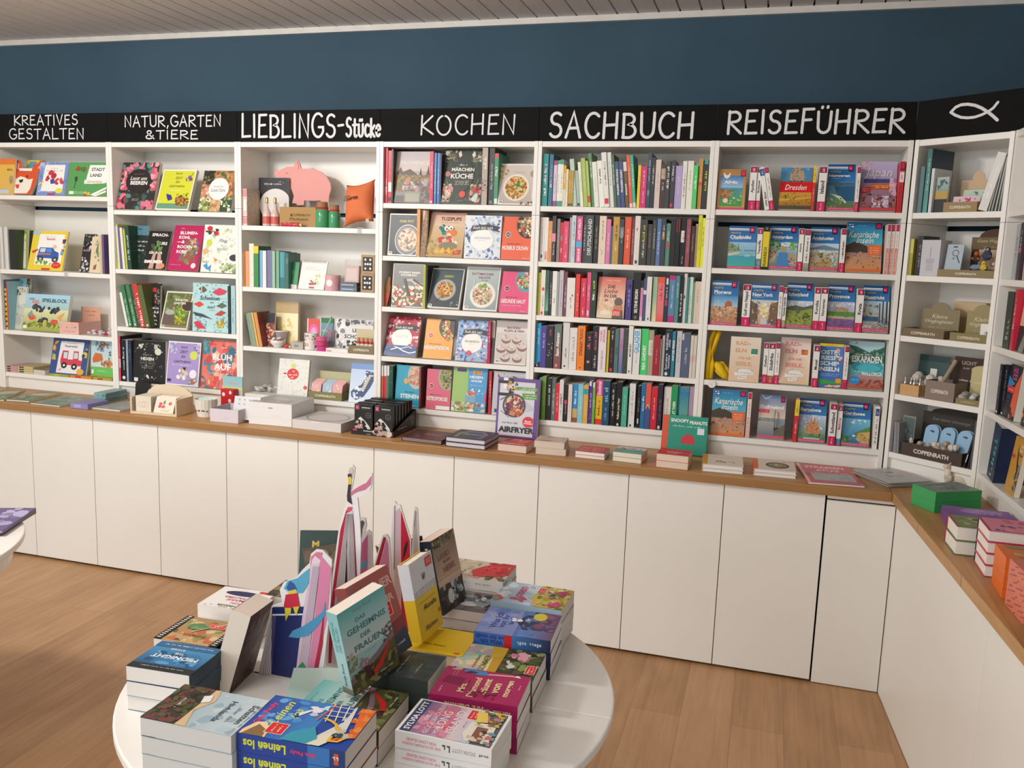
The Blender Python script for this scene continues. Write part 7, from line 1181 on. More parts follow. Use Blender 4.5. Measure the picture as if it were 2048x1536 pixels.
# lowest shelf
fsp(.092, 'W', (1235, 1252), [(30+i*15, 43+i*15, 1030+i*3, ['8a8a8c', '787a7c', '96969a', '808084', '8c8c90'][i], '', 8) for i in range(5)], 'the lowest shelf below the fish')
ffo(.092, 'W', 108, 200, 1225, 992, 'dark grey photo card leaning beside the blue tags', '8a8c8a', 'g 5 4 95 96 3a4a48 5a6a66;S 50 50 30 24 8 14 7a8a84,2c3836;e 80 36 12 8 d8d8d8', xt=165, Tk=.003, Y=.05)
rr, x, w_, h = tray2('W', 110, 560, 1318, 1222, .092, 'dark brown tray of three blue tags with an arched header', '4f423c', .13, (240, 670), 985, '44403c', (.36, .025), 'COPPENRATH', 'e4ddd4', 'i 50 82 66 10 8a8078 Dein kleiner Schutzengel')
for i in range(3):
    for j in range(2):
        cxx = x+w_*(.36+.27*i); r = thing('blue_tag', ['pale blue rounded tag, nearest the photo card', 'pale blue rounded tag in the middle of the brown tray', 'pale blue rounded tag, nearest the dark leaning books'][i]+(', behind its twin' if j else ''), 'tag', FL(cxx+.004*j, .05+.012*j, .0945) @ RX(math.radians(-10)), 'pale blue tags')
        W_ = w_*.115; mb = MB(); H_ = h*2.45; pts = [(-W_, 0), (W_, 0)]+[(W_*math.cos(math.pi*k/12), H_-W_*.7+W_*.9*math.sin(math.pi*k/12)) for k in range(13)]; mb.prism(pts, 0, .0015, '8fb8d8'); art(mb, 'p 1c2c3a 36 86 50 83 64 87 60 80 48 81 40 82;z 0 0 0 0 000000' if 0 else 'e 50 84 14 2.4 1c2c3a;e 60 83 8 3 1c2c3a', (-W_, -.0004, 0), (1, 0, 0), (0, 0, 1), 2*W_, H_); mb.build('card', 'print', r)
mb = MB()
for i in range(20): mb.ball((w_*random.uniform(.1, .88), random.uniform(.012, .045), random.uniform(h*.5, h*1.35)), random.uniform(.009, .016), random.choice(['c8b49c', 'd8ccbc', 'b8b4ac', 'dcd4c4', 'c0a888']), 7, 5)
o = single(mb, 'angel_charms', 'shiny', 'clear bags of small beige charms heaped in the brown tray', 'charms', FL(x, .012, .0935)); o['kind'] = 'stuff'
fsp(.092, 'W', (1325, 1345), [(572, 586, 1085, '1c1c20', 'r 30 14 80 34 c8c8c8', 84), (596, 608, 1080, '26262c', '', 78), (620, 640, 1042, '5a5a62', '', 76)], 'the lowest shelf below the fish', 5, depth=.14)
# ------------------------------------------------------------------ side bookcase
def ssp(zs, fr, vb, rows, where, n0=0, **k): spines(SIDE, fr, zs, vb, rows, where, 'novels in the side bookcase', 'novel', 'novel', depth=.15, wmin=0., noun_='novel', n0=n0, **k)
ssp(.848, 'Y1', (935, 938), [(566, 612, 205, 'b0b6ba', 'z 50 60 50 30 6a6e72'), (616, 642, 200, 'c8ccd0', ''), (648, 690, 188, '4a3e46', 'r 20 48 80 56 d8508a;z 50 70 40 36 c8c0c8'), (698, 742, 190, 'c8aaa4', 'z 50 60 40 30 8a6a64')], 'the second side shelf')
ssp(.595, 'Y2', (372, 385), [(366, 436, -210, '2c3c34', 'z 50 40 50 40 8aa090'), (448, 478, -235, 'c83048', 'z 50 60 50 40 f0c0c8')], 'the third side shelf')
faceout(SIDE, 'Y2', .595, 500, 640, 388, None, -215, .02, 'peach novel with a red lantern turned cover first in the side bookcase', 'e0a888', 'g 0 40 100 100 e0b090 e8b898;E 40 66 22 14 c8402c 20;r 0 0 100 42 2a2c2a;p 8a8a84 20 0 60 0 70 34 50 34', name='novel', cat='novel', group='novels in the side bookcase', lean=4)
ssp(.345, 'Y2', (1078, 1098), [(282, 308, 572, '1e1e26', 'z 50 60 60 40 8a8a9c;r 20 3 80 7 d8d8d8'), (314, 340, 572, '1e1e26', 'z 50 60 60 40 8a8a9c;r 20 3 80 7 d8d8d8')], 'the fourth side shelf')
faceout(SIDE, 'Y2', .345, 352, 480, 1125, None, 578, .03, 'dark blue novel with neon pink capitals in the side bookcase', '20242e', 'g 0 0 100 100 181a22 1c2430;p 3a86c0 0 78 60 66 0 54;T 50 90 90 12 c8408a HA;T 50 78 70 11 d060a0 CO;p e8603c 50 0 62 60 100 90 100 10;r 6 48 66 60 d8382c;Z 36 54 44 3 f4d8d0;T 26 40 34 9 34488a IN;T 26 28 24 9 34488a T;T 26 14 24 9 34488a N;S 50 10 30 10 14 12 3a3a40,181a20', name='novel', cat='novel', group='novels in the side bookcase', lean=4)
faceout(SIDE, 'Y2', .345, 560, 620, 1165, None, 590, .03, 'dark novel with an orange flame at the picture edge', '2c3438', 's 0 0 100 100 30 20 e8703c,f0905a,2c3438,3a4a4c', name='novel', cat='novel', group='novels in the side bookcase', lean=4, Y=.02)
ssp(.092, 'Y3', (640, 780), [(830, 985, -360, '1f2a4c', 'z 50 30 30 30 4ab0a8;z 50 62 40 44 3a9a90;r 40 6 56 10 c8c8d8', 190)], 'the lowest side shelf')
faceout(SIDE, 'Y3', .092, 1192, 1420, 965, None, -180, .02, 'yellow novel with a dark curved drawing in the side bookcase', 'c8922c', 'p 2a2420 44 90 50 70 66 46 90 30 100 40 72 58 58 76;S 86 30 20 22 20 14 4a4440,8a8480,2a2624;r 0 62 34 68 c83a34;T 80 88 34 6 f0e0c0 Gu;T 78 80 44 6 f0e0c0 Schu;T 80 72 40 5 3a3020 Trev;Z 50 8 34 2 e8d0a0', name='novel', cat='novel', group='novels in the side bookcase', lean=6)
# ------------------------------------------------------------------ things on the counter
def lay(name, label, cat, group, A, yaw, W, D, n, Tk, cov, front='', z0=HT, jit=.02, labels=None, hard=False, spine=None, page=PAGE, sp='', mat='print', dx=0):
    """n books on their backs: A is the near corner at the spine; the foot edge runs along yaw"""
    for i in range(n):
        a = random.uniform(-jit, jit) if n > 1 else 0
        book(name, (labels[i] if labels else label), cat, group, T(A.x+dx*i, A.y, z0+.0004+i*Tk) @ RZ(yaw+a) , W, D, Tk-.0005, cov, front=front, hard=hard, spine=spine, page=page, sp=sp, mat=mat)
def base(u0, v0, u1, v1, z=HT):
    a = atZ(u0, v0, z); b = atZ(u1, v1, z); d = b-a; return a, math.atan2(d.y, d.x), d.length
# magazines and boxes at the far end
def slab(label, cat, name, corners, z0, Tk, cov, front, group=None, mat='print'):
    q = [atZ(u, v, z0+Tk) for u, v in corners]; d = q[1]-q[0]; yaw = math.atan2(d.y, d.x); W = d.length; D = (q[3]-q[0]).length
    return book(name, label, cat, group, T(q[0].x, q[0].y, z0+.0004) @ RZ(yaw), W, D, Tk, cov, front=front, mat=mat)
gm = 's 0 0 100 100 30 14 7a9a74,a8b890,6a8a7a,b8b890;p c8b894 10 50 90 60 90 90 20 84;e 30 24 12 8 8aa8a8;s 60 70 96 90 6 8 c88a84,b8a8a0'
slab('green illustrated magazine at the picture edge', 'magazine', 'magazine', [(-40, 800), (8, 800), (54, 784), (-10, 780)], HT, .006, '6a8458', gm, 'green magazines')
slab('green illustrated magazine with a pale middle, second from the edge', 'magazine', 'magazine', [(12, 799), (58, 802), (118, 789), (66, 783)], HT, .007, '5f8060', gm, 'green magazines')
slab('grey green book with a white edge beside the magazines', 'magazine', 'magazine', [(61, 806), (119, 812), (166, 798), (108, 790)], HT, .006, '7a9484', 's 0 0 100 100 20 16 8aa494,6a8474,9ab0a4', 'green magazines')
slab('flat pale grey book with a white edge in front of the teal boxes', 'book', 'picture_book', [(184, 815), (240, 821), (262, 806), (206, 800)], HT, .007, 'a4a8a4', 's 0 0 100 100 16 14 b4b8b4,949894,a8a0a0')
p, y_, w_ = base(141, 816, 177, 819); _, h = vh(141, 816, 806, HT)
single(MB().box((0, 0, 0), (w_, .15, h), '8a86b8').box((w_*.2, -.0004, h*.2), (w_*.6, 0, h*.8), 'a8a4d0'), 'game_box', 'print', 'flat lilac box with a long dark side before the teal boxes', 'box', T(p.x, p.y, HT+.0005) @ RZ(y_-.05))
p, y_, w_ = base(186, 806, 212, 807.5); _, h = vh(186, 806, 785, HT)
for i in range(2):
    mb = MB().box((0, 0, 0), (w_, .17, h/2-.0012), '84a8ac').box((w_*.92, .0, h*.1), (w_+.0004, .17, h*.4), '6a8e92'); art(mb, 'z 0 0 0 0 000000' if 0 else 'Z 50 50 50 30 5a8488;r 70 20 90 80 5a8488', (0, -.0003, 0), (1, 0, 0), (0, 0, 1), w_, h/2)
    single(mb, 'teal_box', 'print', ['teal box carrying its twin, beside the craft bookcase', 'teal box on top of its twin, beside the craft bookcase'][i], 'box', T(p.x+.004*i, p.y+.004*i, HT+.0005+i*h/2) @ RZ(y_-.12), 'teal boxes')
def X1(x, y): return px('X1', x, y)
# wooden card tray
A_ = atZ(*X1(165, 604), HT); B_ = atZ(*X1(892, 664), HT); d = B_-A_; yw = math.atan2(d.y, d.x); w_ = d.length; _, h = vh(*X1(892, 664), X1(892, 392)[1], HT); D_ = .15
TM = T(A_.x, A_.y, HT+.0005) @ RZ(yw)
r = thing('wooden_tray', 'pale wooden tray with a curved back board holding square cards', 'tray', TM)
wt = .008; c = 'dcc8a8~1'
MB().box((0, 0, 0), (w_, wt, h*.14), c).build('front_rail', 'matte', r); MB().box((0, wt, 0), (w_, D_, wt), c).build('base', 'matte', r)
for xx in (0, w_-wt): MB().prism([(wt*.1, wt), (D_-wt, wt), (D_-wt, h*.96), (wt*1.2, h*.96), (wt*.1, h*.9)], xx, xx+wt, c, axis='y').xf(Matrix(((0, 1, 0, 0), (1, 0, 0, 0), (0, 0, 1, 0), (0, 0, 0, 1)))).build('side_panel', 'matte', r)
mb = MB(); mb.prism([(0, 0), (w_, 0), (w_, h*1.0), (w_*.95, h*1.2)]+[(w_*(.5+.42*math.cos(math.pi*i/10)), h*1.2+h*.36*math.sin(math.pi*i/10)) for i in range(11)]+[(w_*.05, h*1.2), (0, h)], D_-wt, D_, 'e2d0b4'); mb.build('back_board', 'matte', r)
for i in range(7):
    rr = thing('square_card', 'cream square card with two rings, '+ORD[i]+' from the tray front', 'card', TM @ T(w_*.08, .016+.014*i, wt+.0003), 'ring cards in the wooden tray')
    mb = MB().box((0, 0, 0), (w_*.33, .006, h*.94), 'e2d8c8')
    if i == 0: art(mb, 'E 40 48 22 18 a8a098 8;E 62 48 22 18 a8a098 8;e 84 88 4 3 c8beb0', (0, -.0003, 0), (1, 0, 0), (0, 0, 1), w_*.33, h*.94)
    mb.build('card', 'print', rr)
for i in range(3):
    rr = thing('square_card', 'cream card with a cherry print, '+ORD[i]+' from the tray front', 'card', TM @ T(w_*.46, .014+.016*i, wt+.0003) @ RX(math.radians(-24)), 'cherry cards in the wooden tray')
    mb = MB().box((0, 0, 0), (w_*.42, .002, h*1.02), 'e8decc')
    if i == 0: art(mb, 'e 28 56 9 9 d86070;e 44 40 9 9 d86070;e 26 40 9 8 d05868;p 6a9a5a 40 72 50 78 52 56 42 52;e 76 60 8 10 d86070;l 8a9a7a 2 36 14 52 20 66 14 78 24', (0, -.0003, 0), (1, 0, 0), (0, 0, 1), w_*.42, h*1.02)
    mb.build('card', 'print', rr)
p, hh = vh(*X1(330, 330), X1(330, 130)[1], HT+.0)
q0 = MAIN.at(*X1(240, 310), -.03); q1 = MAIN.at(*X1(420, 310), -.03); tq = MAIN.at(*X1(340, 120), -.03); 
single(MB().prism([(0, 0), (q1.x-q0.x, 0), (q1.x-q0.x+.028, tq.z*.96), (q1.x-q0.x+.02, tq.z), (.014, tq.z), (.008, tq.z*.9)], 0, .012, '24231f~5'), 'card_pouch', 'print', 'black pouch printed with pale flowers behind the wooden tray', 'pouch', T(q0.x, -.035, HT+.0005))
# paper cups
A_ = atZ(*X1(1280, 668), HT); Rb = (atZ(*X1(1410, 660), HT)-atZ(*X1(1150, 655), HT)).length/2; _, h = vh(*X1(1280, 668), X1(1280, 470)[1], HT)
for i in range(3):
    r = thing('baking_cups', 'white printed baking cups, '+['lowest', 'middle', 'topmost'][i]+' of a nested pile', 'baking cups', T(A_.x, A_.y+Rb, HT+.0005+i*.013), 'nested baking cups')
    mb = MB(); n_ = 40; R1, R2 = Rb*.98, Rb*1.36
    for k in range(n_):
        t0, t1 = 2*math.pi*k/n_, 2*math.pi*(k+1)/n_; f0, f1 = 1+.025*(k % 2), 1+.025*((k+1) % 2)
        P_ = lambda t, R, f, z: (R*f*math.cos(t), R*f*math.sin(t), z)
        mb.face([P_(t0, R1, f0, 0), P_(t1, R1, f1, 0), P_(t1, R2, f1, h), P_(t0, R2, f0, h)], C4('e8e2d8'))
        if i == 0 and -2.6 < t0-2*math.pi < -.9 and k % 3: zz = h*random.uniform(.4, .5); mb.face([P_(t0, R1*1.21, f0, zz), P_(t1, R1*1.21, f1, zz), P_(t1, R1*1.25, f1, zz+h*.12), P_(t0, R1*1.25, f0, zz+h*.12)], C4('6a6660'))
    mb.face([(R1*math.cos(2*math.pi*k/n_), R1*math.sin(2*math.pi*k/n_), .0002) for k in range(n_)], C4('e0d8cc')); mb.build('paper_wall', 'matte', r)
r = thing('mint_card', 'mint green rounded card standing in the baking cups', 'card', T(A_.x, A_.y+Rb*.7, HT+.035) @ RX(math.radians(-8)))
W_ = Rb*1.0; mb = MB(); mb.prism([(-W_, 0), (W_, 0), (W_*.98, h*.8), (W_*.86, h*.92), (-W_*.86, h*.92), (-W_*.98, h*.8)], 0, .003, 'c0dcd4'); art(mb, 'Z 50 40 50 8 98b4ae;Z 50 26 40 8 98b4ae', (-W_, -.0003, 0), (1, 0, 0), (0, 0, 1), 2*W_, h); mb.build('card', 'print', r)
q0 = MAIN.at(*X1(1590, 440), -.06); q1 = MAIN.at(*X1(1735, 440), -.06); tq = MAIN.at(*X1(1660, 225), -.06)
mb = MB().box((0, 0, 0), (q1.x-q0.x+.02, .04, tq.z), 'c4202c'); art(mb, 'e 22 76 12 9 f0e4dc;e 70 48 12 9 f0e4dc;e 26 20 12 9 f0e4dc;e 76 86 10 8 f0e4dc', (0, -.0003, 0), (1, 0, 0), (0, 0, 1), q1.x-q0.x+.02, tq.z)
single(mb, 'gift_box', 'print', 'red box with large white dots behind the lilac white box', 'gift box', T(q0.x, -.06, HT+.0005))
q0 = MAIN.at(*X1(1640, 190), .0); q1 = MAIN.at(*X1(1950, 205), .0); tq = MAIN.at(*X1(1820, 22), .0)
mb = MB().box((0, 0, 0), (q1.x-q0.x, .006, tq.z), 'a8d0d0'); art(mb, 'g 0 62 100 100 a0ccd0 90c4c8;r 0 62 100 68 e8d860;Z 50 82 60 6 e088a8;r 0 0 100 62 d8d0cc', (0, -.0003, 0), (1, 0, 0), (0, 0, 1), q1.x-q0.x, tq.z)
single(mb, 'card_pack', 'print', 'mint card pack with a yellow rim behind the lilac white box', 'card pack', T(q0.x, -.012, HT+.0005) @ RX(0))
# lilac white box with hearts
A_ = atZ(*X1(1420, 728), HT); B_ = atZ(*X1(1862, 770), HT); d = B_-A_; yw = math.atan2(d.y, d.x); w_ = d.length; _, h = vh(*X1(1420, 728), X1(1420, 522)[1], HT); BM = T(A_.x, A_.y, HT+.0005) @ RZ(yw)
r = thing('gift_box', 'open lilac white box with a board of six pale hearts', 'gift box', BM)
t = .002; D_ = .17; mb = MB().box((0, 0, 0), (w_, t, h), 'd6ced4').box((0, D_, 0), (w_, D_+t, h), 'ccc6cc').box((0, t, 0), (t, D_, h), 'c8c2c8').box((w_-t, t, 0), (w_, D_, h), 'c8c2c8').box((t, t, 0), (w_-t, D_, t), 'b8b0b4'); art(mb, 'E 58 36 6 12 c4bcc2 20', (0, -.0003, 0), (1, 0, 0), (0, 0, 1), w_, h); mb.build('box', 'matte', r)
mb = MB(); hw_ = w_*.92; hz = h*1.75; mb.box((0, 0, 0), (hw_, .006, hz), 'dcdadc')
for i in range(4):
    for j in range(2):
        hx, hz_ = hw_*(.2+.2*i), hz*(.66+.2*j); s_ = h*.1; pp = [(hx+s_*.8*math.sin(k*.3927)**3*1.1, -.0012, hz_+s_*(.8*math.cos(k*.3927)-.3*math.cos(2*k*.3927)-.12*math.cos(3*k*.3927))) for k in range(16)]; mb.face(pp[::-1], C4('b8b4b8'))
mb.xf(T(w_*.58, .05, .012) @ RX(math.radians(-14))); mb.build('heart_board', 'print', r)
def X2(x, y): return px('X2', x, y)
A_ = atZ(*X2(158, 438), HT); B_ = atZ(*X2(645, 482), HT); d = B_-A_; yw = math.atan2(d.y, d.x); w_ = d.length; _, h = vh(*X2(158, 438), X2(158, 186)[1], HT); D_ = .235
r = thing('gift_box', 'tall white box with a clear lid on the counter', 'gift box', T(A_.x, A_.y, HT+.0005) @ RZ(yw))
mb = MB().box((0, 0, 0), (w_, D_, h), 'e6e4e2'); art(mb, 'r 46 76 56 79 4a4a48;Z 66 44 22 2 c0bcba;r 0 33 100 34 d4d0ce', (0, -.0003, 0), (1, 0, 0), (0, 0, 1), w_, h); art(mb, 'r 4 4 96 96 b4b0ac;S 54 44 30 30 20 14 d8d4d0,c8bcb8,d8b0ac,8a8682', (0, 0, h+.0002), (1, 0, 0), (0, 1, 0), w_, D_); mb.build('box', 'print', r); MB().box((.002, .002, h+.001), (w_-.002, D_-.002, h+.0025), 'fff').build('clear_lid', 'clear', r)
A_ = atZ(*X2(652, 488), HT); B_ = atZ(*X2(1205, 548), HT); d = B_-A_; yw = math.atan2(d.y, d.x); w_ = d.length; _, h = vh(*X2(1205, 548), X2(1205, 446)[1], HT); D_ = .25
r = thing('plate_box', 'flat greyish white box with a round plate showing in its lid', 'gift box', T(A_.x, A_.y, HT+.0005) @ RZ(yw))
mb = MB().box((0, 0, 0), (w_, D_, h), 'd4cfcd'); art(mb, 'e 50 46 42 40 a8a29e;e 50 46 39 37 d8d2cf;E 50 46 39 37 8a8480 3', (0, 0, h+.0002), (1, 0, 0), (0, 1, 0), w_, D_); art(mb, 'r 40 84 56 100 e0dcda', (0, -.0003, 0), (1, 0, 0), (0, 0, 1), w_, h); mb.build('box', 'print', r)
# black display of packs
def X3(x, y): return px('X3', x, y)
A_ = atZ(*X3(262, 1268), HT); B_ = atZ(*X3(1262, 1372), HT); d = B_-A_; yw = math.atan2(d.y, d.x); w_ = d.length; _, h1 = vh(*X3(262, 1268), X3(262, 1130)[1], HT); D_ = .26; DM = T(A_.x, A_.y, HT+.0005) @ RZ(yw)
_, hp = vh(*X3(1262, 1372), X3(1262, 620)[1], HT)
r = thing('counter_display', 'black carton counter display tray for two rows of packs', 'display', DM)
mb = MB().box((0, 0, 0), (w_, .003, h1), '12110f').box((0, D_, 0), (w_, D_+.003, hp*.62), '12110f').box((0, .003, 0), (.003, D_, h1), '12110f').box((.003, .003, 0), (w_-.003, D_, .002), '12110f')
mb.face([(w_, .0, 0), (w_, D_, 0), (w_, D_, hp*.62), (w_, D_*.9, hp*.6), (w_, 0, h1)], C4('15130f')); mb.face([(w_-.003, 0, h1), (w_-.003, D_*.9, hp*.6), (w_-.003, D_, hp*.62), (w_-.003, D_, 0), (w_-.003, 0, 0)], C4('15130f'))
art(mb, 'T 40 72 40 24 d8d4d0 benthamex;Z 42 20 10 14 e0e0dc;r 4 60 14 96 a83a5a;S 74 70 22 30 16 8 d8c0b8,b89890,8aa89a,3a2c28', (0, -.0003, 0), (1, 0, 0), (0, 0, 1), w_, h1); art(mb, 'Z 40 34 44 8 b8b4b0;S 80 60 12 26 10 8 5a5652,3a3634', (w_+.0003, 0, 0), (0, 1, 0), (0, 0, 1), D_, hp*.6); mb.build('tray', 'print', r)
for cidx in range(2):
    for i in range(7):
        r = thing('black_pack', f'black upright pack, {ORD[i]} from the front in the '+['row toward the plate box', 'row toward the dark red book'][cidx], 'pack', DM @ T(w_*(.05+.47*cidx), .012+i*.034, .0025+0), 'black packs in the counter display')
        hh = hp*(.93+.02*(i % 2)); pw = w_*.43; mb = MB().box((0, 0, 0), (pw, .022, hh), '141210')
        if i == 0: art(mb, 'r 6 82 26 97 b04a68;Z 16 89 8 5 e0b0c0;T 64 90 60 4.6 dcdad6 benthamex;Z 62 84 50 2 6a6864;E 76 64 14 9 9a9894 10;Z 76 64 14 4 8a8884;S 32 28 26 18 24 9 d8ccc6,b8a8a0,c89a94,8a7a74,e4dcd8;p d8d0cc 20 50 34 58 60 44 84 26 90 14 78 12 56 34 36 44;p 12100e 40 44 52 46 66 32 56 24 44 34', (0, -.0003, 0), (1, 0, 0), (0, 0, 1), pw, hh)
        else: art(mb, 'Z 40 95 50 3 6a6864;r 84 92 92 96 b8b6b2', (0, -.0003, 0), (1, 0, 0), (0, 0, 1), pw, hh)
        mb.build('carton', 'print', r)
# books on the counter
def I_(x, y): return px('I', x, y)
A_, yw, w_ = base(*I_(318, 1152), *I_(800, 1205)); _, h = vh(*I_(318, 1152), I_(318, 1100)[1], HT)
lay('hardcover_book', 'dark brown hardcover lying alone beside the black display', 'book', None, A_, yw, w_, .19, 1, h, '4a2422', 'g 0 0 100 100 5a302c 42201f;E 54 50 40 34 6a4038 3;Z 60 66 40 6 b08a78;i 60 52 44 12 c89a84 Ritter;s 20 10 90 30 8 5 6a4038,8a5a48', hard=True, page='8a7c7a')
A_, yw, w_ = base(*I_(846, 1216), *I_(1322, 1268)); _, h = vh(*I_(846, 1216), I_(846, 1100)[1], HT)
lay('hardcover_book', '', 'book', 'navy hardcovers on the counter', A_, yw, w_, .19, 2, h/2, '1f2238', 'g 0 0 100 100 2a2c48 1f2238;p 8a6a78 16 10 84 10 88 60 70 88 30 88 12 60;p 2a2c4c 24 12 76 12 78 54 64 76 36 76 22 54;i 50 52 50 11 d8c8d4 Akademie;Z 50 36 40 4 a898b0', hard=True, page='cfcad0', labels=['navy hardcover with a rosy arch, under its twin', 'navy hardcover with a rosy arch, on top of its twin'], jit=.01)
faceout(MAIN, 'I', 0., 1444, 1942, 1122, 1738, 412, .028, 'large white and purple cookbook lettered AIRFRYER standing on the counter', '6a4a94', 'r 5 3 90 94 d8d6de;r 5 94 100 100 6a4a94;r 13 82 24 100 f0ecec;z 18 90 10 40 2a2426;S 34 86 14 8 40 3.6 c8a06a,b88a4c,e0c898,3a2c20;r 46 80 96 86 6aa048;r 60 66 96 76 6aa048;Z 76 84 30 2 e8f4dc;Z 72 81.5 40 2 e8f4dc;Z 80 73 24 2 e8f4dc;Z 80 69 26 2 e8f4dc;p c8c6ce 6 66 50 74 92 50 50 40;l 4a4a50 2 8 62 40 76;l 5a5a60 1.4 10 44 30 34;'+plate(42, 54, 28, 20, '4a4a48', 'd8c8a8,c8603c,6a3058,8a4a68,e8d0b0,a84a2c,5a2a4c', 120, 5)+';S 28 48 10 9 30 4 5a2a4c,7a3a68,3a1c34;S 48 44 14 8 30 4 c8683c,b85030,d88a5a;e 78 28 14 9.6 d8303c;T 78 29.5 22 3.4 f8e8e8 Essen;T 78 26 22 3.4 f8e8e8 trinken;E 78 28 14 9.6 f0c0c4 5;Z 34 25 40 2.6 8a888c;T 50 13.5 84 9.5 26242a AIRFRYER', Y=-.05, name='cookbook', cat='cookbook', group='cookbooks standing on the counter', spine='5a3a84')
A_, yw, w_ = base(*I_(1478, 1272), *I_(1820, 1310)); _, h = vh(*I_(1478, 1272), I_(1478, 1185)[1], HT)
lay('small_book', 'thick small red book lying in front of the airfryer cookbook', 'book', None, A_, yw, w_, .13, 1, h, 'b02438', 'g 0 0 100 100 b02438 c8303c;p 3a2024 0 50 20 60 26 90 10 90;p e8603c 30 30 60 50 70 80 90 60 60 34;T 50 18 76 14 f4dcd8 STEPHAN;s 20 60 90 94 14 8 e0806a,d84a3c,f0b09a', page='dcc8b8')
def Cc(x, y): return px('C', x, y)
A_, yw, w_ = base(*Cc(60, 1012), *Cc(392, 1042)); _, h = vh(*Cc(40, 970), Cc(40, 905)[1], HT+.03)
lay('small_book', '', 'book', 'small beige books', A_, yw, w_*.97, .12, 2, .03, 'd8c4b4', 'e 34 18 22 5 3a2c28;e 30 15 16 3 c88a8a;e 40 86 14 4 5a4a3a;s 10 30 90 80 12 6 d4bcaa,dccab8', page='d8c8b8', labels=['small beige book under its twin, in front of the book spines', 'small beige book on top of its twin, in front of the book spines'], jit=.06, dx=-.008)
A_, yw, w_ = base(*Cc(486, 1050), *Cc(800, 1082)); _, h = vh(*Cc(486, 1050), Cc(480, 978)[1], HT)
lay('small_book', '', 'book', 'small red books', A_, yw, w_, .125, 2, h/2, 'c4303c', ';'.join(f'Z 50 {y} 84 7 f0ccc4' for y in (14, 30, 46, 62, 78))+';Z 76 5 14 4 f0ccc4', page='ece4da', labels=['small red book with rows of pale print, under its twin', 'small red book with rows of pale print, on top of its twin'], jit=.03)
A_, yw, w_ = base(*Cc(890, 1085), *Cc(1195, 1122)); _, h = vh(*Cc(890, 1085), Cc(885, 985)[1], HT)
lay('small_book', '', 'book', 'small mint books', A_, yw, w_, .125, 2, h/2, '6ab0a4', 'r 0 60 100 100 d8d4cc;S 50 70 40 16 24 10 e0a0a8,4a3a3c,d88a98,c8b8b4;r 0 34 100 56 5aa89c;e 18 28 14 7 d86080;r 0 0 100 24 68b0a4', page='e6dac8', labels=['small mint book with a pink drawing, under its twin', 'small mint book with a pink drawing, on top of its twin'], jit=.02)
A_, yw, w_ = base(*Cc(1356, 1152), *Cc(1698, 1190)); _, h = vh(*Cc(1356, 1152), Cc(1362, 1005)[1], HT)
lay('small_book', '', 'book', 'small scarlet books', A_, yw, w_, .125, 2, h/2, 'd8323c', 'T 50 44 50 12 f4ece8 SNOOPY;Z 50 26 40 6 f4d8d4;l 2a2022 3 4 30 24 40 40 34;l 2a2022 3 60 60 80 70 96 62;l 2a2022 3 10 80 30 74 46 84;l 2a2022 3 62 20 84 30 96 24;l e8a060 2 6 60 26 66', page='e0ccb8', labels=['thick small scarlet book under its twin, before the teal book', 'thick small scarlet book on top of its twin, before the teal book'], jit=.01)
faceout(MAIN, 'C', 0., 1400, 1890, 1050, 1680, 612, .014, 'wide teal book lettered SNOOPY PEANUTS standing on the counter', '1f9078', 'r 0 0 12 100 d85030;p d85030 12 0 14 10 12 20 15 30 12 40 15 50 12 60 15 70 12 80 15 90 12 100;T 38 87 40 9 f2f2ec SNOOPY;T 79 84 38 9 f2f2ec PEANUTS;Z 58 73 72 4 a8dccc;r 78 54 93 70 dce4ec;p c8303a 44 40 52 52 66 52 74 40 74 28 44 28', Y=-.06, name='comic_book', cat='book', hard=True)
def Ff(x, y): return px('F', x, y)
oc = 'r 0 0 13 100 {0};r 13 0 100 100 e4dccc;S 46 30 12 12 12 4 5a5448,8a8270;S 72 28 10 10 8 4 c8a090,a89a88;Z 50 74 50 5 c8bca8'
A_, yw, w_ = base(*Ff(98, 820), *Ff(452, 852)); _, h = vh(*Ff(98, 820), Ff(98, 755)[1], HT)
lay('picture_book', '', 'book', 'cream books with yellow spines', A_, yw, w_, .2, 2, h/2, 'e2d8c6', oc.format('d89a2c'), page='eae6e6', hard=True, spine='d89a2c', labels=['cream picture book with an amber spine, under its twin', 'cream picture book with an amber spine, on top of its twin'], jit=.008)
A_, yw, w_ = base(*Ff(536, 856), *Ff(904, 890)); _, h = vh(*Ff(536, 856), Ff(536, 795)[1], HT)
lay('picture_book', '', 'book', 'cream books with orange spines', A_, yw, w_, .2, 2, h/2, 'e2d4c4', 'r 0 0 12 100 e0662c;r 12 0 100 100 e4d8c8;e 58 46 28 28 4a4234;e 58 46 22 20 8a8a5c;S 58 46 16 14 14 5 c8b890,6a6a44,e0d4b4;Z 82 86 24 5 8a7060', page='eae6e6', hard=True, spine='e0662c', labels=['cream picture book with an orange spine and oval picture, under its twin', 'cream picture book with an orange spine and oval picture, on top'], jit=.008)
slab('flat pink road atlas lettered STRASSEN ATLAS on the counter', 'atlas', 'road_atlas', [Ff(1008, 912), Ff(1492, 948), Ff(1400, 790), Ff(948, 755)], HT, .008, 'd0586a', 'r 0 0 6 100 e4c8b8;r 6 0 100 100 d0606e;T 50 84 74 12 f4dcdc STRASSEN;T 52 68 44 10 f4dcdc ATLAS;Z 54 56 78 4 e8b8c0;r 16 14 92 50 b0b8b0;s 16 14 92 50 20 8 a0b0a4,b8bcb4,9ab0b8;r 6 36 14 50 c83a54;r 92 14 100 28 c83a54;r 6 0 100 12 c86a80')
q = [atZ(*Ff(*p), HT+.006) for p in ((1478, 858), (1800, 985), (2010, 915), (1640, 785))]
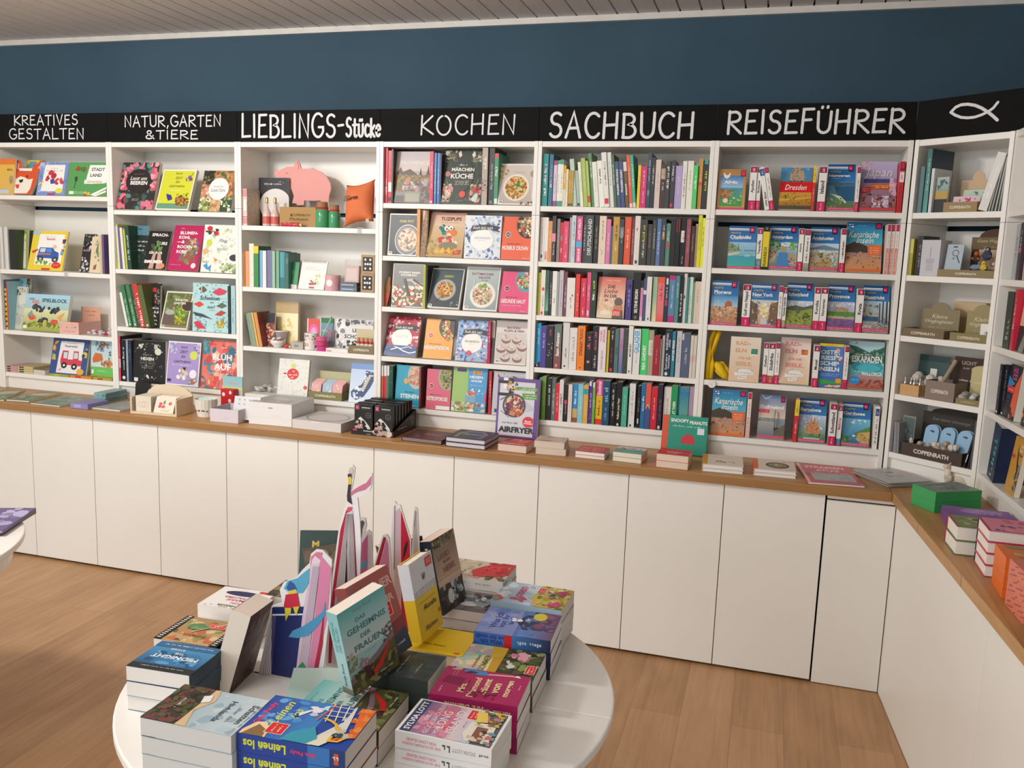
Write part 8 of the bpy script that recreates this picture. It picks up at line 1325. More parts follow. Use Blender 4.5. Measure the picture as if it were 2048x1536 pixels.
cx_ = sum((p for p in q), Vector((0, 0, 0)))/4; d = q[1]-q[0]; W_ = d.length; D_ = (q[3]-q[0]).length
for i in range(4):
    mm = T(cx_.x, cx_.y, HT+.0006+i*.0055) @ RZ(math.atan2(d.y, d.x)+[0, .07, -.05, .03][i]) @ T(-W_/2, -D_/2, 0)
    r = thing('card_pack', 'clear bagged card pack, '+['lowest', 'second', 'third', 'topmost'][i]+' of the fan in the corner', 'card pack', mm, 'bagged cards in the corner')
    mb = MB().box((.01, .01, 0), (W_-.01, D_-.01, .0035), 'b8b6b0'); art(mb, 'S 50 50 26 20 12 8 8a8a7c,a8a898,c8c8c0,5a5a4c;e 40 86 12 6 d8a060;r 4 4 96 10 d0cec8', (.01, .01, .0036), (1, 0, 0), (0, 1, 0), W_-.02, D_-.02); mb.build('card', 'print', r); MB().box((0, 0, .0037), (W_, D_, .0049), 'fff').build('clear_bag', 'clear', r)
# stacks on the side counter
def sidestack(name, cat, group, fl, along, W, D, n, Tk, cov, front, labels, **k):
    """fl: near corner at the counter; along: a second pixel on the long near edge"""
    a = atZ(*fl, HT); b = atZ(*along, HT); d = b-a; yaw = math.atan2(d.y, d.x)
    if k.pop('ori', '') == 'R':
        for i in range(n): book(name, labels[i], cat, group, T(a.x, a.y, HT+.0004+i*Tk) @ RZ(yaw+random.uniform(-.012, .012)) @ T(0, D, 0) @ RZ(-math.pi/2), D, W, Tk-.0005, cov, front=front, hard=True, page=k['page'], spine=k['spine'])
    else: lay(name, '', cat, group, a, yaw, W, D, n, Tk, cov, front, labels=labels, **k)
    return a, yaw
_, h = vh(1868, 1026, 985, HT)
sidestack('green_book', 'book', 'green books on the side counter', (1868, 1026), (1981, 1021), .2, .125, 2, h/2, '3fa05c', 'r 3 3 97 97 8a928c;S 50 50 30 24 14 10 6a726c,a8b0a8,9aa29c;r 10 70 60 78 5a625c', ['thick green book under its twin on the side counter', 'thick green book with a grey picture, on top of its twin'], spine='3fa05c', page='3fa05c', jit=.01)
_, h = vh(1893, 1052, 1030, HT)
sidestack('purple_book', 'book', None, (1893, 1052), (2014, 1066), .215, .135, 1, max(.028, h), '8a5aa8', 'g 0 0 100 100 7a4a9a 9a6ab8;e 56 66 30 24 b89ad0;S 50 50 30 26 10 8 a884c4,8a5aa8;Z 80 84 20 5 d8c8e4', ['thick purple book lying behind the white edged novels'], page='8a5aa8', spine='7a4a98', jit=0)
_, h = vh(1908, 1108, 1062, HT); h = h*1.0
sidestack('thick_novel', 'novel', 'novels with green covers', (1908, 1109), (1945, 1113), .2, .135, 2, .046, '6a7a4a', 'r 3 3 97 97 7a8a54;S 50 50 44 40 40 10 5a6a3c,8a9a64,c8c8a0,4a5a34;r 0 0 100 3 c03048', ['thick novel with a leafy cover, under its twin on the side counter', 'thick novel with a leafy cover, on top of its twin'], hard=True, page='ece6dc', spine='a8283c', ori='R')
_, h = vh(1967, 1153, 1060, HT)
sidestack('thick_novel', 'novel', 'novels with pink covers', (1967, 1153), (2048, 1163), .21, .14, 4, h/4, 'c8405c', 'r 0 0 100 100 e488a0;s 10 10 95 95 26 10 3a3a8a,4a4aa0,e8a0b4,d8507a,d8a060;r 0 0 100 3 b02a4c', ['thick pink covered novel, lowest of four', 'thick pink covered novel, second from below of four', 'thick pink covered novel, third from below of four', 'thick pink covered novel, topmost of four'], hard=True, page='ece6dc', spine='3a2440', ori='R')
_, h = vh(2003, 1197, 1116, HT)
sidestack('orange_book', 'book', 'orange books', (2003, 1197), (2048, 1203), .2, .13, 4, h/4, 'e8702a', 's 4 4 96 96 30 12 c88a4c,a87a44,e0a868,8a7a54;r 0 0 100 4 e8702a', ['orange edged book, lowest of four on the side counter', 'orange edged book, second from below of four', 'orange edged book, third from below of four', 'orange edged book, topmost of four'], page='e8702a', spine='e8702a', jit=.008)
_, h = vh(2010, 1210, 1132, HT)
pat = ';'.join(f'e {12+(i*37) % 88} {10+(i*53) % 86} 2.4 5 8a4a50' for i in range(18))
a = atZ(2046, 1250, HT); b = atZ(2009, 1208, HT); d = b-a; yaw = math.atan2(d.y, d.x)
for i in range(3):
    mb = MB().box((0, 0, 0), (.2, d.length, .042), 'd87a64'); art(mb, pat, (-.0003, d.length, 0), (0, -1, 0), (0, 0, 1), d.length, .042); art(mb, pat, (0, -.0003, 0), (1, 0, 0), (0, 0, 1), .2, .042)
    single(mb, 'patterned_box', 'print', 'coral box with small dark leaf prints, '+['lowest', 'middle', 'topmost'][i]+' of three', 'box', T(a.x, a.y, HT+.0005+i*.0425) @ RZ(yaw-math.pi/2), 'coral patterned boxes')
slab('thin beige book half under the green books', 'book', 'small_book', [(1832, 985), (1868, 1010), (1880, 990), (1845, 972)], HT, .014, '4a4a40', 'r 0 0 100 100 54503c')
# toy alpaca
p = atZ(1895, 975, HT); r = thing('toy_alpaca', 'small cream toy alpaca standing behind the green books', 'toy', T(p.x, p.y, HT+.0005) @ RZ(-.5)); s_ = .9
mb = MB().ball((.045*s_, .02, .04*s_), .024*s_, 'd8ccbc', 12, 8, (1.35, .8, .85)).ball((0, 0, .045*s_), .018*s_, 'e0d6c8', 10, 8, (.9, .8, 1.2)); mb.tube([(-.002, 0, .04*s_), (-.006, 0, .085*s_)], [.016*s_, .012*s_], 'e0d6c8', 10); mb.build('body', 'matte', r, smooth=True)
mb = MB().ball((-.010, -.002, .094*s_), .014*s_, 'd8c8b4', 10, 8, (1.25, .9, .9)).ball((-.004, -.012, .097*s_), .002, '1c1814', 6, 4).ball((.0, -.008, .108*s_), .004, 'd0c0ac', 6, 5, (.6, .5, 1.6)).ball((.0, .008, .108*s_), .004, 'd0c0ac', 6, 5, (.6, .5, 1.6)); mb.build('head', 'matte', r, smooth=True)
for lx, ly in ((-.004, -.009), (-.004, .009), (.06, .01), (.06, .03)): MB().tube([(lx, ly, 0), (lx, ly, .035*s_)], [.008*s_, .009*s_], 'd0c4b4', 8).build('leg', 'matte', r)
# ------------------------------------------------------------------ novels on the round table
TZ = .7405
def tstack(P0, yaw, H, W, n, Tk, name, lab, cov, front, sp='', ori='L', page=PAGE, spine=None, group=None, jit=.012, labels=None, hard=False, backc=None):
    """P0 = near corner of the stack's long near edge start; ori L: head of the book points left, spine to the front; R: head right, spine at the back; B: upside down"""
    for i in range(n):
        a = yaw+(random.uniform(-jit, jit) if i < n-1 else 0); ox, oy = (random.uniform(-.003, .003), random.uniform(-.003, .003)) if i < n-1 else (0, 0)
        M0 = T(P0.x+ox, P0.y+oy, TZ+.0004+i*Tk) @ RZ(a)
        if ori == 'L': mm = M0 @ T(H, 0, 0) @ RZ(math.pi/2)          # x to the back, y to the left
        elif ori == 'R': mm = M0 @ T(0, W, 0) @ RZ(-math.pi/2)       # x to the front, y to the right
        elif ori == 'B': mm = M0 @ T(W, H, 0) @ RZ(math.pi)
        else: mm = M0
        top = i == n-1
        l_ = labels[i] if labels else (lab+', topmost' if top else lab+', '+ORD[n-1-i]+' from the top')
        book(name, l_ if n > 1 else lab, 'novel', group, mm, W, H, Tk-.0006, cov, front=front, sp=sp, page=page, spine=spine, hard=hard, backc=backc)
def dirn(a, b): return math.atan2(b.y-a.y, b.x-a.x)
STK = 'r {0} {1} {2} {3} d83a34;Z {4} {5} {6} 2.4 f6dcd8;Z {4} {7} {6} 2.4 f6dcd8'
def sticker(x, y, w=20, h=9): return f'r {x} {y} {x+w} {y+h} f0e4e0;r {x+1} {y+.7} {x+w-1} {y+h-.7} d8302c;Z {x+w/2} {y+h*.66} {w*.7} 2 f8e0dc;Z {x+w/2} {y+h*.34} {w*.6} 2 f8e0dc'
a = atZ(790.2, 1460, .84); b = atZ(987.5, 1501, .84)
tstack(a, dirn(a, b), .19, .125, 3, .0333, 'paperback', 'white edged novel with a pink sunset lettered LONG ISLAND', 'eceae8', 'g 3 3 97 97 5a6a6a 3a4a78;p 3a4670 3 97 97 97 97 70 3 82;g 3 40 97 86 e0c0c8 8a6a9a;e 48 66 40 16 d8607e;e 60 62 30 10 e07890;s 3 50 97 86 24 12 c87a94,a878a0,d890a4;g 3 24 97 46 b8c8dc e0c8cc;T 50 91 84 6.4 f4f0ec SYLVIA LOTT;T 50 79 16 4.6 f0d8dc DIE;t 50 72 88 6.6 f0dce0 GLÜCKSBÄCKERIN;T 20 62 24 4.4 f0dce0 VON;t 52 62 50 9.4 f4e4e6 LONG;t 52 49 66 9.4 f4e4e6 ISLAND;Z 50 39 20 1.6 8a8a9a;'+sticker(66, 30, 28, 12)+';p e8e0d0 8 6 8 30 26 36 60 34 64 8;r 8 14 50 26 8a5a48;s 10 12 56 30 14 6 d8ccb8,3a3a3a,c8b8a8;s 56 4 97 28 40 6 5a7a3c,7a9a4a,c87a8a,8a5a34,d8b04a;s 3 3 40 12 16 5 4a7a8a,6a9aa4,c87a7a;p e8c860 60 30 90 34 92 24 64 18', 'r 0 0 100 100 e8e8e8;v 34 72 40 20 d88a9a DIE GLÜCKSBÄCKERIN;v 62 72 32 20 d88a9a VON LONG ISLAND;z 50 47 5 40 4a4a4a;v 50 28 24 24 b0acac SYLVIA LOTT;z 50 8 10 16 6a6a6a', 'L', 'e8e2da', 'eae8e6', 'novels lettered LONG ISLAND')
a = atZ(858, 1387, .842); b = atZ(1034, 1414, .842)
tstack(a, dirn(a, b), .184, .126, 3, .034, 'paperback', 'magenta novel lettered Mrs. Diamond', 'a8215c', 'g 0 0 100 100 a8215c b02862;Z 78 88 30 2.2 d880a4;Z 78 84 30 2.2 d880a4;p 8a1c4a 44 96 70 92 66 70 40 72;r 34 64 64 66 7a1840;p d8a890 92 90 99 88 99 80 92 80;s 90 80 100 92 8 5 3a2420,d8a890;p 4a8ac8 88 78 98 76 96 52 84 46 82 60;p e0b8a4 86 48 90 48 96 20 92 18;p f0ece8 92 20 98 14 90 10;p 2a2430 84 76 92 70 90 60 86 64;T 34 69 44 8 f2d8a4 Mrs.;T 40 56 76 8 f2d8a4 Diamond;T 46 44 64 8 f2d8a4 träumt;T 46 31 34 7.4 f2d8a4 von;T 50 17 76 8 f2d8a4 morgen;Z 20 92 22 3 f0d8e0;Z 60 7 20 2 e8c0d0;s 10 28 34 56 12 6 8a1c48,7a163c', 'v 50 60 44 34 f2d8a4 Mrs. Diamond;v 50 22 30 30 f2d8a4 von morgen', 'L', 'e4ddd6', 'a0205a', 'magenta novels')
a = atZ(473, 1464, .88); b = atZ(688, 1503, .88)
tstack(a, dirn(a, b), .206, .137, 4, .0348, 'paperback', 'blue sailing novel lettered Leinen los', '27479c', 'g 0 40 100 100 3f86c8 2a4aa0;s 30 56 96 96 26 9 4a90d0,6aa8dc,2f5ab0,3a70c0;T 54 92 86 7.6 e0406c Gisa Pauly;i 60 79 60 9 e4e440 Leinen;i 64 66 34 8 e4e440 los;p f0d0a0 0 98 0 74 20 76 34 84 30 92 10 98;p 8a6a44 0 96 0 76 16 78 26 88;'+sticker(10, 62, 26, 17)+';S 76 52 10 5 8 7 e8e4e8,c8c8d4;p e8e8ec 58 62 76 54 90 40 84 52 66 64;p 2a2a34 52 64 60 62 58 66;e 88 42 6 5 c0e0f0;p d8d8d0 100 30 62 20 0 40 0 32 40 12 100 18;r 70 20 100 42 30489a;l f0e8c8 1.6 56 36 100 40;l f0e8c8 1.6 60 28 100 34;l f0e8c8 1.6 64 22 100 26;l f0e8c8 1.4 72 20 70 40;l f0e8c8 1.4 84 20 82 42;l f0e8c8 1.4 95 20 94 42;l e0603c 2 56 44 100 38;p e0702c 100 14 40 6 14 22 30 0 100 0;s 20 0 100 14 16 8 d8642a,e88a40;p e4dcc4 0 38 30 26 34 20 10 20 0 24;p 3a9ab4 0 60 20 56 40 40 14 30 0 36;l e8b43a 4 62 38 58 30 52 24 44 22 36 14 26 8 16 12 14 20 26 20 38 16 46 20;S 32 14 9 5 8 6 5a6a5a,b8c0c0,3a4a44', 'g 0 0 100 100 27479c 27479c;r 0 0 100 34 3a7ac0;r 0 0 100 14 27407a;r 20 6 80 10 d8602c;x 50 78 40 50 d8e040 Leinen;v 50 74 40 50 d8e040 Leinen los;v 50 38 26 30 d8406c Gisa Pauly;z 50 9 9 26 e8e8f0', 'L', 'd8cfc4', '27479c', 'blue sailing novels')
a = atZ(280, 1434, .88); b = atZ(459, 1471, .88)
tstack(a, dirn(a, b), .187, .128, 4, .0348, 'paperback', 'novel lettered Highlands with a misty loch', 'a8bcc4', 'g 0 42 100 100 a8bcc4 c8d4d8;s 0 52 100 98 20 12 b4c8d0,c0d0d4,98b0bc;T 46 93 88 7 4a5a64 Schatten;t 52 81 40 4.6 6a7a84 über den;T 48 68 90 8.6 4a5a64 Highlands;Z 50 98 60 2 6a7a84;p d8b890 0 44 30 50 60 40 100 50 100 36 40 30 0 34;r 0 0 100 38 3a3a2a;s 0 0 100 38 70 9 4a4a30,5a5a38,2c2c22,6a4a3c,7a3a48;p e4e8ea 16 42 34 46 40 38 22 34;Z 50 20 30 3 d8d4cc', '', 'R', 'd4d6d4', '3a3a2a', 'novels lettered Highlands')
a = atZ(945, 1283, .838); b = atZ(1099, 1300, .838)
a.x = 2.068; a.y = -2.142
tstack(a, .06, .186, .15, 3, .0325, 'paperback', 'blue novel lettered Was ich von ihr weiß', '5a7ac0', 'g 0 50 100 100 8a9ad0 7a94d8;s 0 56 100 98 26 14 8aa0dc,98a4d4,6a8ad0;T 52 80 70 10 2f4a98 Was ich;T 52 70 74 9 2f4a98 von ihr;T 56 60 50 8.4 3a5aa4 weiß;p 2a2a44 50 52 72 48 100 40 100 20 66 30 30 40;g 0 0 100 44 6a4a6a 5a8acc;s 0 20 100 44 30 10 3a4a78,5a7ab4,28304c;s 30 2 100 30 20 14 8a5a74,7a4a68,4a3a5a;e 82 26 15 9 d8c840;S 60 54 6 6 4 6 f0f0f4;T 66 40 30 5 e8ecf4 ihr', 'g 0 34 100 100 5a84cc 3a6ac0;v 34 76 42 34 24408c Was ich;v 70 76 42 34 24408c von ihr weiß;r 0 50 100 60 d82c3c;g 0 0 100 48 2a2440 4a84c4;z 50 28 34 26 d8e0f0', 'L', 'e2dcd6', '4a74c4', 'blue novels')
a = Vector((2.055, -1.975, 0))
tstack(a, -.02, .187, .14, 3, .0365, 'paperback', 'pastel novel lettered Rosen with a garden', 'b8ccd8', 'g 0 40 100 100 c0d0dc 98b8cc;s 0 40 100 100 30 14 c8d8e0,a8c4d0,b0a8c8,d0d8dc;T 50 92 84 6 eef0f0 BRINKMANN;T 50 70 66 15 b84a70 Rosen;S 20 94 14 6 8 9 d04a80,c83a70;S 24 62 10 6 4 8 c83a70;S 8 96 6 4 5 7 7a9a5a;p c8b04a 0 40 40 50 70 44 100 46 100 0 0 0;s 0 0 100 42 70 8 a8983a,8a8a34,6a7a34,c8b85a,d8ccb0;S 60 24 16 10 12 7 8a6a5a,c8a898,5a4a44;S 20 14 12 8 6 9 d0487c,c83a70;S 76 10 12 6 6 8 d0487c,a83060;'+sticker(60, 36, 26, 11), '', 'L', 'd8d2cc', 'a8c0d0', 'pastel novels')
a = Vector((2.06, -2.294, 0))
tstack(a, .035, .193, .142, 2, .0355, 'paperback', 'garden novel lettered SOMMER with a pale sky', 'c8b870', 'g 0 50 100 100 ecdca0 8ab8b0;s 0 62 100 100 26 14 a8c8b8,c8a8b4,8ac0b4,e8c8a0;T 40 74 60 6 8a7a3a metterlings;T 40 64 54 8 8a7a3a SOMMER;p d8b42c 60 60 100 66 100 48 70 42;p c89a20 0 56 60 58 70 46 0 44;r 0 0 100 46 3a3a2a;s 0 0 100 46 70 9 4a5a30,6a7a3c,2a2c20,8a8a5a,5a4a3a;S 76 26 14 10 16 8 d88a9c,e8a8b4,c86a80;S 40 36 14 6 8 6 d8d8cc,c8c8b8;S 40 14 16 8 8 8 8a9a4a;'+sticker(20, 2, 28, 12), '', 'L', 'ddd6ce', '4a4a3a', 'garden novels')
# the dark grassy novels, one of them standing
a = Vector((1.85, -2.575, 0))
gf = 'g 0 44 100 100 c8d0cc 6ab4b0;g 0 70 100 100 a8ccc8 5aaca8;T 50 93 46 5 7a8a88 Sonja Roos;T 42 82 26 5 3f7c7c DAS;T 52 72 82 7.4 3f7c7c GEHEIMNIS;T 46 61 26 5 3f7c7c DER;T 50 50 70 7.4 3f7c7c FRAUEN;Z 50 40 26 2 9aa4a0;S 10 34 14 16 40 4 8a9078,a8ac94,7a8068;S 94 42 16 16 44 4 6a5a54,8a7a70,a89a90,5a4a48;p 8a7078 0 20 60 32 100 44 100 34 60 24 0 12;r 0 0 100 14 5a5a30;p 5a5a34 0 0 0 12 60 26 100 38 100 0;s 0 0 100 24 60 7 4a4a2a,6a6a3c,3a3c24,7a7a4c,8a8a58;S 32 30 8 5 8 5 c0a0a4,a88088;p 4a2a30 28 26 40 24 46 10 36 8 30 14;p c8322c 42 14 60 20 84 34 92 40 86 32 66 14 46 8;e 44 12 2 3 2a1a1a;Z 72 8 30 2 dcd8c8'
gs = 'g 0 0 100 100 b8d4d4 8ac0c0;g 0 0 100 8 6a6454 8a8478;v 32 70 36 28 5a9a9c DAS GEHEIMNIS;v 66 68 30 26 5a9a9c DER FRAUEN;v 50 24 30 30 5a6a6c Sonja Roos'
ds = 'g 0 0 100 100 2a2c1c 3a3c28;s 0 0 100 100 30 20 4a4a30,2a2a1c,5a2a20,3f4028;r 34 4 74 11 d8d8d0'
tstack(Vector((1.835, -2.586, 0)), .02, .194, .152, 2, .0365, 'paperback', 'dark grassy edged novel lying beside the sailing novels', '4a4a2c', gf, ds, 'L', 'd6cec6', '33341f', 'novels about secrets')
def axes(b, al, ro):
    x = Vector((math.cos(b), math.sin(b), 0)); n0 = Vector((math.sin(b), -math.cos(b), 0)); up = Vector((0, 0, 1))*math.cos(al)-n0*math.sin(al); n = x.cross(up)
    return x*math.cos(ro)+up*math.sin(ro), -x*math.sin(ro)+up*math.cos(ro), n
def standing(P0, b, al, ro, W, H, Tk, label, cov, front='', sp='', name='paperback', **k):
    """P0 front foot corner at the spine; b turn, al lean back, ro roll (degrees)"""
    x, u, n = axes(*(math.radians(v) for v in (b, al, ro)))
    return book(name, label, 'novel', 'novels standing on the table', frame(Vector(P0)-n*Tk, x, u, n), W, H, Tk, cov, front=front, sp=sp, **k)
standing((1.937, -2.502, .828), 66.5, 2.5, 12.3, .126, .188, .034, 'pale teal novel lettered DAS GEHEIMNIS DER FRAUEN standing on its stack', '9cc4c2', gf, gs, page='e6d8cc', spine='a8cccc')
standing((1.945, -2.435, .845), 70, 17, 8, .128, .192, .035, 'rust red novel lettered MAUER leaning behind the pale teal one', '9a4a48', 'g 0 0 100 100 a85a54 b0645c;g 0 0 100 30 34404a 44505a;p 8a4444 0 30 100 40 100 26 0 16;T 66 84 66 11 d8b0a8 MAUER;T 70 64 56 11 d8b0a8 JAHR;'+sticker(52, 46, 30, 16)+';Z 60 12 60 3 c8c8c8', '', page='dcc8bc', spine='8a4440')
# lying dark copy under the rust red one
tstack(Vector((1.93, -2.415, 0)), .03, .13, .12, 3, .033, 'paperback', 'dark green grey novel lying under the rust red one', '3f4a4a', 's 0 0 100 100 20 16 48544f,38423f;Z 50 60 70 4 c8ccc8;Z 40 30 40 4 a8aca8', '', 'L', 'd8d0c8', '38423f', 'dark green grey novels')
# yellow and white hardcover
yf = 'g 0 0 100 56 e4bc1c e8c424;r 0 54 100 100 dcdce0;s 0 54 100 100 40 3 d0d0d8,e4e4e8;'+';'.join(f'l 8a8a88 .8 0 {y} 100 {y+2}' for y in (54, 57.5, 61))+';'+';'.join(f'l 8a8a88 .7 {x} 54 {x} 63' for x in (12, 28, 42, 58, 74, 90))+';S 50 76 6 6 6 6 8a8a90,4a4a50;r 66 84 94 96 d83a34;Z 80 92 20 1.6 f4d8d4;Z 80 89 20 1.6 f4d8d4;i 56 38 58 7 2a2418 Akunaba;Z 50 46 76 2 b8942a;i 50 12 60 6 2a2418 Flüchten;e 92 22 4 3 c8602c'
standing((1.972, -2.228, .83), 86, 12.2, 0, .115, .185, .03, 'hardcover with a white top and a yellow foot standing near the middle', 'e2ba1e', yf, 'r 0 0 100 54 d8ae18;r 0 54 100 100 d4d4da', name='hardcover_novel', hard=True, page='e8e2da', spine='d4ac18')
a = Vector((1.9, -2.235, 0))
tstack(Vector((1.905, -2.232, 0)), .02, .13, .165, 2, .036, 'hardcover_novel', 'yellow hardcover lying under the standing one', 'e6c020', 'g 0 0 100 100 e4bc1c ecc828;i 50 30 70 8 2a2418 Flüchten;e 90 8 5 3 c84a2c', 'e 50 80 20 6 c84a2c;Z 50 40 30 8 a88a18', 'N', 'dcc8a8', 'e0b81a', 'yellow hardcovers', hard=True)
# novel about the foggy country
standing((1.963, -2.064, .828), 83.6, 13.1, 0, .125, .19, .035, 'brown misty novel lettered LAND IM NEBEL standing at the back', '8a7668', 'g 0 40 100 100 c8a488 6a5a4a;g 0 84 100 100 8a7a60 4a4034;s 0 86 100 100 26 8 3a3020,8a8040,5a4a30,a89a60;Z 44 86 50 2.4 b8a898;T 40 74 56 8 8a5a50 LAND;T 50 65 40 4 8a5a50 IM DEN;T 56 55 66 8 8a5a50 NEBEL;g 0 28 100 44 b89a9c d8b898;r 0 0 100 30 2c2624;s 0 0 100 36 40 12 3a302e,1e1a1a,5a4a48;S 64 24 26 14 20 9 8a9ca4,5a6a74,b8c4c8;e 40 18 12 10 d8d8d4', 'g 0 0 100 100 1c2630 1f2c38;z 50 88 9 30 c8ccd4;z 50 50 40 30 7a8a98', page='e4cabc', spine='1f2a36')
a = Vector((1.872, -2.03, 0))
tstack(Vector((1.872, -2.012, 0)), .02, .126, .187, 3, .0285, 'paperback', 'novel with grey birds lying at the back of the table', '6a6264', 's 0 0 100 100 40 12 3a302e,2a2424,8a8484;S 74 50 26 22 20 10 8a9ca4,5a6a74,c8d0d4;e 66 30 12 9 d8d8d4', 'g 0 0 100 100 6a6468 b8b0b0;z 50 50 50 30 3a3638', 'N', 'd8ccc4', '8a8488', 'grey bird novels')
a = Vector((1.862, -1.875, 0))
tstack(Vector((1.868, -1.882, 0)), .01, .19, .136, 4, .0302, 'paperback', 'novel with a wide red skirt on its cover', 'c8b8a0', 's 0 50 100 100 40 10 c8bca0,a8a07c,d8d0b8,8a8a5c;s 0 80 100 100 16 8 b8b060,d8d4b8;S 20 40 14 14 12 9 d8a8a0,c88a84;p c02c30 10 46 40 56 70 44 100 20 100 0 40 0 20 14;s 30 4 96 40 30 8 b0242a,d83c3c,a01c24;s 0 0 26 30 12 8 6a5a34,4a4428;Z 76 6 20 2 f0d8d4', 'v 0 0 0 0 000000 x' if 0 else 'z 50 70 30 24 8a8684;z 50 30 24 20 a8a4a0', 'L', 'e0dcd6', 'e2dedb', 'red skirt novels')
# left side stacks
tstack(Vector((1.442, -2.572, 0)), .06, .125, .15, 3, .0335, 'paperback', 'blue thriller with white capitals', '3a6a94', 'r 0 82 100 100 2a2c2c;g 0 20 100 82 4a90c0 2a5a84;s 10 34 90 80 26 12 3a7aac,5aa0cc,2a5078;T 50 52 80 12 e8eef2 MIDNIGHT;T 50 38 24 6 e8eef2 THE;T 60 24 70 6 d8e4ec RYDER;r 0 0 100 20 3a6a94;Z 50 10 80 4 c8d8e4;Z 50 90 70 3 b8c0c4', '', 'B', 'e4e0da', '2a3a48', 'blue thrillers')
tstack(Vector((1.392, -2.424, 0)), .04, .13, .16, 3, .030, 'paperback', 'novel framed like a film strip', '2a2622', 'g 12 0 88 100 a88a5c c8a878;s 12 10 88 96 50 9 8a9a5c,b88a5a,d8c090,6a5a3c,c86a4c;r 0 0 12 100 1c1a18;r 88 0 100 100 1c1a18;'+';'.join(f'r 3 {y} 9 {y+3} e8e4dc;r 91 {y} 97 {y+3} e8e4dc' for y in range(2, 100, 7))+';T 50 72 60 8 c83a34 ROMAN;'+sticker(20, 24, 26, 14)+';S 60 40 14 10 10 8 5a8a5a,7a9a6a;l d8dcb8 1.6 20 10 60 60', '', 'B', 'd8d4cc', '1c1a18', 'film strip novels')
tstack(Vector((1.368, -2.232, 0)), .04, .125, .15, 3, .031, 'paperback', 'white thriller with curved red and blue capitals', 'ece8e4', 'e 50 26 34 12 2a2a5a;T 50 60 70 9 c83a58 MARIE;T 40 74 60 8 c83a58 VON;T 56 48 66 8 b03060 PALOMA;T 50 88 50 7 3a3a44 THRILLER;s 4 90 96 99 8 5 c8b8a8;r 6 4 28 14 d83a34', '', 'B', 'ece6de', 'e6e2de', 'white thrillers')
tstack(Vector((1.49, -2.12, 0)), .04, .11, .15, 3, .031, 'paperback', 'dark novel with a red sticker behind the white thriller', '4a4036', 's 0 0 100 100 40 14 5a5040,3a3228,8a7a50;r 20 6 70 26 d83a34;Z 45 18 40 3 f4d8d4;Z 45 12 40 3 f4d8d4', '', 'B', 'd8d0c8', '3a3228', 'dark novels')
# leaning novel with its pages to the viewer
standing((1.605, -2.449, .7425), 96.9, -14.5, -5, .122, .187, .046, 'thick novel with a dark brown back, its pages turned to the viewer', '4a342c', 's 0 0 100 100 40 14 5a4034,3a2822,6a4c40', '', page='e0d2c4', spine='e2d6c8')
# books behind the cardboard display
standing((1.53, -2.03, .742), 8, 16, 4, .15, .23, .024, 'dark green hardcover with gold lettering behind the cardboard display', '14322c', 'T 30 84 30 8 c8a840 M;z 20 50 50 5 8aa09a;r 0 0 100 4 0c201c', '', name='hardcover_novel', hard=True, page='d8c8b8')
standing((1.615, -2.10, .742), 14, 20, 12, .12, .215, .045, 'novel with a brown striped cover leaning against the green hardcover', '5a4a3c', 's 0 0 100 100 40 14 6a5a48,4a3a30,8a7a60', '', page='dcc8b4', spine='d4c4b4')
standing((1.80, -1.99, .742), 40, 10, 10, .12, .215, .04, 'novel with a black and brown cover behind the red cardboard book', '2a221c', 's 0 0 100 100 40 14 4a3a2c,2a2018,8a7a5c', '', page='dcc8b4', spine='1c1814')
# ------------------------------------------------------------------ cardboard display of drawn books
r = thing('cardboard_display', 'tall cardboard cutout of drawn books with a woman and a pink flag', 'cardboard display', T(0, 0, 0))
FR['V'] = (380, 920, 3.2); FR['V2'] = (580, 1030, 6.4)
def panel(fr, outline, Y, parts, name, tilt=0., edge='e8e4e4'):
    """die cut sheet at depth Y; outline and printed shapes in photo pixels, the foot brought down to the table"""
    mb = MB()
    def q(p): v = atY(*px(fr, *p), Y); return (v.x, max(v.z, TZ+.0006))
    mb.prism([q(p) for p in outline], Y, Y+.004, edge, 'd8d0cc'); L_ = 0
    for col, pts in parts:
        L_ += 1; pp = [q(p) for p in pts]
        if isinstance(col, tuple):
            for i in range(len(pp)-1): mb.tube([(pp[i][0], Y-.0006, pp[i][1]), (pp[i+1][0], Y-.0006, pp[i+1][1])], col[1], col[0], 4)
            continue
        ar = sum(pp[i][0]*pp[(i+1) % len(pp)][1]-pp[(i+1) % len(pp)][0]*pp[i][1] for i in range(len(pp)))
        mb.face([(x_, Y-.0002-.00006*L_, z_) for x_, z_ in (pp if ar > 0 else pp[::-1])], C4(col))
    mb.build(name, 'print', r)
def lines(x0, x1, xt0, xt1, yb, yt, n, c='8a7a90'): return [((c, .0005), [(xt0+(xt1-xt0)*i/n, yt), (x0+(x1-x0)*i/n, yb)]) for i in range(n+1)]
YP = [-2.335, -2.255, -2.20, -2.15, -2.105, -2.06]
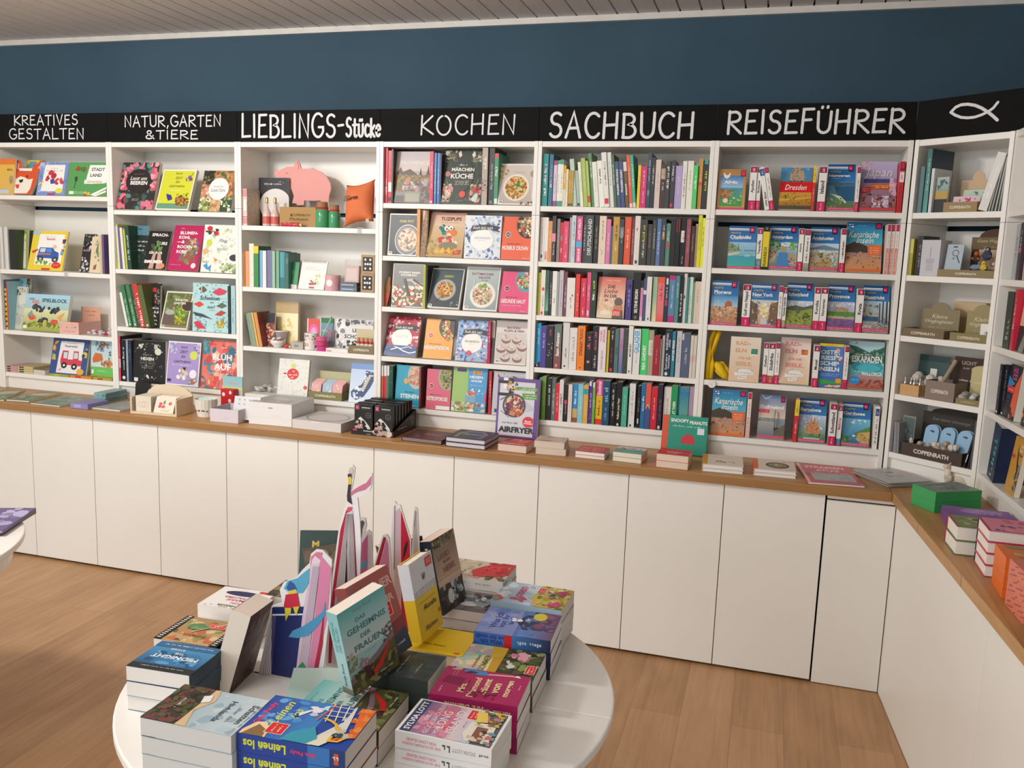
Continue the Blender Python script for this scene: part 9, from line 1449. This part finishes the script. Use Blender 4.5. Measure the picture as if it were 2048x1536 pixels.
panel('V', [(408, 1540), (412, 1470), (438, 1400), (490, 1180), (514, 965), (524, 932), (590, 912), (574, 830), (600, 782), (680, 750), (722, 700), (764, 660), (774, 600), (808, 572), (850, 578), (908, 640), (900, 900), (880, 1100), (850, 1380), (820, 1540)], YP[0],
 [('ded8dc', [(440, 1480), (520, 975), (540, 960), (528, 1480)]), ('1f2a66', [(525, 945), (540, 940), (735, 938), (720, 1200), (690, 1480), (520, 1480)])] + lines(470, 520, 525, 548, 1440, 1000, 4)
 + [('e8e8f0', [(528, 985), (735, 982), (735, 992), (530, 996)]), ('d8c4d4', [(780, 640), (835, 635), (790, 1000), (745, 1420), (672, 1420), (720, 1000)]), ('e4d4e0', [(775, 640), (800, 610), (845, 615), (835, 655), (790, 668)]), ('d47a9c', [(770, 690), (775, 620), (810, 588), (850, 592), (836, 640), (800, 612), (782, 640)]), ('d884a8', [(838, 610), (905, 690), (880, 1000), (830, 1240), (780, 1420), (748, 1420), (800, 1000), (835, 650)]), ('a82440', [(868, 900), (850, 1180), (805, 1420), (778, 1420), (830, 1150)])] + lines(690, 745, 790, 832, 1400, 680, 6, '6a5068')
 + [('5aa8c8', [(602, 820), (625, 775), (690, 755), (730, 720), (768, 690), (762, 790), (720, 850), (640, 850)]), ('2f5a9c', [(618, 820), (640, 770), (670, 790), (690, 830), (650, 845)]), ('d8c84a', [(625, 840), (680, 825), (690, 860), (640, 870)]), ('c42c44', [(615, 860), (690, 850), (706, 940), (660, 945), (600, 945)]), ('d8c83c', [(608, 945), (650, 945), (648, 975), (628, 1000), (615, 1030), (612, 990)]), ('d8c83c', [(662, 940), (702, 935), (690, 970), (688, 992), (672, 975)]), ('4a98c4', [(632, 1130), (660, 1090), (730, 1060), (790, 1020), (850, 970), (870, 900), (868, 990), (820, 1060), (760, 1120), (690, 1138)]), ('2a7a44', [(636, 1450), (645, 1380), (680, 1370), (700, 1450)]), ('2f8a4c', [(690, 1450), (695, 1320), (722, 1290), (745, 1330), (742, 1450)]), ('1f6a3c', [(740, 1450), (760, 1390), (830, 1360), (850, 1370), (790, 1450)]), ('1c5a38', [(418, 1530), (425, 1440), (445, 1410), (458, 1470), (455, 1530)]), (('3f86ac', .0006), [(640, 1120), (720, 1085), (800, 1030), (852, 985)]), (('3f86ac', .0006), [(620, 790), (690, 775), (755, 720)]), (('a8d4b0', .0005), [(715, 1440), (720, 1320)])], 'front_sheet')
panel('V', [(868, 1420), (882, 960), (952, 440), (985, 320), (998, 290), (1008, 200), (1003, 100), (1015, 50), (1040, 32), (1056, 50), (1050, 110), (1034, 190), (1080, 160), (1130, 130), (1150, 110), (1166, 84), (1164, 160), (1150, 200), (1110, 225), (1072, 240), (1086, 370), (1094, 540), (1082, 900), (1060, 1420)], YP[1],
 [('b02040', [(885, 1300), (898, 950), (962, 450), (1000, 320), (1042, 302), (1000, 460), (930, 850), (905, 1300)]), ('cfc8c8', [(905, 1300), (930, 850), (1002, 340), (1044, 320), (1060, 700), (1062, 1300)]), ('3a2440', [(985, 900), (1000, 600), (1004, 480), (1010, 900)]), ('8a2a50', [(1042, 315), (1052, 420), (1072, 800), (1066, 1300), (1058, 1300), (1060, 800)]), ('cf5a6a', [(1000, 330), (1010, 300), (1040, 300), (1035, 325)])] + lines(920, 980, 1005, 1020, 950, 345, 4, '9a9094') + lines(1012, 1056, 1024, 1042, 950, 345, 4, '9a9094')
 + [('c8708c', [(1025, 235), (1035, 200), (1080, 170), (1130, 145), (1162, 100), (1158, 155), (1120, 190), (1080, 200), (1048, 215)]), ('cabfae', [(1012, 100), (1020, 55), (1040, 42), (1048, 60), (1040, 120)]), ('d8c23c', [(1012, 100), (1036, 100), (1034, 155), (1014, 155)]), ('3a3038', [(1010, 90), (1036, 85), (1038, 120), (1030, 105), (1012, 110)]), ('3a2c38', [(1014, 155), (1034, 155), (1028, 220), (1040, 285), (1008, 262), (1006, 230)])], 'red_book_sheet')
panel('V', [(1050, 1300), (1065, 640), (1080, 500), (1076, 380), (1090, 366), (1124, 372), (1130, 420), (1118, 470), (1140, 448), (1160, 462), (1172, 700), (1190, 1300)], YP[2],
 [('c86a94', [(1066, 1250), (1068, 580), (1138, 475), (1132, 1250)]), ('d8ccd0', [(1140, 475), (1158, 480), (1172, 1250), (1134, 1250)]), ('5aa0c0', [(1066, 640), (1080, 630), (1095, 660), (1118, 642), (1136, 660), (1120, 690), (1090, 700), (1076, 760), (1068, 720)]), ('5a5458', [(1086, 480), (1090, 420), (1086, 395), (1104, 385), (1118, 400), (1104, 440), (1098, 500)])], 'pink_book_sheet')
panel('V', [(1150, 1250), (1162, 720), (1200, 590), (1232, 482), (1260, 474), (1276, 500), (1290, 760), (1300, 1250)], YP[3], [('a81c38', [(1166, 740), (1240, 490), (1256, 500), (1190, 760), (1180, 1200), (1166, 1200)]), ('c87a9c', [(1258, 505), (1270, 540), (1280, 760), (1270, 1200), (1186, 1200), (1194, 760)])], 'slanted_book_sheet')
panel('V', [(1262, 1250), (1276, 600), (1296, 285), (1312, 264), (1324, 285), (1346, 288), (1414, 510), (1412, 800), (1400, 1250)], YP[4], [('d8d0d4', [(1272, 1200), (1284, 600), (1302, 300), (1312, 285), (1310, 600), (1306, 1200)]), ('cfb4c0', [(1310, 1200), (1312, 330), (1346, 305), (1352, 640), (1350, 1200)]), ('c02440', [(1350, 320), (1408, 520), (1406, 1200), (1354, 1200)]), ('2c2628', [(1360, 640), (1372, 560), (1390, 510), (1394, 540), (1384, 590), (1370, 620)]), (('4a3a44', .0007), [(1312, 290), (1306, 700)])], 'tall_book_sheet')
panel('V', [(1412, 1250), (1416, 640), (1430, 345), (1440, 300), (1456, 312), (1470, 590), (1480, 1250)], YP[5], [('c8bcc0', [(1420, 1200), (1432, 420), (1450, 330), (1462, 600), (1466, 1200)]), ('a8989c', [(1432, 420), (1440, 320), (1450, 330), (1440, 440)])], 'grey_book_sheet')
MB().box((1.64, -2.34, TZ), (2.0, -2.03, TZ+.004), 'd8d0cc').build('foot_sheet', 'print', r)
# a pale teal leaflet lying in front of the green leaves
standing((1.775, -2.52, .7415), 20, 74, 0, .11, .17, .006, 'pale teal leaflet lying at the foot of the cardboard cutout', '9cb8b0', 'g 0 0 100 100 88a8a0 b0c4bc;Z 50 24 60 5 e0e8e4', name='leaflet')
# big books on the far table
cx_ = atZ(72, 1018, .757)
for i, (c, f_, lb) in enumerate((('7a6a58', '', 'flat brown edged picture book under the lilac one'), ('6a5a88', 's 0 0 100 100 60 10 a8a0c4,8a84ac,b4acd0,746c9c', 'flat lilac picture book on the far round table'))):
    book('picture_book', lb, 'picture book', 'flat picture books on the far table', T(cx_.x, cx_.y, .7408+.0105*i) @ RZ(math.radians(200+i*3)) , .30, .26, .0098, c, front=f_, hard=True, page='d8d0c8')
